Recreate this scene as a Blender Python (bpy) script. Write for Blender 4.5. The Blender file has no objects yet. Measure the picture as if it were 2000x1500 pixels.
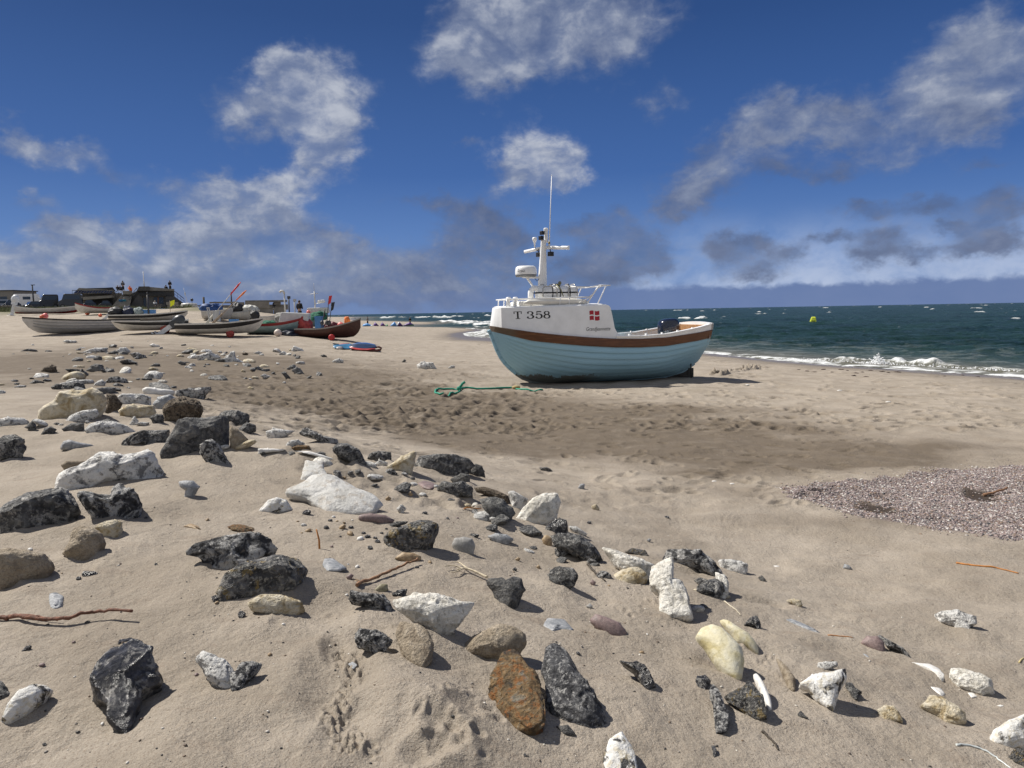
import bpy, bmesh, math, random
import numpy as np
from mathutils import Vector, Matrix
R = math.radians
scene = bpy.context.scene
COL = scene.collection
# ------------------------------------------------------------------ camera
EYE = 2.2
FPX = 1387.0
PITCH, ROLL = R(5.82), R(-1.02)
_a = math.pi/2 - PITCH
CM = np.array([[1,0,0],[0,math.cos(_a),-math.sin(_a)],[0,math.sin(_a),math.cos(_a)]]) @ \
     np.array([[math.cos(ROLL),-math.sin(ROLL),0],[math.sin(ROLL),math.cos(ROLL),0],[0,0,1]])
cd = bpy.data.cameras.new('camera')
cam = bpy.data.objects.new('camera', cd); COL.objects.link(cam)
cd.sensor_fit = 'HORIZONTAL'; cd.sensor_width = 36.0; cd.lens = FPX*36/2000
cd.clip_start = 0.05; cd.clip_end = 30000
mw = Matrix(CM.tolist()).to_4x4(); mw.translation = (0,0,EYE); cam.matrix_world = mw
scene.camera = cam
scene.view_settings.view_transform = 'Standard'; scene.view_settings.look = 'None'
scene.view_settings.gamma = 1.0
scene.view_settings.exposure = EXPOSURE = 0.33
def ray(px, py):
    d = CM @ np.array([(px-1000)/FPX, -(py-750)/FPX, -1.0]); return d/np.linalg.norm(d)
def atdist(px, py, dist):                       # point on the sight line at a horizontal distance
    d = ray(px, py); t = dist/math.hypot(d[0], d[1]); return np.array([0,0,EYE]) + d*t
# ------------------------------------------------------------------ sun and sky
SUN_AZ, SUN_EL = R(153), R(50)                  # azimuth counted from +X
sl = bpy.data.lights.new('sun', 'SUN'); sl.energy = 5.0; sl.angle = R(0.53); sl.color = (1.0, .95, .87)
so = bpy.data.objects.new('sun', sl); COL.objects.link(so)
so.rotation_euler = Vector((math.cos(SUN_AZ)*math.cos(SUN_EL), math.sin(SUN_AZ)*math.cos(SUN_EL), math.sin(SUN_EL))).to_track_quat('Z','Y').to_euler()
so.location = (0,0,50)
W = bpy.data.worlds.new('World'); scene.world = W; W.use_nodes = True
wt = W.node_tree; wt.nodes.clear()
class NT:                                       # tiny node-graph helper
    def __init__(s, tree): s.t = tree
    def n(s, kind, **kw):
        nd = s.t.nodes.new(kind)
        for k, v in kw.items(): setattr(nd, k, v)
        return nd
    def put(s, sock, v):
        if isinstance(v, bpy.types.NodeSocket): s.t.links.new(v, sock)
        elif v is not None: sock.default_value = v
    def m(s, op, a, b=None, c=None, clamp=False):
        nd = s.n('ShaderNodeMath', operation=op, use_clamp=clamp)
        s.put(nd.inputs[0], a); s.put(nd.inputs[1], b)
        if c is not None: s.put(nd.inputs[2], c)
        return nd.outputs[0]
    def v(s, op, a, b=None):
        nd = s.n('ShaderNodeVectorMath', operation=op); s.put(nd.inputs[0], a)
        if b is not None: s.put(nd.inputs[1], b)
        return nd.outputs['Value'] if op in ('DOT_PRODUCT','LENGTH','DISTANCE') else nd.outputs[0]
    def mix(s, f, a, b, mode='MIX'):
        nd = s.n('ShaderNodeMix', data_type='RGBA', blend_type=mode)
        s.put(nd.inputs[0], f)
        for i, x in ((6,a),(7,b)):
            s.put(nd.inputs[i], (*x,1) if isinstance(x,(tuple,list)) and len(x)==3 else x)
        return nd.outputs[2]
    def noise(s, vec, scale, detail=4, rough=.55, dist=0, color=False):
        nd = s.n('ShaderNodeTexNoise'); s.put(nd.inputs['Vector'], vec)
        nd.inputs['Scale'].default_value = scale; nd.inputs['Detail'].default_value = detail
        nd.inputs['Roughness'].default_value = rough; nd.inputs['Distortion'].default_value = dist
        return nd.outputs['Color'] if color else nd.outputs[0]
    def voro(s, vec, scale, feature='F1', out='Distance', rnd=1):
        nd = s.n('ShaderNodeTexVoronoi', feature=feature); s.put(nd.inputs['Vector'], vec)
        nd.inputs['Scale'].default_value = scale; nd.inputs['Randomness'].default_value = rnd
        return nd.outputs[out]
    def ss(s, x, lo, hi, a=0., b=1.):
        nd = s.n('ShaderNodeMapRange', interpolation_type='SMOOTHSTEP'); s.put(nd.inputs[0], x)
        for i, q in enumerate((lo,hi,a,b)): nd.inputs[i+1].default_value = q
        return nd.outputs[0]
    def ramp(s, f, stops, interp='LINEAR'):
        nd = s.n('ShaderNodeValToRGB'); s.put(nd.inputs[0], f); cr = nd.color_ramp; cr.interpolation = interp
        while len(cr.elements) < len(stops): cr.elements.new(.5)
        for e, (p, c) in zip(cr.elements, stops): e.position = p; e.color = (*c, 1)
        return nd.outputs[0]
    def bump(s, h, strength, dist, nrm=None):
        nd = s.n('ShaderNodeBump'); s.put(nd.inputs['Height'], h)
        nd.inputs['Strength'].default_value = strength; nd.inputs['Distance'].default_value = dist
        if nrm is not None: s.put(nd.inputs['Normal'], nrm)
        return nd.outputs[0]
q = NT(wt)
sky = q.n('ShaderNodeTexSky', sky_type='NISHITA'); sky.sun_disc = False
sky.sun_elevation = SUN_EL; sky.sun_rotation = R(-52); sky.air_density = 1.0; sky.dust_density = .35; sky.ozone_density = 2.0
gen = q.n('ShaderNodeTexCoord').outputs['Generated']
sep = q.n('ShaderNodeSeparateXYZ'); q.put(sep.inputs[0], gen); sx, sy, sz = sep.outputs
az = q.m('ARCTAN2', sx, sy); el = q.m('ARCSINE', sz)
cmb = q.n('ShaderNodeCombineXYZ'); q.put(cmb.inputs[0], az); q.put(cmb.inputs[1], el); uv = cmb.outputs[0]
# clouds: each is a soft patch at an azimuth and elevation, torn up by noise
CL = [(600,165,85,48,1,.9),(640,225,55,50,1,.95),(545,140,45,30,.85,.7),(450,230,45,38,.8,.6),(530,225,40,30,.6,.45),
(600,290,30,25,.7,.7),(655,300,35,25,.8,.7),(550,360,90,28,1,.95),(470,380,60,30,.8,.6),(370,375,50,28,.8,.75),(110,285,68,28,.9,.75),
(5,270,40,20,.7,.6),(0,205,22,25,.5,.5),(215,345,35,20,.5,.3),(80,380,38,15,.6,.55),(110,435,65,20,.85,.6),(215,455,50,20,.9,.85),(30,520,100,45,1.1,.75),
(150,530,95,42,1,.68),(300,500,95,45,1,.68),(450,470,120,55,1,.72),(520,440,60,30,.8,.6),(600,505,90,40,1,.6),
(700,515,75,32,1,.55),(300,568,400,32,1,.55),(750,565,250,34,1,.45),(1000,60,130,70,1,.75),(930,90,70,45,.8,.6),
(1100,60,130,55,.9,.6),(1190,40,90,40,.75,.5),(1000,130,50,22,.5,.4),(1050,305,72,45,1.1,1.1),(1090,330,50,28,.9,.8),
(1020,345,60,20,.7,.4),(920,280,22,12,.5,.3),(1830,170,65,70,1,.65),(1860,220,110,50,.95,.5),(1960,100,70,48,1,.75),
(1500,220,60,48,1,.5),(1560,240,90,45,.95,.45),(1650,250,35,28,.85,.6),(1705,300,42,22,.55,.3),(1310,195,38,28,.6,.5),
(1410,295,48,24,.75,.5),(1360,350,60,40,.95,.4),(1340,400,40,25,.9,.25),(1520,340,60,20,.65,.15),(1630,345,50,18,.6,.12),
(830,395,70,18,.7,.15),(920,420,60,25,.75,.18),(970,460,80,50,1,.15),(900,500,80,50,.9,.28),(1130,440,42,20,.85,.12),
(1210,470,70,38,1,.32),(1250,510,70,35,1,.1),(1200,410,30,20,.6,.1),(1140,530,90,40,.95,.12),(1420,490,52,30,1,.2),
(1490,525,52,18,.95,.08),(1490,480,30,20,.85,.08),(1550,495,30,16,.75,.08),(1620,470,35,15,.85,.08),(1690,410,60,24,1,.15),
(1720,470,50,22,.95,.08),(1700,515,42,22,.95,.08),(1820,400,50,28,1,.08),(1800,500,46,17,.95,.08),(1900,450,50,24,.95,.12),
(1960,400,62,34,1,.16),(1910,490,40,17,.85,.08),(1985,470,40,22,.85,.08),(1940,315,42,16,.55,.08),(1840,445,30,12,.7,.05)]
w1 = q.v('SUBTRACT', q.noise(q.v('MULTIPLY', uv, (1., 1.3, 1.)), 9, 5, .6, color=True), (.5,.5,.5)); w2 = q.v('SUBTRACT', q.noise(q.v('MULTIPLY', uv, (1., 1.3, 1.)), 31, 5, .62, color=True), (.5,.5,.5))
uvw = q.v('ADD', uv, q.v('ADD', q.v('MULTIPLY', w1, (.11,.075,0)), q.v('MULTIPLY', w2, (.045,.032,0))))
dens = None; lite = None
for (cx, cy, rx, ry, am, li) in CL:
    d = ray(cx, cy); ca, ce = math.atan2(d[0], d[1]), math.asin(d[2])
    k = 1/(math.cos(ca)*FPX)*math.cos(ca)**2*1.12
    g = q.v('MULTIPLY', q.v('SUBTRACT', uvw, (ca, ce, 0)), (1/(rx*k*(.92 if li > .22 else .80)), 1/(ry*k*(.92 if li > .22 else .80)), 0))
    w = q.m('POWER', 2.0, q.m('MULTIPLY', q.v('DOT_PRODUCT', g, g), -1.0))
    dens = q.m('MULTIPLY_ADD', w, am, dens if dens is not None else 0.)
    lite = q.m('MULTIPLY_ADD', w, am*li, lite if lite is not None else 0.)
lum = q.m('DIVIDE', lite, q.m('ADD', dens, .15))
den2 = q.m('MINIMUM', dens, 1.15)
cuv = q.v('MULTIPLY', uv, (1., 1.45, 1.))
n1 = q.noise(cuv, 8.5, 9, .57, .35)
n1b = q.noise(q.v('ADD', cuv, (-.010, .022, 0)), 8.5, 9, .57, .35)
n2 = q.noise(cuv, 30, 6, .60, .3)
tear = q.m('ADD', q.m('MULTIPLY', q.m('SUBTRACT', n1, .5), 1.0), q.m('MULTIPLY', q.m('SUBTRACT', n2, .5), .62))
amask = q.m('MULTIPLY', q.ss(q.m('ADD', den2, tear), .24, 1.12), .92)
amask = q.m('MULTIPLY', amask, q.m('MULTIPLY_ADD', q.ss(q.m('ADD', n1, q.m('MULTIPLY', q.m('SUBTRACT', n2, .5), .6)), .36, .62), .34, .66))
back = q.ss(q.m('ADD', n1, q.m('MULTIPLY', sy, -.45)), .42, .66)      # more cloud overhead and behind
back = q.m('MULTIPLY', back, q.ss(sy, .45, .0))
amask = q.m('MAXIMUM', amask, back)
relief = q.m('MULTIPLY', q.m('SUBTRACT', n1, n1b), 1.5)
lit = q.m('ADD', q.m('ADD', lum, relief), q.m('MULTIPLY', q.m('SUBTRACT', n2, .5), .72))
ccol = q.ramp(lit, [(0.0,(.085,.115,.205)),(.3,(.135,.170,.275)),(.62,(.225,.265,.37)),(1.,(.47,.50,.57))])
# clear-sky tone and the low veils
clear = q.ramp(q.m('MULTIPLY', el, 1.9), [(0.0,(.16,.26,.50)),(.12,(.115,.235,.53)),(.35,(.046,.125,.365)),(.7,(.021,.067,.22)),(1.,(.014,.046,.165))])
skyc = q.mix(.10, clear, q.v('MULTIPLY', sky.outputs[0], (.05,.05,.05)))
veil = q.m('MULTIPLY', q.ss(el, .14, .015, 0., .78), q.ss(q.m('ADD', az, q.m('MULTIPLY', q.m('SUBTRACT', n1, .5), .5)), .02, .33))
veil = q.m('MULTIPLY', veil, q.ss(q.m('ADD', n1, q.m('MULTIPLY', n2, .5)), .5, .92, .25, 1.))
skyc = q.mix(veil, skyc, (.50,.57,.72))
ccol = q.mix(q.ss(sy, .25, -.2), ccol, q.mix(q.ss(n1, .4, .62), (.24,.28,.36), (.46,.47,.50)))   # unseen cloud behind the viewer, brightened as fill light for shaded sides
c2 = q.mix(amask, skyc, ccol)
bank = q.ss(q.m('ADD', el, q.m('MULTIPLY', q.m('SUBTRACT', n2, .5), .022)), .034, .024)
c2 = q.mix(q.m('MULTIPLY', q.m('MULTIPLY', bank, .92), q.ss(az, -.15, .12, .45, 1.)), c2, (.125,.185,.36))
bg = q.n('ShaderNodeBackground'); q.put(bg.inputs[0], c2); bg.inputs[1].default_value = .84
# the texture above is already scaled to scene brightness; strength trims it to the exposure
ow = q.n('ShaderNodeOutputWorld'); q.put(ow.inputs[0], bg.outputs[0])
W.cycles.sampling_method = 'MANUAL'; W.cycles.sample_map_resolution = 512
# ------------------------------------------------------------------ small maths
def _h(ix, iy, iz, s):
    n = (ix*374761393 + iy*668265263 + iz*2147483647 + s*974711) & 0xffffffff
    n = ((n ^ (n >> 13)) * 1274126177) & 0xffffffff
    n = (n ^ (n >> 16)) & 0xffffffff
    return n/4294967295.0
def vnoise(P, seed=0):                          # value noise, P (n,3), result about -1..1
    P = np.asarray(P, np.float64); i = np.floor(P).astype(np.int64); f = P - i; f = f*f*f*(f*(f*6-15)+10)
    o = 0
    for dx in (0,1):
        for dy in (0,1):
            for dz in (0,1):
                w = (f[:,0] if dx else 1-f[:,0])*(f[:,1] if dy else 1-f[:,1])*(f[:,2] if dz else 1-f[:,2])
                o = o + w*_h(i[:,0]+dx, i[:,1]+dy, i[:,2]+dz, seed)
    return o*2-1
def fbm(P, octs=4, seed=0, gain=.5, lac=2.03):
    P = np.asarray(P, np.float64); o = 0; a = 1
    for k in range(octs): o = o + a*vnoise(P*lac**k + 17.3*k, seed+k); a *= gain
    return o
def sstep(x, a, b):
    t = np.clip((x-a)/(b-a), 0, 1); return t*t*(3-2*t)
# ------------------------------------------------------------------ object helpers
def tag(o, label=None, cat=None, group=None, kind=None):
    if label: o['label'] = label
    if cat: o['category'] = cat
    if group: o['group'] = group
    if kind: o['kind'] = kind
    return o
def empty(name, loc, rz=0):
    o = bpy.data.objects.new(name, None); COL.objects.link(o); o.location = loc; o.rotation_euler = (0,0,rz)
    o.empty_display_size = .2; return o
def meshobj(name, verts, faces, mat=None, parent=None, smooth=False):
    me = bpy.data.meshes.new(name); me.from_pydata([tuple(map(float,v)) for v in verts], [], faces); me.update()
    o = bpy.data.objects.new(name, me); COL.objects.link(o)
    if mat: me.materials.append(mat)
    if smooth: me.polygons.foreach_set('use_smooth', [True]*len(me.polygons))
    if parent: o.parent = parent
    return o
def npmesh(name, V, F, mat=None, parent=None, smooth=True):      # numpy verts (n,3), faces (m,k) of one size
    me = bpy.data.meshes.new(name); V = np.asarray(V, np.float32); F = np.asarray(F, np.int32); k = F.shape[1]
    me.vertices.add(len(V)); me.vertices.foreach_set('co', V.ravel())
    me.loops.add(F.size); me.loops.foreach_set('vertex_index', F.ravel())
    me.polygons.add(len(F)); me.polygons.foreach_set('loop_start', np.arange(0, F.size, k, dtype=np.int32))
    me.update(calc_edges=True); me.validate()
    me.polygons.foreach_set('use_smooth', np.full(len(me.polygons), smooth))
    if mat: me.materials.append(mat)
    o = bpy.data.objects.new(name, me); COL.objects.link(o)
    if parent: o.parent = parent
    return o
def setattr_f(o, name, vals):
    a = o.data.attributes.new(name, 'FLOAT', 'POINT'); a.data.foreach_set('value', np.asarray(vals, np.float32))
class MB:                                        # collects shapes, builds one mesh
    def __init__(s): s.v = []; s.f = []; s.sm = []
    def add(s, vs, fs, sm=False):
        b = len(s.v); s.v += [tuple(map(float, x)) for x in vs]; s.f += [tuple(i+b for i in f) for f in fs]; s.sm += [sm]*len(fs); return s
    def box(s, c, d, rz=0, rx=0, ry=0, taper=1):
        M = Matrix.Rotation(rz,3,'Z') @ Matrix.Rotation(ry,3,'Y') @ Matrix.Rotation(rx,3,'X'); vs = []
        for z in (-.5,.5):
            t = 1 if z < 0 else taper
            for x, y in ((-.5,-.5),(.5,-.5),(.5,.5),(-.5,.5)): vs.append(Vector(c) + M @ Vector((x*d[0]*t, y*d[1]*t, z*d[2])))
        return s.add(vs, [(3,2,1,0),(4,5,6,7),(0,1,5,4),(1,2,6,5),(2,3,7,6),(3,0,4,7)])
    def tube(s, pts, r, n=8, cap=True, closed=False):
        pts = [Vector(p) for p in pts]; rs = r if isinstance(r, (list,tuple)) else [r]*len(pts)
        rings = []; up = None
        for i, p in enumerate(pts):
            a = pts[i-1] if (i or closed) else p; b = pts[(i+1) % len(pts)] if (i < len(pts)-1 or closed) else p
            t = (b-a).normalized()
            if up is None: up = Vector((0,0,1)) if abs(t.z) < .9 else Vector((1,0,0))
            x = t.cross(up).normalized(); y = x.cross(t).normalized(); up = y
            rings.append([p + (x*math.cos(2*math.pi*k/n) + y*math.sin(2*math.pi*k/n))*rs[i] for k in range(n)])
        vs = [v for g in rings for v in g]; fs = []; m = len(pts)
        for i in range(m if closed else m-1):
            j = (i+1) % m
            for k in range(n): fs.append((i*n+k, i*n+(k+1)%n, j*n+(k+1)%n, j*n+k))
        s.add(vs, fs, True)
        if cap and not closed:
            b = len(s.v) - len(vs)
            s.f += [tuple(b+k for k in range(n))[::-1], tuple(b+(m-1)*n+k for k in range(n))]; s.sm += [False]*2
        return s
    def lathe(s, prof, c=(0,0,0), n=20, M=None):   # prof [(r,z)...]
        vs = []; fs = []
        for r, z in prof:
            for k in range(n):
                v = Vector((r*math.cos(2*math.pi*k/n), r*math.sin(2*math.pi*k/n), z))
                vs.append((M @ v if M else v) + Vector(c))
        m = len(prof)
        for i in range(m-1):
            for k in range(n): fs.append((i*n+k, i*n+(k+1)%n, (i+1)*n+(k+1)%n, (i+1)*n+k))
        s.add(vs, fs, True)
        b = len(s.v) - len(vs); s.f += [tuple(b+k for k in range(n))[::-1], tuple(b+(m-1)*n+k for k in range(n))]; s.sm += [False]*2
        return s
    def ball(s, c, r, n=14, sq=(1,1,1)):
        vs = []; fs = []; m = n//2
        for i in range(1, m):
            for k in range(n):
                a = math.pi*i/m; b = 2*math.pi*k/n
                vs.append((c[0]+r*sq[0]*math.sin(a)*math.cos(b), c[1]+r*sq[1]*math.sin(a)*math.sin(b), c[2]+r*sq[2]*math.cos(a)))
        vs += [(c[0],c[1],c[2]+r*sq[2]), (c[0],c[1],c[2]-r*sq[2])]
        for i in range(m-2):
            for k in range(n): fs.append((i*n+k, (i+1)*n+k, (i+1)*n+(k+1)%n, i*n+(k+1)%n))
        T = (m-1)*n
        for k in range(n): fs.append((T, k, (k+1)%n)); fs.append((T+1, (m-2)*n+(k+1)%n, (m-2)*n+k))
        return s.add(vs, fs, True)
    def prism(s, poly, depth, M=None):               # 2-D outline in XZ, thickness along Y
        n = len(poly); vs = [Vector((x, -depth/2, z)) for x, z in poly] + [Vector((x, depth/2, z)) for x, z in poly]
        if M: vs = [M @ v for v in vs]
        return s.add(vs, [tuple(range(n)), tuple(range(n, 2*n))[::-1]] + [(i, i+n, (i+1)%n+n, (i+1)%n) for i in range(n)])
    def build(s, name, mat, parent=None, bevel=0):
        me = bpy.data.meshes.new(name); me.from_pydata(s.v, [], s.f); me.update()
        me.polygons.foreach_set('use_smooth', s.sm)
        bm = bmesh.new(); bm.from_mesh(me); bmesh.ops.recalc_face_normals(bm, faces=bm.faces); bm.to_mesh(me); bm.free()
        o = bpy.data.objects.new(name, me); COL.objects.link(o); me.materials.append(mat)
        if parent: o.parent = parent
        if bevel:
            b = o.modifiers.new('bevel','BEVEL'); b.width = bevel; b.segments = 2; b.limit_method = 'ANGLE'; b.angle_limit = R(40)
        return o
MATS = {}
def mat(name, col, rough=.5, metal=0., var=.0, scale=8., bump=0., bscale=60., spec=.5, coat=0.):
    if name in MATS: return MATS[name]
    m = bpy.data.materials.new(name); m.use_nodes = True; g = NT(m.node_tree); b = m.node_tree.nodes['Principled BSDF']
    b.inputs['Roughness'].default_value = rough; b.inputs['Metallic'].default_value = metal
    b.inputs['Specular IOR Level'].default_value = spec; b.inputs['Coat Weight'].default_value = coat
    tc = g.n('ShaderNodeTexCoord').outputs['Object']
    nz = g.noise(tc, scale, 5, .6)
    v = max(var, .06)
    g.put(b.inputs['Base Color'], g.mix(g.ss(nz,.3,.7), tuple(c*(1-v) for c in col), tuple(min(c*(1+v),.95) for c in col)))
    if bump: g.put(b.inputs['Normal'], g.bump(g.noise(tc, bscale, 4, .6), bump, .01))
    MATS[name] = m; return m
# ------------------------------------------------------------------ the lie of the land
def pz(px, py, z):
    d = ray(px, py); t = (z-EYE)/d[2]; p = np.array([0,0,EYE]) + d*t; return p
CPZ = [(0,1500,.95),(500,1500,.95),(1000,1500,.85),(1500,1500,.68),(2000,1500,.5),(0,1200,1.0),(500,1200,.97),(1000,1200,.8),
(1300,1250,.66),(1500,1200,.45),(1750,1200,.28),(2000,1200,.2),(0,1000,1.0),(300,1000,1.0),(600,1000,.93),(850,1000,.8),
(1000,1020,.62),(1100,1080,.56),(1250,1120,.48),(1400,1150,.40),(1200,1000,.25),(1500,1050,.12),(0,850,1.0),(200,850,1.0),
(400,860,.97),(600,880,.82),(800,910,.66),(900,950,.62),(0,780,.95),(200,770,.9),(450,800,.68),(550,830,.6),(700,850,.42),
(900,880,.28),(1100,950,.2),(300,740,.75),(600,770,.4),(800,800,.2),(1000,820,.08),(1300,860,.02),(1600,880,0),(2000,860,0),
(1700,1000,.03),(2000,1000,.03),(1060,757,0),(1330,737,-.02),(1200,750,-.01),(1600,780,-.1),(2000,790,-.15),(0,700,.95),(200,700,.9),(400,700,.75),
(700,720,.35),(850,715,.2),(1400,720,-.2),(850,690,.0),(750,660,.15),(760,640,.2),(720,627,.0),(650,640,.5),(640,625,.2),
(960,672,-.26),(880,669,-.2),(800,657,-.12),(900,650,-.41),(960,660,-.44),(960,645,-.55),(880,640,-.42),(832,633,-.42),(900,632,-.6),(700,620.5,-.42)]
SHORE = [(1380,690),(1450,697),(1550,707),(1650,715),(1750,721),(1850,728),(2000,738)]
CPD = [(160,655,49),(30,650,52),(330,650,47),(430,658,46),(560,655,46),(650,663,46),(100,614,70),(200,615,64),(290,627,57),
(400,640,52),(60,605,122),(150,603,122),(250,602.5,140),(350,605,140),(20,625,62),(420,602,80),(470,604,80),(520,610,80),(560,622,80),
(600,622,75),(640,628,75),(520,632,58),(560,640,55),(60,610,95),(150,611,95),(250,612,102),(350,613,102),(-200,650,55),(-200,605,122)]
CP = [pz(*c) for c in CPZ] + [pz(x,y,-.45) for x,y in SHORE] + [atdist(*c) for c in CPD]
for x, y in SHORE[::2]:
    p = pz(x, y, -.45); CP += [np.array([p[0]*1.5, p[1]*1.5, -1.3]), np.array([p[0]*4, p[1]*4, -3.5]), np.array([p[0]*40, p[1]*40, -9])]
for px, rr, z in ((0,220,4.3),(350,220,4.0),(0,1500,3),(350,1500,1.5),(450,130,2.0),(470,400,.4),(600,150,.5),(640,400,0),(600,2500,-2),(450,2500,-.5),
                  (720,1500,-3),(850,400,-2),(850,2000,-6),(950,150,-1.6),(1150,120,-2.2),(1150,1500,-6)):
    a = ray(px, 610); h = math.hypot(a[0], a[1]); CP.append(np.array([a[0]/h*rr, a[1]/h*rr, z]))
for x, y, z in ((0,-4,1.0),(-5,-4,1.1),(4,-4,.45),(-60,-30,3),(-60,20,2.6),(12,-4,-.05),(17,6,-.5),(25,-30,-1),(45,10,-2),(0,-60,1.2),(-1,0.3,1.0),(1.2,.3,.75),(300,0,-6),(-400,0,5),(0,-400,3)):
    CP.append(np.array([x,y,z]))
CP = np.array(CP)
def lp(x, y):
    r = np.hypot(x, y)+1e-6; return np.stack([np.arctan2(x, y)*1.6, np.log(np.maximum(r, .8))], -1)
_c = lp(CP[:,0], CP[:,1]); _n = len(_c)
def _k(a, b):
    d2 = ((a[:,None,:]-b[None])**2).sum(-1); return .5*d2*np.log(d2+1e-12)
_A = np.zeros((_n+3,_n+3)); _A[:_n,:_n] = _k(_c,_c) + np.eye(_n)*.0015
_A[:_n,_n] = 1; _A[:_n,_n+1:] = _c; _A[_n:, :_n] = _A[:_n, _n:].T
_w = np.linalg.solve(_A, np.concatenate([CP[:,2], [0,0,0]]))
def zbase(x, y):
    x = np.atleast_1d(np.asarray(x, float)); y = np.atleast_1d(np.asarray(y, float)); o = np.empty(len(x))
    for s in range(0, len(x), 40000):
        L = lp(x[s:s+40000], y[s:s+40000]); o[s:s+40000] = _k(L,_c)@_w[:_n] + _w[_n] + L@_w[_n+1:]
    r = np.hypot(x, y)
    P = np.stack([x, y, 0*x], -1)
    calm = sstep(o, -.5, -.2)
    o = o + calm*(.035*fbm(P*.55, 3, 5)*sstep(r,1.5,4) + .012*fbm(P*2.1, 3, 9)) + .10*sstep(r,50,80)*sstep(o,1.2,2.2)*fbm(P*.12,3,31)*(1-sstep(r,150,300))
    return o
def hit(px, py, lift=0.):                        # where the sight line meets the ground
    d = ray(px, py); h = math.hypot(d[0], d[1])
    rs = np.geomspace(1.0, 700, 900); zs = EYE + d[2]/h*rs
    g = zbase(d[0]/h*rs, d[1]/h*rs) + lift; below = np.nonzero(zs < g)[0]
    if len(below) == 0: return np.array([d[0]/h*60, d[1]/h*60, EYE+d[2]/h*60])
    i = max(below[0], 1); a0, a1 = zs[i-1]-g[i-1], zs[i]-g[i]; t = a0/(a0-a1+1e-12); r = rs[i-1]+(rs[i]-rs[i-1])*t
    return np.array([d[0]/h*r, d[1]/h*r, EYE+d[2]/h*r])
hit0 = hit
def polar_grid(az_list, r_list):
    A, Rr = np.meshgrid(az_list, r_list); x = (Rr*np.sin(A)).ravel(); y = (Rr*np.cos(A)).ravel()
    n, m = len(az_list), len(r_list); i = np.arange(m-1)[:,None]*n + np.arange(n-1)[None]
    F = np.stack([i, i+1, i+1+n, i+n], -1).reshape(-1,4); return x, y, F
# ---- sand
azl = np.concatenate([np.linspace(-180,-60,28,endpoint=False), np.linspace(-60,-40,40,endpoint=False), np.linspace(-40,42,820,endpoint=False), np.linspace(42,70,50,endpoint=False), np.linspace(70,180,28)])*math.pi/180
dep = np.radians(np.concatenate([np.linspace(62,10,420,endpoint=False), np.linspace(10,2.2,520,endpoint=False), np.linspace(2.2,.9,70)]))
rl = np.concatenate([np.linspace(.12,.7,8), 1.4/np.tan(dep)]); rl = np.unique(np.round(rl, 4))
rl = np.concatenate([rl, np.geomspace(rl[-1]*1.03, 9000, 70)])
gx, gy, GF = polar_grid(azl, rl)
gz = zbase(gx, gy)
gr = np.hypot(gx, gy)
rnd = random.Random(11)
wet = np.zeros(len(gx)); rough_s = np.zeros(len(gx))
def blob(arr, px, py, wx, wy, amp, rot=0.):      # soft patch laid on the ground round a spot
    p = hit(px, py); dx, dy = gx-p[0], gy-p[1]; c, s_ = math.cos(rot), math.sin(rot)
    arr += amp*np.exp(-((c*dx+s_*dy)/wx)**2 - ((-s_*dx+c*dy)/wy)**2)
for a in ((520,770,3.6,2.2,.75),(800,800,3.2,2.2,.85),(1000,790,2.6,2.0,.75),(1000,850,2.0,1.1,.6),(650,760,3,2.5,.7),(1130,815,2.4,1.8,.8),(1400,840,3.0,1.3,.6),(1700,880,2.4,.7,.5),(1000,880,1.6,.6,.4),(1150,870,1.8,1.0,.7),(1550,890,1.8,.7,.7),(900,840,2.0,1.3,.6),(1250,850,2.0,1.3,.9),(1450,880,2.2,.75,1.0),(1430,925,1.1,.35,.6),(1650,905,1.8,.55,.7),(1350,800,2.2,1.0,.5),
          (300,720,7,6,.62),(60,700,6,7,.6),(450,710,6,6,.55),(200,680,7,8,.4),(1500,960,.8,.4,.5),(1700,1020,1.6,.25,.4)): blob(wet, *a)
P2 = np.stack([gx, gy, 0*gx], -1)
n_lo = fbm(P2*.9, 4, 21); n_md = fbm(P2*5., 3, 22)
# shapes pressed into the sand
fine = np.exp(-(gr/9.)**2)
wl = fbm(np.stack([gx*1.6+gy*.9, gy*3.2-gx*1.2, 0*gx], -1), 3, 41)
right = sstep(gx/np.maximum(gy,.3), -.02, .25)*sstep(gz, -.3, .1)*(gz < .6)
gz = gz + .022*right*wl*np.exp(-(gr/14)**2)*sstep(gr, 2, 4)
gz = gz + fine*.013*n_md + .010*sstep(gr,4,9)*(1-sstep(gr,30,60))*sstep(gz,-.35,-.1)*fbm(P2*3.1,3,44)
cr = fbm(P2*9., 4, 45); gz = gz + fine*.004*cr
GZ = gz.reshape(len(rl), len(azl)); GXX = gx.reshape(GZ.shape); GYY = gy.reshape(GZ.shape); WET = wet.reshape(GZ.shape)
def window(x, y, ext):
    r = math.hypot(x, y); A = math.atan2(x, y); da = ext/max(r,.3)
    return slice(*np.searchsorted(rl, (r-ext, r+ext))), slice(*np.searchsorted(azl, (A-da, A+da)))
def press(x, y, a, b, rot, depth, rim=.35):
    w = window(x, y, 3*max(a,b)); c, s_ = math.cos(rot), math.sin(rot); dx, dy = GXX[w]-x, GYY[w]-y
    e = ((c*dx+s_*dy)/a)**2 + ((-s_*dx+c*dy)/b)**2
    GZ[w] += -depth*np.exp(-e**1.6) + depth*rim*np.exp(-(np.sqrt(e)-1.55)**2/.2)
    WET[w] += .35*np.exp(-e)*(depth > .03)
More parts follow.
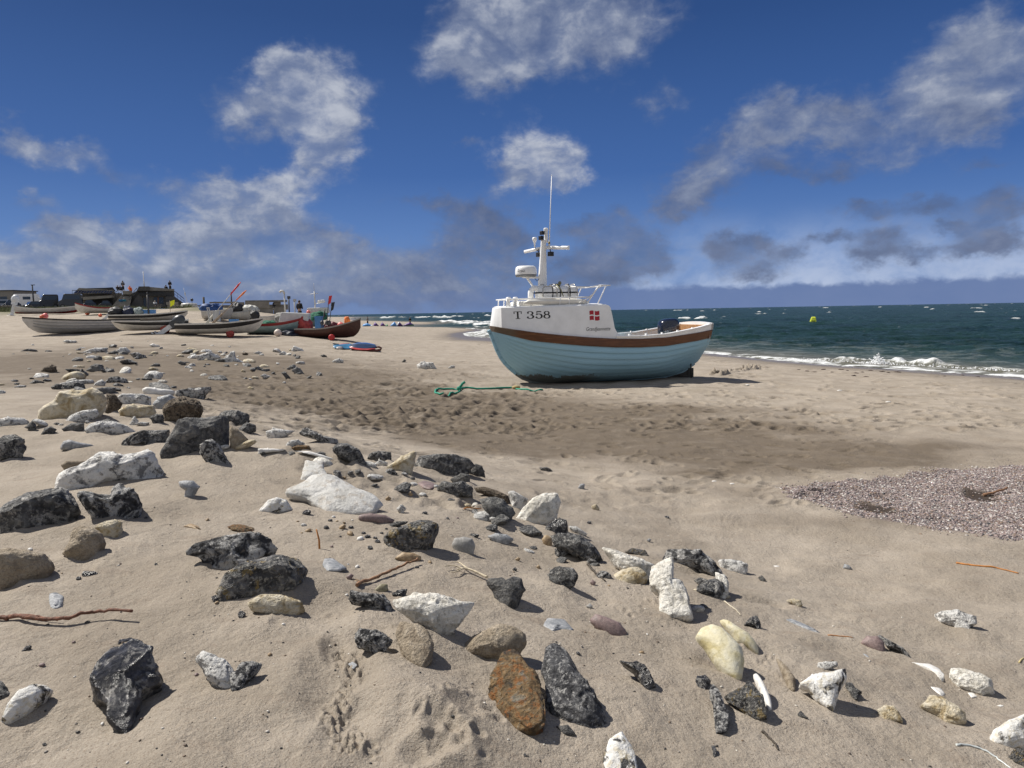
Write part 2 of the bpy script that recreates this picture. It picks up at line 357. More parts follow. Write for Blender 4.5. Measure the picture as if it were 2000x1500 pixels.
# wheel ruts of pressed bars
for (x0,y0,x1,y1,n) in ((490,815,930,792,11),(470,772,860,812,13),(600,790,1000,770,13),(640,812,960,800,9),(450,752,900,772,16),(480,790,880,752,12),(760,752,1010,800,9),(420,735,700,750,10),(560,828,900,815,8)):
    A, B = hit(x0,y0), hit(x1,y1); rot = math.atan2(B[1]-A[1], B[0]-A[0])
    for k in range(n):
        t = (k+rnd.uniform(-.12,.12))/(n-1); p = A+(B-A)*t
        press(p[0]+rnd.gauss(0,.04), p[1]+rnd.gauss(0,.05), .13, .24, rot+.5, rnd.uniform(.05,.09))
        press(p[0]+.1+rnd.gauss(0,.04), p[1]+.45, .12, .16, rot+.5, rnd.uniform(.02,.05))
for k in range(900):
    px, py = rnd.uniform(380,1080), rnd.uniform(722,850)
    p = hit(px,py); press(p[0], p[1], rnd.uniform(.05,.15), rnd.uniform(.05,.11), rnd.uniform(0,3), rnd.uniform(.014,.042))
for k in range(1500):
    px, py = rnd.uniform(640,2000), 672+rnd.random()**1.4*170
    if 950 < px < 1400 and py < 760: continue
    p = hit(px,py); press(p[0], p[1], rnd.uniform(.08,.18), rnd.uniform(.06,.13), rnd.uniform(0,3), rnd.uniform(.02,.055))
for k in range(420):
    px, py = rnd.uniform(560,1750), rnd.uniform(800,990)
    p = hit(px,py); press(p[0], p[1], rnd.uniform(.05,.15), rnd.uniform(.04,.09), rnd.uniform(0,3), rnd.uniform(.008,.03))
# tracked sand astern of the boat and slumps on the mound
for k in range(40):
    t = k/39; p = hit(1395+90*t+rnd.uniform(-4,4), 732-14*t); press(p[0], p[1], .13, .09, rnd.uniform(0,3), rnd.uniform(.05,.11), .7)
for (px,py,a,b,rot,dp) in ((870,1450,.05,.09,.4,.03),(835,1480,.06,.05,.2,.03),(905,1400,.05,.05,0,.015),(660,1330,.10,.22,.2,.022),(690,1420,.06,.14,-.3,.02),(655,1270,.04,.1,.3,.018),
                           (250,930,.12,.2,.2,.02),(590,1190,.2,.15,0,.02),(1330,1000,.3,.15,.2,.02),(1550,1250,.3,.12,-.4,.02),(1500,1180,.12,.06,0,.02),(1450,1290,.2,.1,.6,.02)):
    p = hit(px,py); press(p[0], p[1], a, b, rot, dp*.95)
for k in range(150):
    t = rnd.random(); px = 655+20*math.sin(t*7)+t*35+rnd.gauss(0,7+14*t); py = 1262+t*215; p = hit(px,py); press(p[0], p[1], rnd.uniform(.008,.022), rnd.uniform(.006,.014), rnd.uniform(0,3), rnd.uniform(.003,.010), .5)
for k in range(130):
    px, py = rnd.choice(((880,1440),(930,1380),(200,1100),(560,1200),(1250,1190),(1500,1270),(760,1290),(1430,1010))); p = hit(px+rnd.gauss(0,38), py+rnd.gauss(0,26)); press(p[0], p[1], rnd.uniform(.01,.03), rnd.uniform(.008,.02), rnd.uniform(0,3), rnd.uniform(.003,.009), .6)
def heap(px, py, a, b, rot, h):
    p = hit(px,py); c, s_ = math.cos(rot), math.sin(rot); dx, dy = gx-p[0], gy-p[1]
    gz[:] += 1.3*h*np.exp(-((c*dx+s_*dy)/a)**2 - ((-s_*dx+c*dy)/b)**2)
for a in ((860,1410,.16,.22,.3,.05),(780,1330,.14,.2,.2,.03),(580,905,.55,.45,0,.10),(470,880,.3,.25,0,.08),(640,870,.4,.3,0,.06),(180,930,.4,.3,0,.05),(560,1150,.3,.2,0,.03),(820,1260,.12,.10,0,.04),(1330,1170,.25,.2,0,.05)): heap(*a)
wet[:] = np.clip(wet*(1.25+.5*n_lo) + .06*n_lo, 0, 1)
shoreband = (1-sstep(gz, -.42, -.24))*(gr < 900)
sandmat = bpy.data.materials.new('sand'); sandmat.use_nodes = True
g = NT(sandmat.node_tree); b = sandmat.node_tree.nodes['Principled BSDF']
tc = g.n('ShaderNodeTexCoord').outputs['Object']
aw = g.n('ShaderNodeAttribute', attribute_name='wet').outputs['Fac']; ash = g.n('ShaderNodeAttribute', attribute_name='shore').outputs['Fac']; ag = g.n('ShaderNodeAttribute', attribute_name='grassy').outputs['Fac']; agr = g.n('ShaderNodeAttribute', attribute_name='gravelly').outputs['Fac']
tone = g.noise(tc, 1.3, 6, .6, .3)
base = g.mix(g.ss(tone,.3,.7), (.288,.247,.197), (.382,.333,.274))
strk = g.noise(g.v('MULTIPLY', tc, (1.2,4.5,1.)), 2.2, 6, .62, .6)
base = g.mix(g.m('MULTIPLY', g.ss(strk,.52,.72), .42), base, (.25,.20,.155))
grain = g.noise(tc, 210, 2, .7); gr2 = g.noise(tc, 95, 3, .7)
base = g.mix(g.m('MULTIPLY', g.ss(grain,.52,.66), .55), base, (.16,.115,.075))
base = g.mix(g.m('MULTIPLY', g.ss(gr2,.58,.68), .5), base, (.14,.10,.07))
base = g.mix(g.m('MULTIPLY', g.ss(g.noise(tc,160,2,.7),.66,.72), .6), base, (.62,.55,.46))
wetn = g.m('MULTIPLY', aw, g.ss(g.noise(tc, 3., 5, .62), .2, .7, .75, 1.15), clamp=True)
base = g.mix(g.m('MULTIPLY', wetn, .90), base, (.125,.098,.070))
base = g.mix(g.m('MULTIPLY', ash, .8), base, (.125,.105,.085))
base = g.mix(g.m('MULTIPLY', agr, .85), base, g.mix(g.noise(tc, 60, 4, .7), (.12,.095,.09), (.27,.22,.205)))
base = g.mix(g.m('MULTIPLY', g.n('ShaderNodeAttribute', attribute_name='hollow').outputs['Fac'], .9), base, (.045,.033,.027))
base = g.mix(ag, base, g.mix(g.noise(tc, 1.2, 4), (.06,.075,.03), (.16,.15,.07)))
g.put(b.inputs['Base Color'], base)
g.put(b.inputs['Roughness'], g.ss(ash, .5, 1., .92, .3)); b.inputs['Specular IOR Level'].default_value = .25
hb = g.m('ADD', g.m('MULTIPLY', g.noise(tc, 26, 6, .68), .028), g.m('MULTIPLY', g.noise(tc, 140, 4, .7), .0045))
g.put(b.inputs['Normal'], g.bump(hb, .8, 1.))
sand = npmesh('sand', np.stack([gx,gy,gz],-1), GF, sandmat); tag(sand, kind='structure'); sand.name = 'sand_ground'
GRAV = np.array([hit0(x,y)[:2] for x, y in ((1517,958),(1560,950),(1700,935),(1850,918),(2000,908),(2150,895),(2150,1110),(2000,1055),(1900,1042),(1800,1028),(1700,1010),(1600,988),(1545,968))])
def inpoly(x, y, P):
    c = np.zeros(len(x), bool)
    for a, b_ in zip(P, np.roll(P,-1,0)): c ^= ((a[1] > y) != (b_[1] > y)) & (x < (b_[0]-a[0])*(y-a[1])/(b_[1]-a[1]+1e-12)+a[0])
    return c
PUDS = []
for cx_, cy_ in ((1712,994),(1915,968)):
    p = hit(cx_,cy_); press(p[0], p[1], .20, .24, 0, .03, .05); PUDS.append(p[:2])
def in_hollow(x, y, k=1.):
    o = np.zeros(len(x))
    for p in PUDS: dx, dy = x-p[0], (y-p[1])*.95; A = np.arctan2(dy,dx); o = np.maximum(o, 1-sstep(np.hypot(dx,dy)/(k*.24*(1+.25*np.sin(2*A+p[0])+.16*np.sin(5*A)+.1*np.sin(9*A+1))), .55, 1.25))
    return o
HOL = in_hollow(gx, gy); wet[:] = np.maximum(wet, HOL)
jx_ = gx+.06*np.sin(gy*9)+.04*np.sin(gx*23+gy*31); jy_ = gy+.05*np.sin(gx*13)
setattr_f(sand, 'gravelly', inpoly(jx_, jy_, GRAV)*(1-HOL))
setattr_f(sand, 'hollow', HOL)
setattr_f(sand, 'wet', wet); setattr_f(sand, 'shore', shoreband)
dune = sstep(gz, 2.35, 3.0)*sstep(fbm(P2*.25,3,77), -.5, .3)*(gr > 60)*.75
setattr_f(sand, 'grassy', dune)
def zsurf(x, y):                                 # height of the finished sand mesh
    x = np.atleast_1d(np.asarray(x, float)); y = np.atleast_1d(np.asarray(y, float)); A = np.arctan2(x, y); r = np.hypot(x, y)
    j = np.clip(np.searchsorted(azl, A)-1, 0, len(azl)-2); i = np.clip(np.searchsorted(rl, r)-1, 0, len(rl)-2)
    u = np.clip((A-azl[j])/(azl[j+1]-azl[j]), 0, 1); v = np.clip((r-rl[i])/(rl[i+1]-rl[i]), 0, 1)
    return (GZ[i,j]*(1-u)+GZ[i,j+1]*u)*(1-v) + (GZ[i+1,j]*(1-u)+GZ[i+1,j+1]*u)*v
def hit(px, py, lift=0.):
    d = ray(px, py); h = math.hypot(d[0], d[1]); rs = np.geomspace(1.0, 700, 2400); zs = EYE + d[2]/h*rs
    g_ = zsurf(d[0]/h*rs, d[1]/h*rs) + lift; below = np.nonzero(zs < g_)[0]
    if len(below) == 0: return np.array([d[0]/h*60, d[1]/h*60, EYE+d[2]/h*60])
    i = max(below[0], 1); a0, a1 = zs[i-1]-g_[i-1], zs[i]-g_[i]; t = a0/(a0-a1+1e-12); r = rs[i-1]+(rs[i]-rs[i-1])*t
    return np.array([d[0]/h*r, d[1]/h*r, EYE+d[2]/h*r])
# ------------------------------------------------------------------ sea
SEA = -.45
saz = np.concatenate([np.linspace(-40,42,900), np.linspace(42.5,120,60)])*math.pi/180
sdep = np.linspace(math.radians(13), math.radians(.10), 700)
srl = np.concatenate([2.6/np.tan(sdep), np.geomspace(1600, 25000, 30)])
wx, wy, WF = polar_grid(saz, srl); wr = np.hypot(wx, wy)
tz = zbase(wx, wy); depth = SEA - tz
PW = np.stack([wx, wy, 0*wx], -1)
amp = sstep(depth, .0, 1.2)
swell = np.sin((wy*.55 - wx*.18)*1.0 + 1.8*fbm(PW*.03,2,3))*.5 + fbm(np.stack([wx*.16+.02*wy, wy*.5-wx*.1, 0*wx],-1), 4, 8)
chop = fbm(np.stack([wx*.55, wy*1.3-.4*wx, 0*wx],-1), 4, 15)
wz = SEA + amp*(.16*swell + .09*chop)
foam = np.zeros(len(wx))
def crest(pts, h, wid, back, fo):                # a breaking wave along a line of ground points
    pts = [pz(x, y, SEA)[:2] for x, y in pts]
    best = np.full(len(wx), 1e9); side = np.zeros(len(wx)); tt = np.zeros(len(wx)); L = 0; tot = sum(np.linalg.norm(b-a) for a, b in zip(pts, pts[1:]))
    for a, b_ in zip(pts, pts[1:]):
        d = b_-a; l = np.linalg.norm(d); u = d/l; s_ = np.clip((wx-a[0])*u[0]+(wy-a[1])*u[1], 0, l)
        qx, qy = wx-a[0]-u[0]*s_, wy-a[1]-u[1]*s_; dd = np.hypot(qx, qy); m = dd < best
        best[m] = dd[m]; side[m] = np.where((qx*wx+qy*wy)[m] > 0, 1, -1); tt[m] = ((L+s_)/tot)[m]; L += l
    env = sstep(tt, 0, .12)*(1-sstep(tt, .88, 1))*(.75+.4*vnoise(np.stack([tt*14, 0*tt+h, 0*tt],-1), 4))
    w = np.where(side > 0, back, wid)
    e = np.exp(-(best/w)**2)*env
    wz[:] += h*e*(1+.35*chop)
    rag = fbm(PW*(2.2/wid), 4, 61)
    foam[:] = np.maximum(foam, fo*sstep(e + .30*rag, .38, .75))
crest([(1590,704),(1650,706.5),(1720,708),(1790,712.5),(1840,716)], .24, .34, .6, 1.)
crest([(1770,711),(1850,716.5),(1930,723),(2080,731)], .18, .2, .7, .62)
crest([(1450,697),(1540,702),(1610,705)], .10, .22, .5, .9)
crest([(730,622.2),(800,621.4),(870,620.8),(918,618.8)], 1.5, 8, 14, 1.)
crest([(940,618.6),(965,618.4),(985,618.2)], 1.5, 8, 14, 1.)
crest([(826,629),(860,628.6),(890,631.5),(965,635)], .75, 3.0, 4, 1.)
crest([(890,633),(965,637)], .4, 2, 3, .9)
crest([(925,639),(965,640)], .25, 1.2, 2, .9)
crest([(922,650),(940,653.5),(968,656)], .22, 1.0, 1.6, 1.)
crest([(940,647),(968,648)], .12, .6, 1., .9)
swash = sstep(depth, -.06, .01)*(1-sstep(depth, .04, .13))*sstep(fbm(PW*1.9,4,71)+.35*fbm(PW*.4,2,72), -.35, .25)*(wr < 120)
foam = np.maximum(foam, swash)
lace = sstep(fbm(PW*1.4,4,73), .12, .5)*(1-sstep(depth,.3,1.5))*sstep(depth,0,.2)*(wr < 90)*.10
foam = np.maximum(foam, lace)
caps = sstep(fbm(np.stack([wx*.05,wy*.028,0*wx],-1), 5, 81, .62) + .16*swell, 1.22, 1.36)*sstep(wr,70,140)
foam = np.maximum(foam, caps); wz += caps*.25*sstep(wr,70,200)
seam = bpy.data.materials.new('sea_water'); seam.use_nodes = True
g = NT(seam.node_tree); b = seam.node_tree.nodes['Principled BSDF']
tc = g.n('ShaderNodeTexCoord').outputs['Object']
af = g.n('ShaderNodeAttribute', attribute_name='foam').outputs['Fac']; ad = g.n('ShaderNodeAttribute', attribute_name='depth').outputs['Fac']
deep = g.mix(g.ss(g.noise(g.v('MULTIPLY', tc, (.05,.13,1)), 1., 5, .6), .35, .65), (.010,.025,.024), (.017,.042,.038))
wc = g.mix(g.ss(ad, .0, .5), (.13,.125,.095), g.mix(g.ss(ad, .25, 1.1), (.040,.062,.050), deep))
fo = g.m('MULTIPLY', af, g.ss(g.noise(tc, 7., 5, .65), .30, .55, .55, 1.), clamp=True)
g.put(b.inputs['Base Color'], g.mix(fo, wc, (.80,.82,.82)))
g.put(b.inputs['Roughness'], g.ss(af, 0., .6, .30, .75)); b.inputs['IOR'].default_value = 1.33; b.inputs['Specular IOR Level'].default_value = .055
wv = g.v('MULTIPLY', tc, (.8,1.8,1.))
hh = g.m('ADD', g.m('MULTIPLY', g.noise(wv, .9, 6, .62, .5), .30), g.m('MULTIPLY', g.noise(wv, 5., 4, .6), .05))
g.put(b.inputs['Normal'], g.bump(hh, 1.0, 1.3))
keep = depth > -.10
fk = keep[WF].any(1)
sea = npmesh('sea_water', np.stack([wx,wy,wz],-1), WF[fk], seam); tag(sea, kind='structure')
setattr_f(sea, 'foam', foam); setattr_f(sea, 'depth', depth)
ROCKS = [
('cream', 'boulder', 0, 'large cream chalk boulder with a hollow, at the left end of the ridge', '71,820 75,802 85,792 105,782 115,765 140,761 160,762 180,756 200,765 208,778 208,800 190,815 160,826 120,829 95,830 75,829'),
('white', 'rock', 0, 'white slab with a grey top edge leaning against the large cream boulder', '118,825 140,810 160,802 190,798 192,806 185,818 160,827 120,828'),
('speck', 'rock', 0, 'brownish sand-covered rock, partly standing for shadow, just right of the large cream boulder', '208,768 225,770 238,788 232,800 220,812 198,810 208,795'),  # solid outline also takes in shadow beside the rock, as brown stone
('white', 'rock', 0, 'white block at the back of the ridge behind the ochre stone', '228,775 238,769 278,769 295,776 295,790 278,792 240,789'),
('smooth_white', 'rock', 0, 'long smooth pale stone lying on top of the rock pile', '279,760 288,756 312,759 342,762 335,772 298,775 281,771'),
('wdark', 'rock', 0, 'slanted black and white slab topping the rock pile, pointing right', '340,770 345,762 375,758 410,755 411,761 390,782 370,780 350,776'),
('bgrey', 'rock', 0, 'light grey stone wedged under the smooth pale stone of the pile', '298,790 310,775 332,770 348,780 325,801 308,804'),
('speck', 'rock', 0, 'brown rock with a coarse speckled crust, standing in the rock pile', '316,795 332,780 358,772 390,782 398,800 390,818 350,820 345,835 325,836 320,820'),
('cream', 'rock', 0, 'ochre and cream stone between the cream boulder and the speckled rock', '232,802 250,790 275,792 300,792 305,805 295,819 270,818 235,814'),
('dark', 'rock', 0, 'small dark stone at the foot of the brown speckled rock', '295,815 305,808 318,810 320,826 300,830'),
('dgrey', 'boulder', 0, 'biggest dark grey boulder with a flat top, in front of the rock pile', '311,878 325,860 348,820 362,815 390,816 425,812 438,810 448,820 448,855 448,882 425,890 390,888 370,890 350,901 322,900'),
('wdark', 'rock', 0, 'white flint with a black rim leaning on the biggest dark grey boulder', '391,870 400,860 415,859 430,870 440,890 458,910 450,915 430,911 400,896 390,886'),
('dark', 'rock', 0, 'rounded dark speckled rock right behind the biggest dark grey boulder', '425,810 440,802 465,801 486,810 488,822 472,834 448,829'),
('dark', 'rock', 0, 'dark lumpy stone low at the right end of the rock pile', '465,838 482,824 499,830 500,841 475,848'),
('sandy', 'rock', 0, 'sand-coated grey rock right of the biggest dark grey boulder', '448,830 465,838 485,858 468,885 450,885'),
('dark', 'boulder', 0, 'round dark spotted boulder cut by the left edge of the photo, casting a long shadow', '-15,860 10,850 30,848 48,858 51,872 42,892 15,904 -15,909'),
('white', 'rock', 0, 'flat white stone at the far left below the cream boulder', '-8,820 15,815 45,816 58,824 50,832 15,832 -8,834'),
('dark', 'rock', 0, 'dark stub at the right end of the flat white stone by the left edge', '51,832 62,822 71,830 72,841 60,842'),
('dark', 'rock', 0, 'small dark and pale stone below the left corner of the cream boulder', '78,848 88,836 100,832 110,839 100,850 85,853'),
('grey', 'rock', 0, 'grey rubble piece under the white slab of the cream boulder', '120,838 140,826 165,826 162,841 150,847 125,841'),
('white', 'rock', 0, 'loaf shaped white stone lying in front of the ochre stone', '164,840 175,828 195,822 222,822 250,832 270,844 245,850 220,851 195,846 172,846'),
('dark', 'rock', 0, 'dark chunky rock half buried just left of the biggest dark grey boulder', '236,862 250,852 275,840 300,840 332,839 332,854 315,871 288,869 270,864 240,872'),
('bgrey', 'rock', 0, 'smooth blue-grey wedge alone on the sand below the loaf shaped white stone', '119,875 125,862 135,859 155,864 185,869 175,877 140,880'),
('white', 'boulder', 0, 'large white boulder with dark ends on the sand below the ridge', '105,944 110,928 130,915 150,910 175,895 192,882 220,881 238,888 270,884 288,876 300,882 308,902 320,922 320,939 295,944 250,949 220,951 180,948 142,954 108,949'),
('sandy', 'rock', 0, 'pale rounded stone tucked behind the large white boulder on its left', '119,908 130,900 160,899 175,901 150,913 128,918'),
('white', 'rock', 0, 'thin white spike standing in the sand before the brown speckled rock', '252,828 262,812 270,822 265,831'),
('white', 'rock', 0, 'low white shard beside the thin white spike', '260,828 275,824 292,825 288,833'),
('white', 'rock', 0, 'long white ledge on the sand behind the large cream boulder', '118,748 150,742 180,741 185,748 150,750 120,753'),
('dark', 'rock', 0, 'dark loaf shaped stone in front of the long white ledge', '120,760 122,750 150,746 165,750 165,760 140,762'),
('dark', 'rock', 0, 'brownish stone at the left end of the dark loaf shaped stone', '100,758 108,749 120,750 119,761'),
('white', 'rock', 0, 'white stone at the right end of the long white ledge', '185,748 198,741 208,748 200,756 182,753'),
('wdark', 'rock', 0, 'dark stone with a white back right of the long white ledge', '202,746 215,736 230,735 248,740 252,747 232,750'),
('speck', 'rock', 0, 'light brown rounded rock with a dark right side on the far sand at left', '76,727 85,718 100,711 110,715 111,727 100,730'),
('dark', 'rock', 0, 'dark rugged stone in front of the grey humped stone on the far sand', '148,733 160,720 172,730 172,737 155,737'),
('grey', 'rock', 0, 'grey humped stone behind the dark rugged stone on the far sand', '166,723 185,710 200,712 206,724 195,728 175,727'),
('grey', 'rock', 0, 'dark grey stone at the lower edge of the far white rock cluster', '182,700 192,694 200,698 198,704 184,704'),
('white', 'rock', 0, 'left white piece of the long rock cluster on the far sand', '158,688 175,682 190,679 212,679 208,687 175,691'),
('white', 'rock', 0, 'middle white piece of the long rock cluster on the far sand', '228,686 235,679 248,680 252,688 230,693'),
('dark', 'rock', 0, 'dark piece between the white ones of the far rock cluster', '209,690 225,684 232,689 220,693'),
('wdark', 'rock', 0, 'right-hand dark and white piece of the far rock cluster', '252,690 270,688 290,698 282,702 265,700'),
('smooth_white', 'rock', 0, 'lone smooth white bread-like stone on the far sand', '291,674 298,671 314,676 305,679'),
('white', 'rock', 0, 'white spire shaped rock standing up from the far sand', '435,708 450,688 458,685 461,700 482,707 462,711'),
('white', 'rock', 0, 'white heap of flint left of the white spire shaped rock', '382,696 410,686 432,698 410,707 390,706'),
('grey', 'rock', 0, 'small grey round stone below the white heap of flint', '346,708 352,704 365,710 358,714'),
('white', 'rock', 0, 'farthest white and dark stone towards the moored pale boat', '122,668 132,664 150,666 145,671'),
('white', 'rock', 0, 'flat white stone alone on the sand left of the dark loaf shaped stone', '24,756 38,752 54,753 48,757 30,758'),
('dark', 'rock', 0, 'dark slate-like stone on the far sand above the lone flat white stone', '55,749 68,741 88,746 78,750'),
('dark', 'rock', 0, 'dark stone at the edge of the wheel tracks behind the rock pile', '275,741 285,736 300,741 290,744'),
('white', 'rock', 0, 'pale hull shaped stone with a shadowed underside at the ridge, right of the rock pile', '519,842 541,837 576,842 560,852 541,857 524,860'),
('wdark', 'rock', 0, 'white slab with a dark right end sloping down the back of the ridge', '583,844 596,833 607,839 629,850 659,857 664,866 642,870 626,859 588,851'),
('brown', 'rock', 0, 'rusty orange stone on the white ledge of the ridge', '566,875 582,869 604,870 608,879 588,882'),
('white', 'rock', 0, 'grey and white splintered stone beside the rusty orange one', '549,875 566,861 582,858 596,868 571,873'),
('smooth_white', 'rock', 0, 'left part of a buried white ledge showing at the crest of the sand', '502,889 505,876 532,876 568,879 544,882 519,884'),
('smooth_white', 'rock', 0, 'right part of a buried white ledge running down from the rusty orange stone', '568,881 604,881 629,888 658,896 640,903 626,895 598,885'),
('dark', 'rock', 0, 'dark oval rock lying right of the white sloping slab', '647,877 659,866 678,865 700,877 720,905 695,900 664,892'),
('dark', 'rock', 0, 'pair-like dark lump left of the cream fin shaped stone', '717,895 725,883 747,881 764,883 764,900 758,904 733,897'),
('white', 'rock', 0, 'white pebble stone under the dark lump left of the cream fin', '728,908 742,898 758,903 752,914'),
('cream', 'rock', 0, 'cream fin shaped stone leaning on the big black rock', '754,912 786,891 808,880 814,884 810,902 805,916 808,932 788,923'),
('dark', 'boulder', 0, 'big black rock with cream spots perched at the crest of the ridge', '808,910 818,891 852,886 890,887 918,896 927,908 918,921 879,929 835,928 813,922'),
('dgrey', 'rock', 0, 'dark grey stone peeping out right behind the big black rock', '918,925 928,905 942,910 948,928 940,934 920,930'),
('grey', 'rock', 0, 'pale grey stone beneath the right side of the big black rock', '879,936 901,924 918,927 918,945 890,945'),
('dark', 'rock', 0, 'knobbly black and white rock in front of the big black rock', '853,955 865,940 884,943 904,939 923,952 923,969 901,966 890,978 871,966'),
('slab', 'rock', 0, 'large flat grey-white slab lying in the middle of the sand', '556,962 582,949 604,932 629,927 656,932 684,946 698,956 733,968 750,979 730,996 698,998 670,999 637,998 615,985 598,977 560,969'),
('slab', 'rock', 0, 'upright grey-white plate standing at the back of the large flat slab', '586,935 598,902 634,901 632,918 642,932 620,930 588,939'),
('wcap', 'rock', 0, 'white dome stone with a black cap left of the large flat slab', '502,997 524,976 541,971 560,976 579,1001 560,1005 532,1005'),
('white', 'rock', 0, 'white pitted block alone on the beach left of the blue boat', '814,712 824,707 846,708 852,720 835,723 816,720'),
('white', 'rock', 0, 'small cream block on the sand left of the white pitted block', '648,705 662,700 670,703 670,709 651,708'),
('dark', 'rock', 0, 'small dark stone on the sand below the windsurf sail', '626,695 632,692 640,696 634,698'),
('dark', 'rock', 0, 'dark low stone on the left of the mid-beach stone row', '488,720 505,715 519,722 505,725'),
('grey', 'rock', 0, 'grey wedge at the right end of the mid-beach stone row', '571,724 579,716 588,722 596,732 579,731'),
('white', 'rock', 0, 'white sliver at the front of the mid-beach stone row', '508,734 516,730 538,737 516,738'),
('dark', 'rock', 0, 'dark splinter in the middle of the mid-beach stone row', '549,728 557,726 567,736 560,738'),
('white', 'rock', 0, 'pale stacked stone heap in front of the dark red boat', '568,685 574,675 590,681 598,688 574,687'),
('white', 'rock', 0, 'pale block left of the stacked stone heap', '544,691 554,686 566,692 554,694'),
('white', 'rock', 0, 'white chip right of the white spire shaped rock', '495,689 505,686 513,689 505,692'),
('speck', 'rock', 0, 'brown chip beside the white spire shaped rock', '472,691 480,688 486,692 478,694'),
('white', 'rock', 0, 'small pale stone right of the white pitted block', '874,719 882,714 890,715 884,720'),
('grey', 'rock', 0, 'little grey stone left of the white pitted block', '784,707 790,701 793,705 790,708'),
('speck', 'rock', 0, 'brown pebbly crust stone behind the rough grey rock on the ridge', '926,952 945,950 969,957 993,968 1002,988 990,991 960,971 930,961'),
('grey', 'rock', 0, 'rough dark grey rock left of the big white boulder pair', '939,976 960,970 984,975 1004,1002 987,1028 966,1018 945,994'),
('dark', 'boulder', 0, 'big blue-black boulder at the left edge, resting on a sandy boulder', '-15,1005 0,990 15,979 50,962 95,954 125,950 142,965 152,985 159,1002 140,1026 105,1044 75,1048 38,1049 15,1049 0,1036'),
('wdark', 'rock', 0, 'jagged black and white rock with an orange hollow beside the big blue-black boulder', '148,965 160,958 180,960 185,964 215,966 220,950 235,942 248,952 260,954 270,965 278,988 275,1009 255,1025 240,1025 225,1018 195,1020 175,1000 160,984'),
('cream', 'rock', 0, 'cream stone standing beneath the jagged black and white rock', '185,1031 205,1018 225,1014 239,1020 238,1041 235,1054 220,1054 200,1049'),
('sandy', 'boulder', 0, 'rounded sandy cream boulder with a cleft, below the big blue-black boulder', '139,1040 145,1030 162,1026 185,1032 200,1042 208,1062 198,1084 180,1099 160,1101 140,1091 120,1076 135,1058'),
('sandy', 'boulder', 0, 'large sandy boulder with an ochre hollow, low at the left edge', '-15,1075 15,1070 50,1075 88,1082 105,1100 108,1111 95,1124 75,1131 50,1134 25,1141 -15,1154'),
('bgrey', 'rock', 0, 'small grey crescent stone right of the large white boulder', '350,942 360,938 378,939 389,950 385,960 370,973 356,977 358,970 362,958 352,951'),
('black', 'pebble', 0, 'smooth dark pebble below the rounded sandy boulder', '159,1121 165,1116 185,1116 192,1121 188,1127 162,1126'),
('bgrey', 'pebble', 1, 'flat grey-green pebble buried level with the sand at lower left', '95,1175 96,1162 110,1159 124,1165 124,1182 112,1192 98,1188'),
('tan', 'pebble', 1, 'thin brown flat stone left of the orange-brown one', '358,1030 372,1024 388,1028 395,1035 375,1031'),
('brown', 'pebble', 1, 'orange-brown flat stone behind the ragged black and white flint', '442,1035 452,1028 475,1026 498,1030 500,1038 450,1040'),
('wdark', 'rock', 0, 'ragged black and white flint with a long thin left arm', '352,1086 380,1062 425,1050 460,1040 490,1036 525,1050 542,1075 530,1100 500,1112 465,1107 430,1114 410,1120 393,1119 400,1097 380,1080'),
('dmix', 'rock', 0, 'dark oval flint with orange and white patches on a cream stone', '422,1150 440,1120 480,1095 540,1080 580,1085 603,1108 595,1137 560,1158 520,1172 470,1174 430,1168'),
('cream', 'rock', 0, 'cream stone half buried beneath the dark oval flint', '482,1177 510,1162 550,1162 590,1175 597,1192 570,1202 530,1198 490,1190'),
('black', 'pebble', 0, 'small dark round pebble by the left end of the dark oval flint', '413,1166 421,1162 430,1167 428,1175 417,1175'),
('black', 'pebble', 0, 'small dark round pebble below the cream half-buried stone', '464,1198 472,1193 480,1198 478,1207 467,1206'),
('black', 'rock', 0, 'big jagged glossy black flint with a grey left side, low at left', '175,1330 190,1302 220,1280 245,1275 258,1266 275,1270 288,1280 304,1284 300,1300 315,1315 320,1332 300,1344 278,1356 275,1378 265,1391 265,1405 252,1431 228,1420 208,1404 210,1380 190,1365 178,1352'),
('wcap', 'rock', 0, 'black flint with a pale blue-white top, cut close by the left edge', '1,1402 15,1378 38,1352 62,1340 88,1338 105,1350 88,1374 50,1396 15,1412'),
('dark', 'rock', 0, 'dark stone cut off by the left edge beside the pale topped flint', '-15,1330 5,1332 20,1352 22,1360 -15,1369'),
('white', 'rock', 0, 'white weathered flint, left half of a V shaped pair', '379,1285 395,1270 420,1280 450,1300 462,1320 460,1346 430,1341 405,1324 395,1305'),
('wdark', 'rock', 0, 'white and black flint, right half of a V shaped pair', '450,1318 476,1297 496,1288 512,1293 505,1309 464,1346 452,1345'),
('black', 'pebble', 1, 'curved black chip above the big jagged black flint', '228,1260 232,1251 258,1246 265,1251 240,1255'),
('black', 'pebble', 0, 'little dark slug shaped stone at the lower left', '41,1272 52,1261 62,1262 60,1268 48,1272'),
('purple', 'rock', 0, 'long purple-brown pebble right below the large flat slab', '700,1014 706,1005 727,1003 753,1006 770,1016 756,1024 730,1020 706,1018'),
('dmix', 'rock', 0, 'blocky dark rock speckled yellow in the middle of the sand', '748,1048 763,1035 792,1024 818,1015 839,1016 857,1022 858,1036 844,1067 831,1072 800,1072 769,1085 753,1072'),
('dark', 'rock', 0, 'narrow dark strip of stone behind the yellow speckled rock', '753,1027 774,1018 797,1018 792,1024 763,1030'),
('tan', 'rock', 0, 'tan pebble at the foot of the yellow speckled rock', '771,1091 787,1079 808,1080 823,1087 818,1096 797,1099'),
('pebble', 'rock', 0, 'round light grey pebble alone right of the yellow speckled rock', '883,1066 888,1053 906,1048 922,1052 928,1064 922,1080 906,1084 891,1080'),
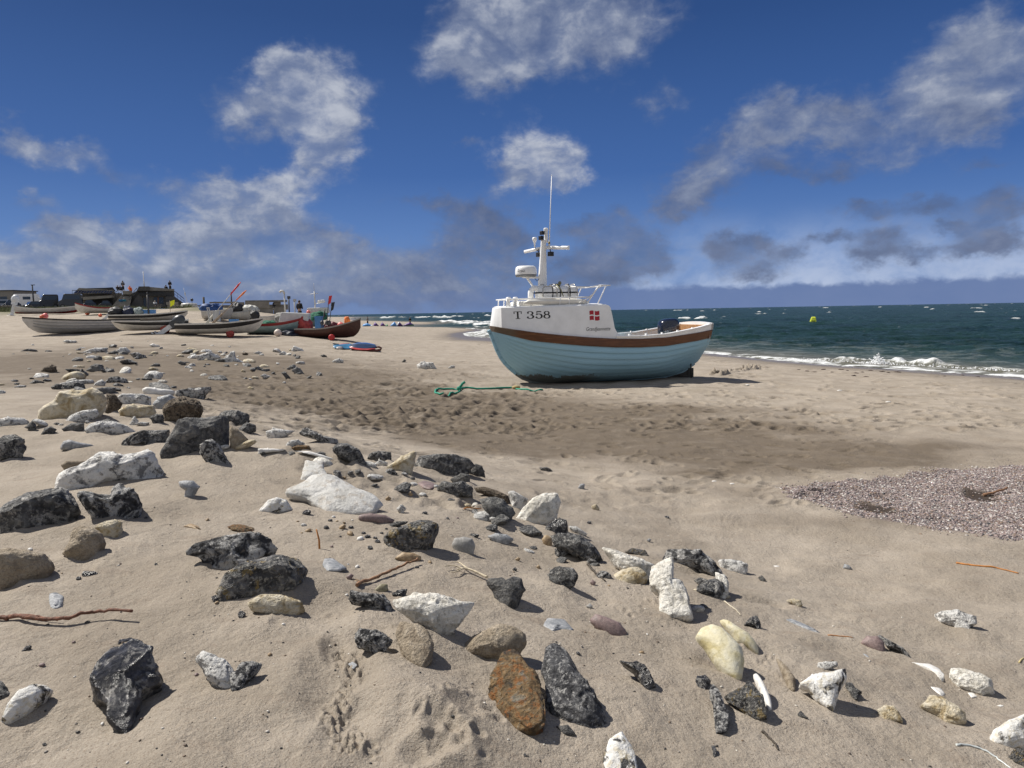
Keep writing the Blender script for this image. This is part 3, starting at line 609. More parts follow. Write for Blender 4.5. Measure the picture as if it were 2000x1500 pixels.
('black', 'pebble', 0, 'thin dark pebble behind the round light grey pebble', '914,1046 922,1042 938,1044 932,1049 919,1050'),
('bgrey', 'rock', 0, 'flat grey stone right of the round light grey pebble', '954,1048 969,1042 990,1044 1003,1053 987,1064 969,1063'),
('purple', 'pebble', 1, 'brown flat disc stone in front of the big black rock', '815,949 826,941 844,942 854,949 844,960 826,958'),
('tan', 'pebble', 0, 'small brown round pebble at the right tip of the flat slab', '752,974 758,968 765,974 758,978'),
('tan', 'pebble', 0, 'small brown round pebble above and right of the flat slab tip', '797,964 802,959 807,965 802,969'),
('white', 'pebble', 0, 'small white knobbly stone right of the flat slab tip', '774,994 783,985 793,992 786,1003'),
('bgrey', 'pebble', 1, 'pale blue-grey flat stone with a twig stuck beside it', '628,1110 633,1092 652,1087 672,1102 679,1110 662,1118 636,1122'),
('purple', 'pebble', 0, 'small purple pebble between the pale flat stone and the brown stick', '676,1127 685,1120 691,1124 683,1133'),
('tan', 'pebble', 1, 'small translucent tan pebble right of the small purple one', '684,1135 696,1130 706,1133 696,1139'),
('olive', 'pebble', 0, 'olive pebble below the brown stick', '729,1153 743,1140 757,1141 758,1152 745,1159'),
('black', 'pebble', 0, 'dark oval pebble above the big cream-white rock in the centre', '765,1163 776,1152 796,1150 792,1163 774,1168'),
('wdark', 'rock', 0, 'dark and white veined rock left of the big cream-white rock', '679,1170 685,1154 704,1159 730,1161 750,1158 761,1172 774,1200 745,1192 714,1182 688,1180'),
('chalk', 'boulder', 0, 'big cream-white rock with a stub at its right end, in the centre', '763,1172 786,1165 815,1158 850,1161 885,1170 908,1181 922,1175 928,1181 916,1200 890,1223 861,1252 850,1251 832,1229 798,1209 774,1194'),
('dgrey', 'rock', 0, 'dark grey heart shaped rock with a dry root trailing from it', '948,1138 960,1131 987,1134 1002,1126 1020,1131 1023,1156 1011,1178 990,1192 972,1180 963,1156'),
('sandy', 'rock', 0, 'sand-coated domed rock below the big cream-white rock', '780,1216 815,1222 838,1236 848,1262 844,1287 827,1304 809,1299 786,1275 772,1239'),
('sandy', 'boulder', 0, 'sand-brown overhanging ledge rock above the rusty brown boulder', '900,1267 918,1246 954,1228 978,1220 1008,1225 1026,1237 1030,1255 1014,1274 978,1284 942,1280 912,1279 900,1292 882,1280'),
('wdark', 'rock', 0, 'small black and pale blue flint left of the sand-coated domed rock', '690,1242 702,1226 716,1228 734,1228 751,1239 769,1254 754,1271 740,1283 722,1266 699,1262'),
('bgrey', 'pebble', 1, 'milky grey translucent pebble below the small black and pale blue flint', '679,1300 690,1297 699,1304 690,1312'),
('chalk', 'boulder', 0, 'bright white boulder, front one of a pair on the ridge', '1000,1018 1020,993 1041,972 1062,963 1089,962 1096,981 1090,1002 1086,1020 1062,1034 1032,1035 1014,1034'),
('white', 'rock', 0, 'white rock behind the left of the bright white boulder', '992,960 1002,958 1032,975 1020,994 1005,1000'),
('black', 'rock', 0, 'black rock in the shade under the bright white boulder', '1058,1042 1068,1026 1092,1011 1107,1016 1110,1036 1104,1046 1080,1046'),
('tan', 'pebble', 0, 'tan egg shaped pebble below the black shaded rock', '1058,1054 1065,1044 1077,1050 1080,1069 1065,1064'),
('dark', 'rock', 0, 'long dark speckled rock lying down the ridge slope', '1076,1048 1092,1042 1116,1041 1140,1047 1164,1068 1178,1086 1170,1108 1149,1100 1131,1088 1107,1078 1083,1070'),
('white', 'rock', 0, 'white stone behind the long dark speckled rock', '1110,1027 1128,1029 1146,1041 1140,1048 1116,1039'),
('chalk', 'rock', 0, 'long white rock between the dark speckled rock and the white tower rock', '1173,1068 1200,1074 1224,1083 1254,1092 1281,1104 1272,1123 1254,1139 1233,1129 1200,1108 1191,1093'),
('dark', 'rock', 0, 'round dark speckled stone alone on the sand below the ridge', '1070,1123 1080,1110 1095,1107 1119,1110 1130,1125 1122,1141 1101,1151 1080,1144'),
('dmix', 'rock', 0, 'dark stone with a brown streak behind the long white rock', '1218,1078 1236,1071 1260,1074 1272,1091 1248,1088'),
('chalk', 'rock', 0, 'white knobbly tower shaped rock with hollows at the ridge', '1268,1132 1272,1113 1296,1098 1314,1090 1317,1110 1314,1134 1332,1140 1344,1158 1350,1185 1356,1203 1332,1202 1299,1206 1287,1190 1287,1162 1269,1148'),
('wdark', 'rock', 0, 'white rock with black streaks arching over sand at the ridge', '1293,1096 1302,1074 1332,1071 1368,1074 1395,1095 1419,1122 1410,1132 1386,1120 1356,1111 1320,1108'),
('chalk', 'rock', 0, 'white foot of the arching black streaked rock', '1395,1122 1416,1122 1424,1137 1422,1162 1416,1174 1398,1169 1407,1147'),
('dark', 'rock', 0, 'dark nodule under the arching black streaked rock', '1358,1136 1368,1128 1392,1137 1410,1137 1416,1153 1407,1165 1392,1169 1380,1153'),
('white', 'rock', 0, 'white rounded rock right of the arching black streaked rock', '1401,1094 1428,1092 1449,1095 1460,1107 1458,1121 1434,1117 1419,1120 1407,1108'),
('bgrey', 'pebble', 1, 'shiny blue-grey flint flake lying flat on the sand in the centre', '1060,1224 1068,1203 1104,1197 1116,1218 1125,1233 1095,1233 1077,1244'),
('purple', 'pebble', 0, 'smooth reddish purple oblong pebble in the centre right', '1153,1213 1164,1202 1185,1206 1212,1218 1222,1231 1218,1243 1194,1243 1164,1228'),
('black', 'rock', 0, 'small black hooked flint right of the ridge foot', '1450,1222 1464,1206 1479,1203 1486,1218 1486,1234 1474,1222 1458,1220'),
('white', 'pebble', 0, 'small white chip above the shiny blue-grey flake', '1144,1184 1152,1178 1158,1185 1152,1189'),
('cream', 'pebble', 0, 'small cream shell-like stone on the smooth sand behind the white boulder', '1154,989 1164,984 1172,994 1161,997'),
('bgrey', 'pebble', 0, 'small grey chip farther back on the smooth sand', '1128,953 1134,945 1142,946 1140,956'),
('dark', 'rock', 0, 'little dark stone on the smooth sand near the big black rock', '1052,914 1068,912 1079,918 1068,921'),
('bgrey', 'pebble', 0, 'little grey pebble on the smooth sand right of the white boulder', '1263,1055 1268,1051 1272,1054 1268,1059'),
('black', 'pebble', 0, 'tiny black pebble left of the round dark speckled stone', '1001,1112 1006,1108 1010,1112 1006,1116'),
('tan', 'pebble', 0, 'tiny tan pebble above the heart shaped rock', '1047,1107 1052,1103 1056,1108 1052,1111'),
('tan', 'pebble', 0, 'tiny tan pebble between the flat grey stone and the speckled rock', '1006,1092 1012,1088 1017,1091 1012,1096'),
('purple', 'pebble', 0, 'small reddish brown pebble right of the round dark speckled stone', '1152,1138 1156,1132 1164,1137 1160,1144'),
('dark', 'pebble', 0, 'small dark stone right of the white rounded rock', '1482,1130 1490,1125 1496,1133 1491,1136'),
('brown', 'boulder', 0, 'rusty brown pointed boulder at the bottom centre', '950,1360 957,1333 972,1300 978,1282 999,1275 1014,1285 1029,1306 1047,1321 1056,1339 1065,1372 1066,1416 1044,1428 1011,1418 981,1404 969,1380'),
('specklegrey', 'boulder', 0, 'grey boulder speckled white beside the rusty brown one', '1056,1306 1065,1270 1080,1262 1098,1266 1113,1279 1131,1309 1152,1336 1176,1366 1186,1387 1182,1406 1158,1420 1128,1418 1095,1406 1071,1394 1065,1366 1065,1342'),
('dgrey', 'rock', 0, 'small grey-brown stone beneath the white speckled grey boulder', '1086,1418 1110,1417 1126,1434 1116,1439 1092,1430'),
('wcap', 'rock', 0, 'white topped flint with a dark brown side at the bottom edge', '1176,1486 1188,1450 1215,1432 1233,1456 1242,1480 1248,1510 1179,1510'),
('black', 'pebble', 0, 'black flint flake right of the white speckled grey boulder', '1206,1291 1218,1294 1233,1297 1242,1291 1260,1303 1275,1321 1285,1338 1264,1345 1254,1334 1236,1313'),
('smoothcream', 'boulder', 0, 'smooth pale yellow lobed stone at the lower right', '1358,1246 1368,1231 1389,1222 1410,1230 1431,1249 1450,1270 1454,1288 1449,1316 1440,1322 1416,1310 1396,1292 1377,1268'),
('smoothcream', 'rock', 0, 'pale yellow tongue shaped stone behind the lobed one', '1407,1214 1419,1213 1440,1225 1464,1240 1479,1258 1478,1271 1458,1262 1440,1256 1422,1235'),
('black', 'pebble', 0, 'matt black rounded pebble below the pale yellow lobed stone', '1358,1331 1362,1320 1377,1317 1389,1332 1380,1346 1365,1344'),
('wdark', 'rock', 0, 'black flint column with a white top below the black pebble', '1383,1351 1392,1338 1404,1348 1413,1372 1422,1396 1425,1417 1419,1430 1398,1431 1395,1402 1392,1387 1401,1372'),
('smooth_white', 'pebble', 0, 'smooth off-white crescent pebble at the lower right', '1470,1319 1478,1317 1490,1334 1505,1364 1506,1383 1499,1384 1487,1356'),
('dmix', 'rock', 0, 'ragged black flint with white flecks beside the off-white crescent pebble', '1412,1361 1430,1352 1460,1331 1472,1340 1490,1364 1499,1398 1475,1404 1448,1386 1427,1377'),
('black', 'pebble', 0, 'tiny black splinter near the bottom edge', '1390,1460 1395,1455 1400,1468 1395,1481 1392,1469'),
('wcap', 'rock', 0, 'triangular white and yellow stone with a grey side at lower right', '1558,1341 1586,1322 1625,1313 1652,1307 1655,1325 1640,1350 1626,1386 1610,1374 1595,1365 1577,1350'),
('dark', 'rock', 0, 'dark curved stone behind the triangular stone', '1649,1336 1664,1337 1678,1353 1673,1368 1664,1359'),
('white', 'pebble', 0, 'small white oblong stone above the triangular stone', '1594,1305 1598,1294 1634,1292 1637,1301 1610,1308'),
('cream', 'rock', 0, 'small cream and grey nodule right of the triangular stone', '1712,1389 1730,1378 1745,1378 1757,1392 1763,1407 1745,1407 1727,1407'),
('cream', 'rock', 0, 'yellow-white shell shaped stone casting a round shadow, lower right', '1796,1383 1814,1361 1841,1364 1868,1379 1886,1394 1888,1407 1871,1414 1850,1413 1832,1398'),
('smooth_white', 'pebble', 1, 'thin white flat fragment with a ragged edge, upper one', '1772,1295 1814,1292 1835,1304 1846,1322 1841,1340 1832,1331 1820,1313'),
('smooth_white', 'pebble', 1, 'thin white flat fragment with a ragged edge, lower one', '1814,1343 1838,1342 1847,1354 1838,1361'),
('chalk', 'rock', 0, 'cream-white loaf shaped stone right of the flat fragments', '1853,1323 1856,1307 1886,1307 1916,1316 1937,1331 1944,1348 1919,1356 1895,1348 1868,1341'),
('wcap', 'rock', 0, 'white flint with a black underside cut by the right edge', '1928,1446 1940,1427 1970,1409 2012,1394 2012,1450 1970,1458 1934,1454'),
('dmix', 'rock', 0, 'orange and grey mottled stone in the lower right corner', '1967,1479 1979,1466 2009,1464 2012,1498 1985,1491'),
('white', 'rock', 0, 'knobbly grey-white rock alone on the right of the sand', '1824,1200 1838,1193 1871,1192 1886,1198 1907,1204 1909,1218 1895,1221 1895,1232 1877,1232 1862,1221 1835,1216'),
('purple', 'rock', 0, 'purple-grey domed stone half buried, leaning on a black and white one', '1680,1257 1694,1244 1715,1243 1727,1256 1728,1273 1718,1277 1700,1269'),
('wdark', 'rock', 0, 'long black and white stone behind the purple-grey dome', '1712,1243 1721,1241 1742,1256 1766,1268 1780,1280 1775,1286 1754,1270 1733,1267 1726,1251'),
('cream', 'pebble', 0, 'little yellow nodule on the sand right of the ridge foot', '1536,1174 1547,1170 1564,1172 1567,1180 1562,1186 1547,1180'),
('bgrey', 'pebble', 1, 'long grey shard lying flat on the right-hand sand', '1529,1212 1541,1207 1568,1216 1592,1226 1610,1238 1580,1232 1556,1222'),
('dark', 'pebble', 0, 'small dark chip below the triangular stone', '1558,1396 1564,1388 1577,1401 1565,1403'),
('bgrey', 'pebble', 1, 'small curved grey chip below the purple-grey dome', '1684,1274 1694,1278 1700,1288 1691,1283'),
('sandy', 'rock', 0, 'sand-coloured lumpy stone left of the triangular stone', '1520,1296 1538,1304 1553,1328 1553,1350 1541,1342 1529,1318'),
('smooth_white', 'pebble', 1, 'tiny white flake beside the white flint at the right edge', '1946,1379 1954,1376 1962,1378 1955,1381'),
('smooth_white', 'pebble', 1, 'small white flat chip under the cream-white loaf stone', '1889,1354 1900,1352 1910,1361 1898,1364'),
('smooth_white', 'pebble', 1, 'lone white flake on the sand beyond the white rounded rock', '1509,1105 1516,1104 1523,1106 1516,1108'),
('bgrey', 'pebble', 0, 'half buried grey stone on the open sand right of the ridge', '1645,1110 1650,1102 1658,1104 1666,1112'),
('dark', 'pebble', 0, 'small dark flint chip just beyond the white rounded rock', '1480,1128 1488,1125 1496,1132 1493,1135'),
]
# ------------------------------------------------------------------ stones
def stone_mat(name, stops, scale=2.2, speck=None, spamt=.5, spscale=9, rough=.8, bump=.6, bscale=7, dist=.8, patch=None, pthr=.55, pscale=1.6, crack=0., spec=.35):
    m = bpy.data.materials.new('stone_'+name); m.use_nodes = True; g = NT(m.node_tree); b = m.node_tree.nodes['Principled BSDF']
    tc = g.n('ShaderNodeTexCoord').outputs['Object']; rn = g.n('ShaderNodeObjectInfo').outputs['Random']
    off = g.n('ShaderNodeCombineXYZ'); g.put(off.inputs[0], g.m('MULTIPLY', rn, 37.)); g.put(off.inputs[1], g.m('MULTIPLY', rn, 91.)); g.put(off.inputs[2], g.m('MULTIPLY', rn, 53.))
    P = g.v('ADD', tc, off.outputs[0])
    n = g.m('MULTIPLY_ADD', g.m('SUBTRACT', g.noise(P, scale, 7, .62, dist), .5), 1.8, .5)
    c = g.ramp(n, stops)
    if patch:
        pn = g.noise(P, pscale, 8, .68, .6); c = g.mix(g.ss(pn, pthr-.02, pthr+.03), c, patch)
    if speck:
        sn = g.noise(P, spscale, 5, .7, .3); c = g.mix(g.m('MULTIPLY', g.ss(sn, .515, .60), spamt), c, speck)
    f = g.noise(P, 28, 4, .7); c = g.mix(g.m('MULTIPLY', g.ss(f, .45, .75), .28), c, (.03,.028,.025))
    if crack:
        v = g.voro(g.v('ADD', P, g.v('MULTIPLY', g.noise(P, 3, 4, color=True), (.5,.5,.5))), 2.4, 'DISTANCE_TO_EDGE'); c = g.mix(g.ss(v, .035, .0, 0., crack), c, (.05,.045,.04))
    # grains of sand lodged on the stone
    sd = g.noise(P, 3.1, 6, .7); c = g.mix(g.ss(sd, .66, .72, 0., .6), c, (.34,.28,.21))
    g.put(b.inputs['Base Color'], c); b.inputs['Roughness'].default_value = rough; b.inputs['Specular IOR Level'].default_value = spec
    h = g.m('ADD', g.m('MULTIPLY', g.noise(P, bscale, 8, .68, .4), .10), g.m('MULTIPLY', n, .05))
    h = g.m('ADD', h, g.m('MULTIPLY', g.voro(P, bscale*.9), .03))
    g.put(b.inputs['Normal'], g.bump(h, bump, 1.0))
    return m
WH, CR, DK, BK, SD = (.80,.78,.74), (.62,.55,.42), (.075,.075,.078), (.022,.022,.025), (.37,.30,.22)
SM = {
 'white': stone_mat('white', [(.25,(.55,.54,.51)),(.45,(.72,.71,.68)),(.7,WH)], 1.6, DK, .75, 2.3, patch=(.10,.10,.105), pthr=.60, pscale=1.3),
 'smooth_white': stone_mat('smooth_white', [(.3,(.62,.60,.56)),(.7,(.78,.76,.72))], 1.3, None, bump=.22, rough=.6),
 'chalk': stone_mat('chalk', [(.3,(.58,.55,.48)),(.5,(.74,.71,.64)),(.75,(.80,.78,.72))], 1.4, (.28,.26,.22), .6, 3.5, bump=.5, bscale=4.5, crack=.25),
 'cream': stone_mat('cream', [(.25,(.36,.27,.14)),(.45,(.58,.50,.35)),(.7,(.66,.60,.48))], 1.4, (.30,.25,.17), .5, 5, bump=.55, bscale=5),
 'smoothcream': stone_mat('smoothcream', [(.25,(.44,.38,.20)),(.5,(.60,.55,.38)),(.75,(.62,.59,.47))], 1.1, None, bump=.18, rough=.65),
 'dark': stone_mat('dark', [(.25,(.035,.035,.037)),(.5,(.12,.12,.12)),(.75,(.28,.28,.27))], 2.6, patch=(.60,.58,.54), pthr=.575, pscale=2.0, speck=(.50,.48,.44), spamt=.7, spscale=5.5, bump=.95, bscale=5.5, rough=.6, spec=.5),
 'dmix': stone_mat('dmix', [(.25,(.03,.03,.032)),(.5,(.11,.11,.108)),(.7,(.26,.25,.24))], 2.6, (.55,.52,.46), .8, 7, patch=(.36,.26,.10), pthr=.57, pscale=2.4, bump=.9, rough=.55, spec=.5),
 'dgrey': stone_mat('dgrey', [(.25,(.045,.045,.047)),(.5,(.11,.11,.11)),(.75,(.21,.205,.195))], 2.2, (.32,.30,.27), .5, 8, bump=.7, bscale=6),
 'grey': stone_mat('grey', [(.25,(.09,.09,.09)),(.5,(.20,.20,.195)),(.75,(.38,.37,.35))], 2.2, (.5,.48,.44), .6, 9, bump=.8),
 'specklegrey': stone_mat('specklegrey', [(.25,(.05,.05,.055)),(.5,(.14,.14,.145)),(.75,(.27,.27,.275))], 2.6, (.62,.61,.59), .9, 7.5, bump=1.0, bscale=7),
 'speck': stone_mat('speck', [(.25,(.10,.075,.05)),(.5,(.27,.21,.15)),(.75,(.42,.35,.26))], 3.2, (.04,.035,.03), .9, 9, bump=1.0, bscale=9),
 'sandy': stone_mat('sandy', [(.25,(.24,.19,.135)),(.5,(.37,.305,.22)),(.75,(.46,.39,.30))], 1.5, (.15,.12,.09), .5, 11, bump=.55, bscale=8),
 'brown': stone_mat('brown', [(.25,(.06,.05,.04)),(.45,(.21,.145,.075)),(.6,(.30,.19,.085)),(.78,(.30,.27,.21))], 2.4, (.34,.13,.03), .7, 4, bump=.8),
 'slab': stone_mat('slab', [(.3,(.44,.43,.40)),(.55,(.55,.54,.51)),(.75,(.60,.59,.56))], 1.6, (.33,.27,.2), .5, 3, bump=.3, rough=.6),
 'wdark': stone_mat('wdark', [(.36,(.07,.07,.075)),(.45,(.22,.22,.22)),(.52,(.60,.59,.57)),(.8,WH)], 2.0, BK, .8, 4.5, bump=.9),
 'wcap': stone_mat('wcap', [(.3,(.60,.59,.56)),(.7,(.76,.75,.72))], 1.3, (.50,.42,.26), .5, 3, patch=(.04,.038,.038), pthr=.56, pscale=.8, bump=.35, rough=.5),
 'black': stone_mat('black', [(.3,(.010,.010,.012)),(.55,(.028,.028,.032)),(.8,(.10,.10,.11))], 1.8, (.42,.40,.36), .55, 2.6, bump=.5, rough=.28, spec=.6),
 'bgrey': stone_mat('bgrey', [(.3,(.19,.20,.21)),(.55,(.30,.31,.32)),(.78,(.46,.46,.46))], 1.8, None, bump=.3, rough=.45, spec=.5),
 'purple': stone_mat('purple', [(.3,(.145,.105,.10)),(.7,(.245,.175,.165))], 3, (.36,.30,.28), .4, 14, bump=.12, rough=.55),
 'pebble': stone_mat('pebble', [(.3,(.24,.235,.22)),(.7,(.36,.35,.33))], 2, (.16,.15,.14), .4, 10, bump=.12, rough=.6),
 'tan': stone_mat('tan', [(.3,(.22,.15,.09)),(.7,(.40,.30,.18))], 1.6, None, bump=.12, rough=.55),
 'olive': stone_mat('olive', [(.3,(.17,.15,.09)),(.7,(.31,.28,.19))], 1.6, None, bump=.12, rough=.55),
}
_ico = {}
def ico(k):
    if k not in _ico:
        bm = bmesh.new(); bmesh.ops.create_icosphere(bm, subdivisions=k, radius=1)
        _ico[k] = (np.array([v.co[:] for v in bm.verts]), np.array([[v.index for v in f.verts] for f in bm.faces])); bm.free()
    return _ico[k]
ROUGH = {'dark':(.13,.9),'dmix':(.13,.9),'dgrey':(.10,.8),'grey':(.12,.8),'specklegrey':(.11,.9),'white':(.12,.6),'wdark':(.17,1.),'cream':(.10,.3),'chalk':(.13,.4),
         'brown':(.12,.8),'speck':(.13,.6),'sandy':(.08,.2),'slab':(.05,.5),'wcap':(.07,.5),'black':(.10,1.),'smooth_white':(.05,.15),'smoothcream':(.03,0),'bgrey':(.05,.2),
         'purple':(.015,0),'pebble':(.015,0),'tan':(.02,0),'olive':(.02,0)}
def facet(D, amt, n, seed):                       # knap flat faces off a unit ball
    r = np.random.RandomState(seed); V = D.copy()
    for _ in range(n):
        a = r.normal(size=3); a /= np.linalg.norm(a); h = r.uniform(.62,.93); e = np.maximum(V@a - h, 0)*amt; V = V - e[:,None]*a
    return V
def rough_up(D, kind, seed):
    am, fc = ROUGH.get(kind, (.1,.4))
    V = facet(D, fc, 16, seed)
    n = fbm(D*1.5+seed*7.7, 4, seed); n2 = 1-np.abs(fbm(D*2.6+seed*3.1, 4, seed+40)); n3 = fbm(D*9+seed, 3, seed+80)
    return V*(1 + am*(.55*n + .75*(n2-.7)) + am*.16*n3)[:,None]
def sil(V, i, j):                                # scale so the outline in the i,j plane is a unit circle
    th = np.arctan2(V[:,j], V[:,i]); r = np.hypot(V[:,i], V[:,j]); nb = 72; k = ((th+math.pi)/(2*math.pi)*nb).astype(int) % nb
    m = np.zeros(nb); np.maximum.at(m, k, r); m[m == 0] = 1.; m = (np.roll(m,1)+2*m+np.roll(m,-1))/4
    f = np.interp(th, (np.arange(-1,nb+1)+.5)/nb*2*math.pi-math.pi, np.concatenate([[m[-1]],m,[m[0]]])); return 1/np.maximum(f,.3)
def radial(P, c, n=360):                          # outline -> distance from the middle per angle
    P = np.array(P, float)-c; A = np.linspace(-math.pi, math.pi, n, endpoint=False); out = np.zeros(n)
    for i, a in enumerate(A):
        d = np.array([math.cos(a), math.sin(a)]); best = 0
        for p, q2 in zip(P, np.roll(P,-1,0)):
            e = q2-p; den = d[0]*e[1]-d[1]*e[0]
            if abs(den) < 1e-9: continue
            t = (p[0]*e[1]-p[1]*e[0])/den; s_ = (p[0]*d[1]-p[1]*d[0])/den
            if t > 0 and -1e-6 <= s_ <= 1+1e-6: best = max(best, t)
        out[i] = best
    out[out==0] = out[out>0].mean() if (out>0).any() else 1
    return (np.roll(out,1)+2*out+np.roll(out,-1))/4
def centroid(P):
    P = np.array(P, float); x, y = P[:,0], P[:,1]; x2, y2 = np.roll(x,-1), np.roll(y,-1); cr_ = x*y2-x2*y; A = cr_.sum()/2
    if abs(A) < 1: return P.mean(0)
    return np.array([((x+x2)*cr_).sum()/(6*A), ((y+y2)*cr_).sum()/(6*A)])
def drift_sand(x, y, s_, h, seed):
    w = window(x, y, 3*s_); dx, dy = GXX[w]-x, GYY[w]-y; a = np.arctan2(dy, dx)
    GZ[w] += h*np.exp(-(dx*dx+dy*dy)/(s_*s_))*(1+.35*np.sin(2*a+seed)+.25*np.sin(3*a+seed*2.))
def make_stone(kind, name, flat, label, pts, seed):
    P = [tuple(map(float, s_.split(','))) for s_ in pts.split()]
    A = np.array(P); c = centroid(A); wpx = A[:,0].max()-A[:,0].min(); hpx = A[:,1].max()-A[:,1].min()
    big = max(wpx, hpx); lev = 5 if big > 75 else (4 if big > 28 else 3)
    D, F = ico(lev)
    bot = A[A[:,1] > A[:,1].max()-.25*hpx]; ax = bot[:,0].mean()*.5+c[0]*.5
    base = hit(ax, A[:,1].max()-.06*hpx)
    if flat:
        W_ = np.array([hit(x, y) for x, y in A]); z0 = W_[:,2].mean(); W2 = []
        for x, y in A:
            d = ray(x,y); t = (z0-EYE)/d[2]; W2.append((d*t)[:2])
        W2 = np.array(W2); cc = centroid(W2); Rt = radial(W2, cc); S = Rt.mean()
        th = np.arctan2(D[:,1], D[:,0]); rr = np.interp(th, np.linspace(-math.pi, math.pi, 361), np.append(Rt, Rt[0]))/S
        V = rough_up(D, kind, seed)
        sc = (np.hypot(D[:,0],D[:,1])+1e-6); pw = np.maximum(sc,.2)**.55/np.maximum(sc,.2)
        V = np.stack([V[:,0]*rr*pw, V[:,1]*rr*pw, V[:,2]*.22], -1)
        o = npmesh(name, V, F, SM[kind]); o.location = (cc[0], cc[1], zsurf(cc[0],cc[1])[0]+.0*S); o.scale = (S,S,S)
        # lie along the slope
        e = .1; zx = (zsurf(cc[0]+e,cc[1])-zsurf(cc[0]-e,cc[1]))[0]/(2*e); zy = (zsurf(cc[0],cc[1]+e)-zsurf(cc[0],cc[1]-e))[0]/(2*e)
        o.rotation_euler = Vector((-zx,-zy,1)).to_track_quat('Z','Y').to_euler() if False else (math.atan(zy), -math.atan(zx), 0)
    else:
        dist0 = np.linalg.norm(base-[0,0,EYE]); m_px = dist0/FPX
        T = .5*math.sqrt(wpx*hpx)*m_px*(.62 if kind != 'slab' else .9); T = min(T, .5*wpx*m_px*.9)
        # how far the stone leans back on the sand: upright for far ones, lying for tall near ones
        lean = float(np.clip((c[1]-1000)/350, 0, 1)*.35 + np.clip((hpx/wpx-.75)/.6, 0, 1)*np.clip((c[1]-1050)/150, 0, 1)*.45)
        if kind == 'slab' and wpx > 1.3*hpx: lean = .68; T = .20*math.sqrt(wpx*hpx)*m_px
        T *= 1-.35*lean
        rc = ray(c[0], c[1]); nrm = -rc*(1-lean) + np.array([0,0,1.])*lean; nrm /= np.linalg.norm(nrm)
        Q0 = base + nrm*T*(-.42*(1-lean)+.12*lean)
        C0 = np.array([0,0,EYE]) + rc*(np.dot(Q0-[0,0,EYE], nrm)/np.dot(rc, nrm))
        right_ = np.array([rc[1], -rc[0], 0]); right_ /= np.linalg.norm(right_); right_ -= nrm*np.dot(right_, nrm); right_ /= np.linalg.norm(right_); fw_ = -nrm; up_ = np.cross(right_, fw_)
        Q = []; low = A[:,1].max()
        for x, y in A:
            if y > c[1]+.15*hpx: y = y + (.20-.12*lean)*hpx*((y-c[1])/(low-c[1]+1e-6))
            d = ray(x, y); w = d*(np.dot(C0-[0,0,EYE], nrm)/np.dot(d, nrm)) + np.array([0,0,EYE]) - C0; Q.append((w@right_, w@up_))
        Rt = radial(Q, np.zeros(2)); S = Rt.mean()
        th = np.arctan2(D[:,2], D[:,0]); rr = np.interp(th, np.linspace(-math.pi, math.pi, 361), np.append(Rt, Rt[0]))/S
        V = rough_up(D, kind, seed); fs_ = sil(V, 0, 2); fs_ = 1+(fs_-1)*np.clip(np.hypot(V[:,0],V[:,2])*1.5,0,1); V[:,0] *= fs_; V[:,2] *= fs_; th = np.arctan2(V[:,2], V[:,0]); rr = np.interp(th, np.linspace(-math.pi, math.pi, 361), np.append(Rt, Rt[0]))/S
        V = np.stack([V[:,0]*rr, np.sign(V[:,1])*np.abs(V[:,1])**.75*T/S, V[:,2]*rr], -1)
        o = npmesh(name, V, F, SM[kind])
        Mx = Matrix(((right_[0],fw_[0],up_[0]),(right_[1],fw_[1],up_[1]),(right_[2],fw_[2],up_[2])))
        o.matrix_world = Matrix.LocRotScale(Vector(C0), Mx.to_quaternion(), Vector((S,S,S)))
    if not flat and wpx > 22 and lean < .3:                     # sand drifted against the stone
        wm = wpx*m_px; drift_sand(C0[0]*.5+base[0]*.5, C0[1]*.5+base[1]*.5, wm*.75, min(.12*hpx*m_px, .05)*(1-.8*lean), seed)
    tag(o, label, {'boulder':'boulder','pebble':'pebble'}.get(name,'rock'))
    return o
NAMES = {'boulder':'boulder','pebble':'pebble','rock':'rock'}
for i, (kind, name, flat, label, pts) in enumerate(ROCKS):
    make_stone(kind, NAMES[name], flat, label, pts, 100+i)
sand.data.vertices.foreach_set('co', np.stack([gx,gy,gz],-1).astype(np.float32).ravel()); sand.data.update()
# loose stones: a handful of shapes, each stone an object of its own
protos = []
for i, kind in enumerate(('white','chalk','wdark','dark','grey','dark','cream','white','chalk','white')):
    D, F = ico(3); V = rough_up(D, kind, 700+i)*np.array([1.,.75,.55]); o = npmesh('flint_stone', V, F, SM[kind]); protos.append((o, kind))
COLW = {'white':'white','wdark':'black and white','dark':'dark','grey':'grey','cream':'cream','chalk':'chalky white'}
def scatter(n, area, smin, smax, where, group, seed, name='flint_stone', kinds=None):
    r = random.Random(seed); k = 0
    while k < n:
        px, py = area(r); p = hit(px, py)
        pr, kind = protos[r.randrange(len(protos))]
        if kinds and kind not in kinds: continue
        o = pr.copy(); COL.objects.link(o); o.name = name
        s_ = smin*(smax/smin)**(r.random()**1.6)*.5
        o.location = (p[0], p[1], p[2] + s_*r.uniform(-.1,.28)); o.scale = (s_*r.uniform(.8,1.4), s_*r.uniform(.8,1.3), s_*r.uniform(.6,1.1)); o.rotation_euler = (r.gauss(0,.25), r.gauss(0,.25), r.uniform(0,6.3))
        tag(o, f'{COLW[kind]} flint stone among those scattered on {where}', 'rock', f'{COLW[kind]} flints on {group}'); k += 1
def far_area(r):
    c = r.choice(((210,690,90,10),(190,695,160,25),(440,700,70,14),(110,720,110,22),(300,720,120,30),(540,725,50,12),(130,755,120,14),(420,690,120,24)))
    while True:
        x, y = r.gauss(c[0], c[1] and c[2]), r.gauss(c[1], c[3])
        if -20 < x < 680 and 664 < y < 775: return x, y
scatter(150, far_area, .10, .62, 'the sand before the boats', 'the far sand', 5)
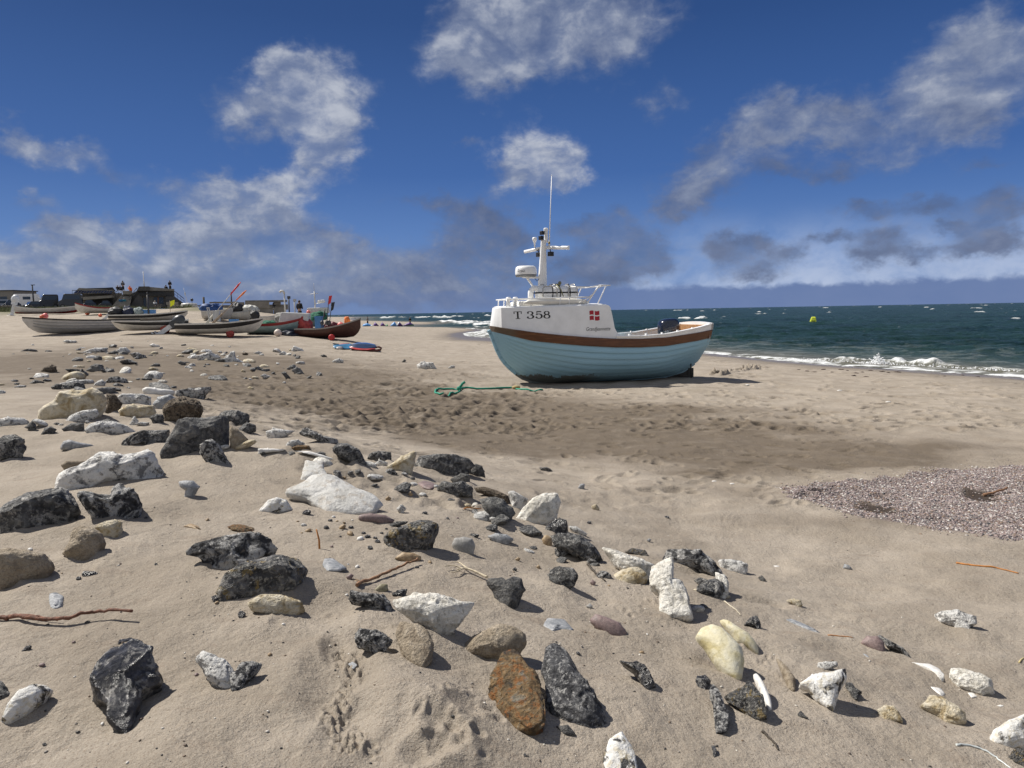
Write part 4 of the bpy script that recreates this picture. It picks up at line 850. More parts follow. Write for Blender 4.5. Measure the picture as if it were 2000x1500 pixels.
def ridge_area(r):
    while True:
        t = r.random(); L = ((60,810),(250,830),(420,850),(600,880),(800,925),(950,985),(1100,1070),(1250,1120),(1400,1160)); f_ = t*(len(L)-1); i = min(int(f_), len(L)-2); u = f_-i
        return L[i][0]*(1-u)+L[i+1][0]*u + r.gauss(0,18), L[i][1]*(1-u)+L[i+1][1]*u + abs(r.gauss(0,16))
scatter(80, ridge_area, .06, .26, 'the ridge crest', 'the ridge', 6)
# shoulder of rocks far along the beach
def groyne(r): 
    t = r.random(); return 555+150*t+r.gauss(0,4), 621.5+3.5*abs(r.gauss(0,1))-2*t
scatter(45, groyne, .5, 1.6, 'the far stone bank', 'the far stone bank', 7, 'bank_stone', ('white','grey','chalk','wdark'))
for o, _ in protos: bpy.data.objects.remove(o)
def pebbles(spots, group, lab, seed):
    r = random.Random(seed)
    for (px, py, rp, kind) in spots:
        p = hit(px, py); s_ = rp*np.linalg.norm(p-[0,0,EYE])/FPX; D, F = ico(3)
        o = npmesh('pebble', D*(1+.06*fbm(D*2+px, 2, 3))[:,None]*[1.15,.85,.7], F, SM[kind]); o.location = (p[0],p[1],p[2]+.25*s_); o.scale = (s_,s_,s_); o.rotation_euler = (r.gauss(0,.2),r.gauss(0,.2),r.uniform(0,6.3))
        cw = {'black':'black','tan':'brown','white':'white','purple':'purple','smooth_white':'white','dgrey':'grey','brown':'orange-brown'}[kind]
        tag(o, f'tiny {cw} pebble, one of those strewn {lab}', 'pebble', f'{cw} pebbles {group}')
cc_ = lambda L: [(480+x/3.846, 850+y/3.846, s_/3.846, k) for x, y, s_, k in L]
pebbles(cc_([(634,645,18,'black'),(470,722,20,'tan'),(605,700,22,'dgrey'),(725,700,26,'tan'),(790,697,18,'black'),(785,745,24,'tan'),(885,740,16,'black'),(913,768,21,'black'),(972,776,16,'black'),(990,805,22,'black'),
 (935,853,20,'black'),(1020,740,14,'dgrey'),(860,785,24,'smooth_white'),(645,840,12,'purple'),(435,680,18,'white'),(458,590,28,'black'),(660,618,14,'smooth_white'),(685,648,9,'tan'),(740,662,11,'brown'),(390,650,9,'tan'),(800,640,8,'smooth_white'),
 (1345,590,18,'black'),(1190,285,14,'black'),(1250,335,22,'dgrey'),(1385,958,15,'tan'),(1285,996,14,'black'),(740,325,16,'tan'),(1590,625,10,'purple'),(1055,705,10,'dgrey'),(420,735,8,'tan'),(710,762,8,'black')]), 'by the flat slab', 'below the large flat slab', 3)
r_ = random.Random(8); L = []
for k in range(44):
    L.append((r_.uniform(0,1350), r_.uniform(1010,1480), r_.uniform(1.5,4.5), r_.choice(('black','black','tan','tan','smooth_white','dgrey','purple'))))
pebbles(L, 'on the near mound', 'over the near sand mound', 4)
# grit: far too many to count
def grit(name, n, seed, area, smin, smax, cols, label, lift=.3):
    r = np.random.RandomState(seed); D, F = ico(1); m = len(D); V = np.zeros((n*m,3)); FF = np.zeros((n*len(F),3), int); C = np.zeros((n*m,4), np.float32); x, y = area(r, n); z = zsurf(x, y)
    for i in range(n):
        s_ = smin*(smax/smin)**(r.random_sample()**2.2); a = r.uniform(0,6.3); q_ = D*np.array([1.2,.8,.55])*(1+.25*r.uniform(-1,1,size=(m,1)))*s_
        c, s2 = math.cos(a), math.sin(a); V[i*m:(i+1)*m] = np.stack([q_[:,0]*c-q_[:,1]*s2+x[i], q_[:,0]*s2+q_[:,1]*c+y[i], q_[:,2]+z[i]+s_*lift], -1)
        FF[i*len(F):(i+1)*len(F)] = F+i*m; C[i*m:(i+1)*m] = (*cols[r.randint(len(cols))], 1)
    mt = bpy.data.materials.new(name); mt.use_nodes = True; g = NT(mt.node_tree); b = mt.node_tree.nodes['Principled BSDF']
    g.put(b.inputs['Base Color'], g.n('ShaderNodeAttribute', attribute_name='tint').outputs['Color']); b.inputs['Roughness'].default_value = .6
    o = npmesh(name, V, FF, mt); a = o.data.attributes.new('tint','FLOAT_COLOR','POINT'); a.data.foreach_set('color', C.ravel())
    return tag(o, label, 'gravel', kind='stuff')
def near_area(r, n):
    a = r.uniform(-.64,.66,n); d = 1.6*(14/1.6)**r.random_sample(n); return np.sin(a)*d, np.cos(a)*d
grit('shell_grit', 3000, 3, near_area, .0012, .0065, [(.03,.03,.03),(.05,.045,.04),(.10,.07,.05),(.16,.11,.07),(.55,.52,.47),(.60,.57,.5),(.22,.20,.18)], 'fine shell and stone grit strewn over the near sand')
def grav_area(r, n):
    lo, hi = GRAV.min(0), GRAV.max(0); X = []; Y = []
    while len(X) < n:
        x = r.uniform(lo[0],hi[0],n); y = r.uniform(lo[1],hi[1],n); k_ = np.where(r.random_sample(n) < .14, .16, .03); m = inpoly(x+.06*np.sin(y*9)+.04*np.sin(x*23+y*31)+r.normal(0,1,n)*k_, y+.05*np.sin(x*13)+r.normal(0,1,n)*k_, GRAV); m &= r.random_sample(n) > .93*in_hollow(x, y); X += list(x[m]); Y += list(y[m])
    return np.array(X[:n]), np.array(Y[:n])
grit('gravel_patch', 52000, 5, grav_area, .0045, .017, [(.27,.21,.20),(.32,.25,.235),(.36,.29,.27),(.22,.18,.175),(.13,.115,.12),(.045,.045,.05),(.28,.23,.20),(.42,.39,.36),(.20,.14,.12),(.16,.125,.125),(.24,.19,.18),(.55,.52,.48),(.22,.15,.10)], 'damp pinkish patch of shingle and shell gravel at the right edge', .1)
# ------------------------------------------------------------------ the blue boat
BX, BY, BA = 6.016, 23.125, .278
boat = empty('fishing_boat', (BX, BY, 0), math.pi+BA)
tag(boat, 'light blue clinker fishing boat with a white bow cabin, alone on the sand', 'boat')
I = np.interp
S_ = lambda x: I(x, [0,.5,1.7,2.6,3.4,4.2,5,5.8,6.4,6.75,6.9], [1.53,1.46,1.34,1.325,1.35,1.41,1.49,1.59,1.69,1.755,1.79])
B_ = lambda x: I(x, [0,.5,1.1,1.7,2.6,3.4,4.2,5,5.4,5.8,6.1,6.35,6.55,6.7,6.8,6.86,6.89,6.9], [.92,1.02,1.1,1.16,1.205,1.21,1.18,1.11,1.05,.96,.86,.75,.64,.52,.41,.30,.19,.06])
K_ = lambda x: I(x, [0,.08,.3,.51,.87,1.6,2.5,4.5,5.2,5.58,5.79,5.97,6.18,6.40,6.55,6.67,6.78,6.86,6.9], [.50,.45,.31,.21,.09,.03,.01,.0,.02,.08,.15,.24,.41,.61,.81,1.04,1.34,1.54,1.66])
HS = [0,.03,.08,.16,.29,.45,.59,.75,.91,1]
PS = [0,.12,.2,.3,.45,.65,.82,.91,.96,1]
PM = [0,.16,.35,.58,.79,.92,.97,.99,1.0,1.0]
PB = [0,.09,.17,.29,.44,.60,.74,.87,.96,1.0]
def prof(x, h):
    ws = 1-sstep(np.array(x),0.,2.2); wb = sstep(np.array(x),4.0,6.3)
    return I(h,HS,PS)*ws + I(h,HS,PM)*(1-ws-wb) + I(h,HS,PB)*wb
def hull_y(x, z):
    k, s_ = K_(x), S_(x); h = np.clip((z-k)/(s_-k), 0, 1); return B_(x)*prof(x, h)
XS = np.concatenate([np.linspace(0,.6,8,endpoint=False), np.linspace(.6,5.6,34,endpoint=False), np.linspace(5.6,6.6,18,endpoint=False), np.linspace(6.6,6.9,12)])
def station(x):                                  # girth curve from keel to underside of the rubbing strake
    zt = S_(x)-.245*min(1,.6+.4*(6.9-x)); z = np.linspace(0,1,140)**1.6*(max(zt-K_(x),.02)) + K_(x); y = np.array([hull_y(x,q_) for q_ in z])
    l = np.concatenate([[0], np.cumsum(np.hypot(np.diff(y), np.diff(z)))]); return y, z, l/l[-1]
NP = 10; PT = [(0.,0.),(0.,.046),(.04,.048),(.5,.026),(1.03,.0)]
def hull_side(sg):                               # ten overlapping planks, each with its own lower edge
    VV = []; FF = []; nb = 0; st = [station(x) for x in XS]; m = len(XS)
    for k in range(NP):
        rows = []
        for x, (y, z, l) in zip(XS, st):
            t = np.clip(np.array([(k+a)/NP for a, _ in PT]), 0, 1); o = np.array([b_ if k else 0. for _, b_ in PT])
            yy, zz = np.interp(t, l, y), np.interp(t, l, z); dy, dz = np.interp(t+.02, l, y)-np.interp(t-.02, l, y), np.interp(t+.02, l, z)-np.interp(t-.02, l, z); nl = np.hypot(dy,dz)+1e-6
            fade = min(1, .3+(6.9-x)*1.5); rows.append(np.stack([np.full(len(t), x), sg*(yy+o*dz/nl*fade), zz-o*dy/nl*fade], -1))
        A = np.array(rows)
        for sl in (slice(0,2), slice(1,len(PT))):   # underside of the lap, then the face
            Q = A[:,sl].reshape(-1,3); n = A[:,sl].shape[1]; i = np.arange(m-1)[:,None]*n+np.arange(n-1)[None]
            F = np.stack([i,i+1,i+1+n,i+n],-1).reshape(-1,4); VV.append(Q); FF.append((F if sg > 0 else F[:,::-1])+nb); nb += len(Q)
    return np.concatenate(VV), np.concatenate(FF)
V1, F1 = hull_side(1); V2, F2 = hull_side(-1)
hm = bpy.data.materials.new('blue_hull_paint'); hm.use_nodes = True; g = NT(hm.node_tree); b = hm.node_tree.nodes['Principled BSDF']
tc = g.n('ShaderNodeTexCoord').outputs['Object']; sp = g.n('ShaderNodeSeparateXYZ'); g.put(sp.inputs[0], tc); X_, Y_, Z_ = sp.outputs
c = g.mix(g.noise(g.v('MULTIPLY', tc, (.6,1,3)), 3, 6, .65), (.285,.49,.61), (.335,.56,.68))
c = g.mix(g.m('MULTIPLY', g.ss(g.noise(g.v('MULTIPLY', tc, (.7,1,5)), 5, 7, .7), .58, .72), .5), c, (.17,.29,.345))
c = g.mix(g.ss(g.noise(tc, 17, 3, .6), .70, .74, 0, .8), c, (.05,.06,.06))          # nail stains
wear = g.m('ADD', Z_, g.m('MULTIPLY', g.m('SUBTRACT', g.noise(g.v('MULTIPLY', tc, (1.6,1,.6)), 2.2, 5, .7), .5), .55))
foot = g.m('MULTIPLY', g.ss(wear, .27, .24), g.ss(X_, 3.2, 4.4))
c = g.mix(foot, c, g.mix(g.noise(g.v('MULTIPLY', tc, (1,1,9)), 4, 5), (.06,.035,.02), (.16,.09,.05)))
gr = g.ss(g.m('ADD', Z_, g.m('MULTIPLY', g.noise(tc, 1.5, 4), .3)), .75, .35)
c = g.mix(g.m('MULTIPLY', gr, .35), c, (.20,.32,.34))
g.put(b.inputs['Base Color'], c); b.inputs['Roughness'].default_value = .48
g.put(b.inputs['Normal'], g.bump(g.noise(g.v('MULTIPLY', tc, (.5,1,3)), 9, 5, .6), .12, .02))
hull = npmesh('hull', np.concatenate([V1,V2]), np.concatenate([F1, F2+len(V1)]), hm, boat, True)
white = mat('boat_white_paint', (.90,.90,.89), .32, var=.03, scale=3)
cream_w = mat('boat_cream_paint', (.78,.76,.70), .4, var=.04)
wood = bpy.data.materials.new('varnished_strake'); wood.use_nodes = True; g = NT(wood.node_tree); b = wood.node_tree.nodes['Principled BSDF']
tc = g.n('ShaderNodeTexCoord').outputs['Object']; sp = g.n('ShaderNodeSeparateXYZ'); g.put(sp.inputs[0], tc)
wn = g.noise(g.v('MULTIPLY', tc, (.5,2,9)), 3.2, 8, .68, .6)
c = g.ramp(wn, [(.25,(.05,.020,.010)),(.5,(.125,.046,.019)),(.72,(.22,.095,.04))])
c = g.mix(g.ss(sp.outputs[0], 6.15, 6.5), c, (.115,.082,.058))
c = g.mix(g.ss(g.noise(tc, 3, 6, .7), .6, .72, 0, .5), c, (.05,.03,.02))
g.put(b.inputs['Base Color'], c); b.inputs['Roughness'].default_value = .42
strake_mat = wood
def band(name, x0, x1, n, fn, m, parent, closed=True, smooth=False):   # sweep a section along x on both sides; fn(x)->[(y,z)...]
    mb = MB()
    for sg in (1,-1):
        xs = np.concatenate([np.linspace(x0, max(x0,min(x1,6.0)), n), np.linspace(6.05, x1, 16)]) if x1 > 6.0 else np.linspace(x0,x1,n)
        sec = [fn(x) for x in xs]; k = len(sec[0]); vs = [(x, sg*y, z) for x, s_ in zip(xs, sec) for y, z in s_]; fs = []
        for i in range(len(xs)-1):
            for j in range(k if closed else k-1): fs.append((i*k+j, i*k+(j+1)%k, (i+1)*k+(j+1)%k, (i+1)*k+j))
        if closed: fs += [tuple(range(k)), tuple((len(xs)-1)*k+j for j in range(k))]
        mb.add(vs, fs, smooth)
    return mb.build(name, m, parent)
def strake_sec(x):
    s_ = S_(x); h = .245*min(1,.6+.4*(6.9-x)); y0, y1 = hull_y(x, s_-h), B_(x); t = .05*min(1,.35+(6.9-x)*.8)
    return [(max(y0-.03,.0),s_-h-.004),(y0+t*.75,s_-h-.012),(y0+t,s_-h+.02),(y1+t,s_-.02),(y1+t*.7,s_),(max(y1-.06,0),s_)]
band('rubbing_strake', 0., 6.9, 60, strake_sec, wood, boat)
sp_mat = mat('stem_wood', (.11,.075,.05), .6, var=.2)
# stem post and keel
mb = MB(); xs = [.1,.5,1.2,2.5,4,5,5.6,5.9,6.1,6.3,6.45,6.57,6.68,6.79,6.87,6.92]
for a_, b2 in zip(xs, xs[1:]):
    za, zb = K_(a_), K_(b2); sl = math.atan2(zb-za, b2-a_); L = math.hypot(zb-za,b2-a_); mb.box(((a_+b2)/2+math.sin(sl)*.03, 0, (za+zb)/2-math.cos(sl)*.03), (L+.03,.085,.10), ry=-sl)
mb.build('keel', hm, boat)
# cabin
ZT = lambda x: I(x, [3.4,4.5,6.9], [2.385,2.37,2.335])
YT = lambda x: np.maximum(I(x, [3.2,4.2,5,5.6,6.1,6.4,6.68], [1.10,1.08,.99,.88,.72,.60,.47]), 0.)
def side_y(x, z):
    s_ = S_(x); v = np.clip((z-s_)/(ZT(x)-s_), 0, 1); return (B_(x)-.035)*(1-v)+YT(x)*v
XE = lambda v: I(v, [0,.10,.18,.30,.6,.88,.94,.975,1], [3.10,3.22,3.32,3.39,3.44,3.50,3.54,3.62,3.74])
nv, nw = 26, 60; mb = MB(); vs_p = []
vv = np.concatenate([np.linspace(0,.3,9,endpoint=False), np.linspace(.3,.88,7,endpoint=False), np.linspace(.88,1,10)])
for sg in (1,-1):
    vs = []; fs = []
    for v in vv:
        for w in np.linspace(0,1,nw):
            x = XE(v)+(6.68-XE(v))*w; z = S_(x)*(1-v)+ZT(x)*v; y = (B_(x)-.035)*(1-v)+YT(x)*v; r_e = .035*max(0,(v-.94)/.06)**2
            vs.append((x, sg*(y-r_e), z))
    for i in range(len(vv)-1):
        for j in range(nw-1): fs.append((i*nw+j, i*nw+j+1, (i+1)*nw+j+1, (i+1)*nw+j))
    mb.add(vs, fs, True)
    # bow facet
    vs = []; fs = []
    for v in vv:
        z0 = S_(6.68)*(1-v)+ZT(6.68)*v; y0 = (B_(6.68)-.035)*(1-v)+YT(6.68)*v; z1 = S_(6.9)*(1-v)+2.325*v; x1 = 6.90*(1-v)+6.80*v; r_e = .035*max(0,(v-.94)/.06)**2
        for w in np.linspace(0,1,6): vs.append((6.68+(x1-6.68)*math.sin(w*1.5708)**1.2-r_e*w, sg*(y0-r_e)*(1-w), z0+(z1-z0)*w))
    for i in range(len(vv)-1):
        for j in range(5): fs.append((i*6+j, i*6+j+1, (i+1)*6+j+1, (i+1)*6+j))
    mb.add(vs, fs, False)
# roof and after bulkhead
tx = [(XE(1)+(6.68-XE(1))*w) for w in np.linspace(0,1,nw)]
vs = []; fs = []
for x in tx:
    for k in range(9): u = -1+k/4; vs.append((x, u*(YT(x)-.035), ZT(x)+.03*(1-u*u)))
for i in range(nw-1):
    for k in range(8): fs.append((i*9+k, i*9+k+1, (i+1)*9+k+1, (i+1)*9+k))
b0 = (nw-1)*9; vs.append((6.765,0,2.335)); 
for k in range(8): fs.append((b0+k, b0+k+1, len(vs)-1))
mb.add(vs, fs, True)
vs = []; fs = []
for v in vv:
    x = XE(v); z = S_(x)*(1-v)+ZT(x)*v; y = (B_(x)-.035)*(1-v)+YT(x)*v-.035*max(0,(v-.94)/.06)**2; vs += [(x,y,z),(x,-y,z)]
for i in range(len(vv)-1): fs.append((2*i,2*i+1,2*i+3,2*i+2))
mb.add(vs, fs, False)
cabin = mb.build('cabin', white, boat)
# lettering and flag on the port side, facing the camera (reads from bow to stern)
black_p = mat('black_paint', (.012,.012,.012), .5); red_p = mat('flag_red', (.42,.012,.03), .5)
def on_side(name, polys, m, parent, x_of, z_of, lift=.004):
    mb = MB()
    for P in polys:
        vs = []
        for u, v in P:
            x, z = x_of(u), z_of(v); vs.append((x, float(side_y(x,z))+lift, z))
        mb.add(vs, [tuple(range(len(vs)))])
    return mb.build(name, m, parent)
def pen(path, thick, thin):                      # broad-nib stroke -> quads
    out = []; path = [np.array(p,float) for p in path]; ps = []
    for i, p in enumerate(path):
        t = path[min(i+1,len(path)-1)]-path[max(i-1,0)]; t /= np.linalg.norm(t)+1e-9; n = np.array([-t[1],t[0]]); w = .5*(thin+(thick-thin)*abs(t[1])**1.3); ps.append((p+n*w, p-n*w))
    for (a,b_),(c_,d_) in zip(ps, ps[1:]): out.append([a,b_,d_,c_])
    return out
def arc(cx, cy, rx, ry, a0, a1, n=18): return [(cx+rx*math.cos(R(a0+(a1-a0)*i/n)), cy+ry*math.sin(R(a0+(a1-a0)*i/n))) for i in range(n+1)]
def disc(cx, cy, r, n=12): return [(cx+r*math.cos(6.283*i/n), cy+r*math.sin(6.283*i/n)) for i in range(n)]
GL = {'T': [[(.36,.04),(.36,.96),(.54,.96),(.54,.04)],[(.2,0),(.2,.07),(.7,.07),(.7,0)],[(.02,.93),(.02,1),(.88,1),(.88,.93)],[(.02,.68),(.02,.94),(.09,.94),(.13,.78),(.08,.68)],[(.82,.68),(.77,.78),(.81,.94),(.88,.94),(.88,.68)]],
 '3': pen(arc(.36,.74,.28,.225,165,-88),.19,.07)+pen(arc(.36,.27,.33,.235,88,-165),.21,.07)+[disc(.13,.76,.085),disc(.10,.22,.09)],
 '5': [[(.12,.93),(.12,1),(.62,1),(.66,.86),(.14,.86)],[(.12,.5),(.12,.95),(.2,.95),(.2,.5)]]+pen([(.14,.5)]+arc(.36,.33,.33,.30,140,-165),.21,.07)+[disc(.10,.2,.09)],
 '8': pen(arc(.38,.745,.25,.215,0,360,28),.17,.07)+pen(arc(.38,.275,.31,.245,0,360,28),.20,.07)}
polys = []
for ch, px0 in (('T',1009),('3',1032.5),('5',1048),('8',1062.5)):
    w = 16.5
    for P in GL[ch]: polys.append([((px0-1009)+u*w, v) for u, v in P])
XO = 6.36; MPP = .01545
on_side('registration_number', polys, black_p, boat, lambda u: XO-u*MPP, lambda v: 1.985+.215*v)
fl = []
for u0, u1, v0, v1 in ((0,.42,.57,1),(.53,1,.57,1),(0,.42,0,.44),(.53,1,0,.44)):
    n = 5; top = [(u0+(u1-u0)*i/n, v1) for i in range(n+1)]; bt = [(u0+(u1-u0)*i/n, v0) for i in range(n+1)][::-1]
    fl.append([(u, v+.05*math.sin(u*6.5)) for u, v in top+bt])
on_side('danish_flag', fl, red_p, boat, lambda u: 4.17-.31*u, lambda v: 1.905+.275*v)
def text_polys(s_, shear=0.):
    cu = bpy.data.curves.new('t','FONT'); cu.body = s_; cu.shear = shear; cu.resolution_u = 3; o = bpy.data.objects.new('t', cu); COL.objects.link(o)
    bpy.context.view_layer.update(); me = o.evaluated_get(bpy.context.evaluated_depsgraph_get()).to_mesh()
    V = [(v.co.x, v.co.y) for v in me.vertices]; Fc = [tuple(p.vertices) for p in me.polygons]; o.to_mesh_clear(); bpy.data.objects.remove(o); bpy.data.curves.remove(cu)
    w = max(v[0] for v in V); return V, Fc, w
V, Fc, w = text_polys('GrandJeannette', .25)
on_side('name_lettering', [[V[i] for i in f] for f in Fc], black_p, boat, lambda u: 4.30-.77*u/w, lambda v: 1.60+.155*v)
# after bulwark, capping, inside
def RH(x): return float(I(x, [0,.6,1.5,2.4,3.4], [.20,.16,.12,.095,.085]))
def bul_sec(x):
    s_ = S_(x)+.001; y = B_(x)+.012; h = RH(x); return [(y,s_),(y+.01,s_+h-.035),(y+.045,s_+h-.03),(y+.045,s_+h),(y-.12,s_+h),(y-.12,s_+h-.03),(y-.07,s_+h-.035),(y-.08,s_-.12),(y-.05,s_-.12)]
band('bulwark', 0.02, 3.36, 30, bul_sec, white, boat)
mb = MB(); n = 13; zt = S_(0)
for k in range(n-1):                              # transom coaming, curved across
    u0, u1 = -1+2*k/(n-1), -1+2*(k+1)/(n-1); y0, y1 = u0*.95, u1*.95; z0, z1 = zt+.20+.05*(1-u0*u0), zt+.20+.05*(1-u1*u1)
    mb.add([(-.03,y0,zt),(-.03,y1,zt),(-.05,y1,z1),(-.05,y0,z0),(.10,y0,z0),(.10,y1,z1),(.06,y1,zt-.3),(.06,y0,zt-.3)], [(0,1,2,3),(3,2,5,4),(4,5,6,7)])
mb.build('transom_coaming', white, boat)
mb = MB(); zs = np.linspace(K_(0), S_(0), 16); vs = [(0,hull_y(0,z),z) for z in zs]+[(0,-hull_y(0,z),z) for z in zs[::-1]]; mb.add(vs, [tuple(range(len(vs)))]); mb.build('transom', hm, boat)
blue_in = mat('inside_blue_paint', (.30,.55,.68), .5, var=.1); wood_in = mat('bare_inside_wood', (.36,.20,.09), .55, var=.25, scale=14)
def floor_mb():
    mb = MB(); xs = np.linspace(.07,3.5,20); vs = []; fs = []
    for x in xs: y = float(hull_y(x,.85))-.04; vs += [(x,y,.85),(x,-y,.85)]
    for i in range(19): fs.append((2*i,2*i+1,2*i+3,2*i+2))
    return mb.add(vs, fs)
floor_mb().build('cockpit_floor', wood_in, boat)
def lin_sec(x): s_ = S_(x); y = B_(x)-.075; return [(y,s_-.10),(y-.015,s_-.10),(float(hull_y(x,.85))-.06,.852),(float(hull_y(x,.85))-.045,.852)]
band('inner_lining', .08, 3.4, 20, lin_sec, blue_in, boat)
MB().box((.11,0,1.42),(.05,1.72,.52)).build('transom_lining', wood_in, boat)
MB().box((.42,0,1.40),(.52,1.86,.045)).build('after_thwart', wood_in, boat, .01)
MB().box((2.25,0,1.16),(.36,2.1,.045)).build('thwart', blue_in, boat, .01)
mb = MB()
for x in (.7,1.25,1.8,2.35,2.9):
    for sg in (1,-1): mb.box((x, sg*(B_(x)-.09), S_(x)+.0),(.05,.05,RH(x)+.20))
mb.build('bulwark_stanchions', white, boat)
# outboard in its well
navy = mat('outboard_navy', (.012,.016,.032), .22, coat=.6); 
D, F = ico(4); V = np.sign(D)*np.abs(D)**.62; V = V*[.34,.24,.29]; V[:,2] += .06*V[:,0]*-1; cow = npmesh('outboard_motor', V, F, navy, boat); cow.location = (1.0,0,1.60)
bpy.context.view_layer.update()
MB().box((0,0,-.30),(.5,.40,.12)).box((-.08,0,-.65),(.22,.16,.65)).build('motor_leg', mat('motor_grey', (.06,.065,.07), .4), cow)
V, Fc, w = text_polys('60'); mb = MB(); mb.add([(.27-.15*a_/w, .236, -.155+.105*b2) for a_, b2 in V], Fc); mb.build('power_number', mat('pale_lettering', (.6,.62,.65), .4), cow)
mb = MB(); mb.box((.55,0,.10),(.9,.06,.34)); mb.box((.28,.02,.0),(.05,.05,.55)); mb.tube([(.36,.30,.55),(.34,.30,-.06)], .022); mb.tube([(.36,.30,.02),(.75,.15,.05)], .022); mb.build('skeg', mat('skeg_dark', (.04,.035,.03), .7), boat)
# on the cabin roof
mb = MB(); mb.box((5.25,0,2.42),(1.75,1.15,.16)); mb.build('roof_trunk', cream_w, boat, .06)
mb = MB()
for sg in (1,):
    mb.tube([(6.05,.70,2.44),(5.9,.72,2.47),(5.3,.80,2.475),(4.7,.86,2.475),(4.25,.88,2.46),(4.1,.88,2.43)], [.03,.07,.085,.085,.075,.03], 12)
mb.build('fender_roll', cream_w, boat)
for x, y in ((6.42,.36),(6.22,.40)):
    mb = MB(); mb.lathe([(.045,2.33),(.04,2.56),(.075,2.575),(.08,2.605),(.05,2.625)], (x,y,0), 12); mb.build('bollard', white, boat)
def rail_y(x): return float(YT(x))-.09
mb = MB()
for sg in (1,-1):
    P = [(6.68,sg*.05,2.55),(6.60,sg*.30,2.555)]+[(x, sg*rail_y(x), float(ZT(x))+.215) for x in (6.45,6.2,5.8,5.3,4.8,4.4,4.12)]
    mb.tube(P, .021, 6)
    for x in (6.5,6.3,5.82,5.0,4.72): mb.tube([(x, sg*(rail_y(x)), float(ZT(x))+.21),(x+.02, sg*(rail_y(x)), float(ZT(x))-.0)], .018, 6)
    y = sg*rail_y(4.0)
    mb.tube([(4.12,y,2.60),(4.02,y,2.66),(3.88,y,2.84),(3.80,y,2.93),(3.46,y,2.925)], .021, 6)
    mb.tube([(4.20,y,2.40),(3.86,y,2.86),(3.62,y,2.93)], .019, 6)
    mb.tube([(3.86,y,2.39),(3.58,y,2.93)], .017, 6); mb.tube([(4.45,y,2.42),(4.02,y,2.62)], .017, 6)
    mb.tube([(3.80,y,2.93),(4.0,y*.9,2.885),(4.62,y*.75,2.90)], .018, 6)
mb.tube([(6.68,-.05,2.55),(6.68,.05,2.55)], .021, 6)
mb.tube([(3.46,rail_y(4.0),2.925),(3.46,-rail_y(4.0),2.925)], .018, 6)
mb.build('roof_railing', white, boat)
mb = MB(); mb.tube([(5.72,.32,2.42)]+[(5.72-.135*(1-math.cos(R(a_))), .32, 2.72+.16*math.sin(R(a_))) for a_ in range(0,190,15)]+[(5.45,.32,2.62)], [.085]*14+[.095], 14); mb.build('swan_neck_vent', white, boat)
# life raft canister in its cradle
mb = MB(); n = 12; P = [(.0,.10),(.02,.145),(.08,.165),(.58,.17),(.60,.175),(.64,.175),(.66,.17),(1.16,.165),(1.22,.145),(1.24,.10)]
Mx = Matrix.Rotation(math.pi/2,3,'Y'); mb.lathe([(r,x) for x, r in [(a_*1.0, b_*1.36) for a_, b_ in P]], (4.30,.30,2.73), 18, Mx); raft = mb.build('life_raft', white, boat)
mb = MB()
for x in (4.55,4.86,5.1): mb.tube([(x, .30+.246*math.cos(R(a_)), 2.73+.246*math.sin(R(a_))) for a_ in range(0,360,20)], .013, 5, closed=True)
mb.box((4.92,.30,2.74),(1.27,.48,.04)); mb.build('raft_strap', mat('strap_black', (.02,.02,.022), .7), raft)
steel = mat('stainless_steel', (.48,.46,.42), .3, metal=.8)
mb = MB()
for x0, x1 in ((4.98,5.42),(4.34,4.62)):
    y = .57; z0, z1 = 2.54, 2.92; mb.tube([(x0+.06,y,z0),(x1-.06,y,z0),(x1,y,z0+.06),(x1,y,z1-.06),(x1-.06,y,z1),(x0+.06,y,z1),(x0,y,z1-.06),(x0,y,z0+.06)], .017, 6, closed=True)
    for x in (x0+.05, x1-.05): mb.tube([(x,y,z1-.02),(x,.45,2.99),(x,.19,2.99),(x,.04,2.86),(x,.04,2.5)], .015, 6)
mb.tube([(4.3,.2,2.52),(5.5,.2,2.52)], .02, 6); mb.tube([(4.3,.44,2.52),(5.5,.44,2.52)], .02, 6)
mb.build('raft_cradle', steel, raft)
mb = MB(); mb.box((4.86,.32,2.985),(.14,.10,.05)); mb.ball((4.80,.32,3.03), .055, 10, (1,.8,1)); mb.tube([(4.95,.4,2.98),(4.86,.56,2.84),(4.78,.57,2.62)], .014, 5); mb.build('release_unit', mat('release_olive', (.20,.19,.10), .6), raft)
# mast
mb = MB()
def foil(c0, l0, c1, l1, w0, w1, z0, z1, n=16):
    vs = []; 
    for c_, l, w_, z in ((c0,l0,w0,z0),(c1,l1,w1,z1)):
        for k in range(n): a_ = 2*math.pi*k/n; vs.append((c_+l/2*math.copysign(abs(math.cos(a_))**.7, math.cos(a_)), w_/2*math.copysign(abs(math.sin(a_))**.7, math.sin(a_)), z))
    mb.add(vs, [(k,(k+1)%n,n+(k+1)%n,n+k) for k in range(n)]+[tuple(range(n))[::-1], tuple(range(n,2*n))], True)
foil(5.27,.33,5.19,.15,.20,.13,2.40,4.33)
mb.lathe([(.058,4.25),(.058,4.60),(.07,4.60),(.072,4.665),(.05,4.685)], (5.11,0,0), 12)
mast = mb.build('mast', white, boat)
try: mast.data.set_sharp_from_angle(angle=R(40))
except Exception: pass
mb = MB(); mb.tube([(5.62,-.55,4.02),(5.17,-.02,4.10)], [.05,.052], 12); mb.tube([(5.17,.02,4.10),(4.60,.48,4.06),(4.56,.51,4.06)], [.052,.055,.066], 12); mb.build('crosstree', white, mast)
mb = MB(); Rr = .325
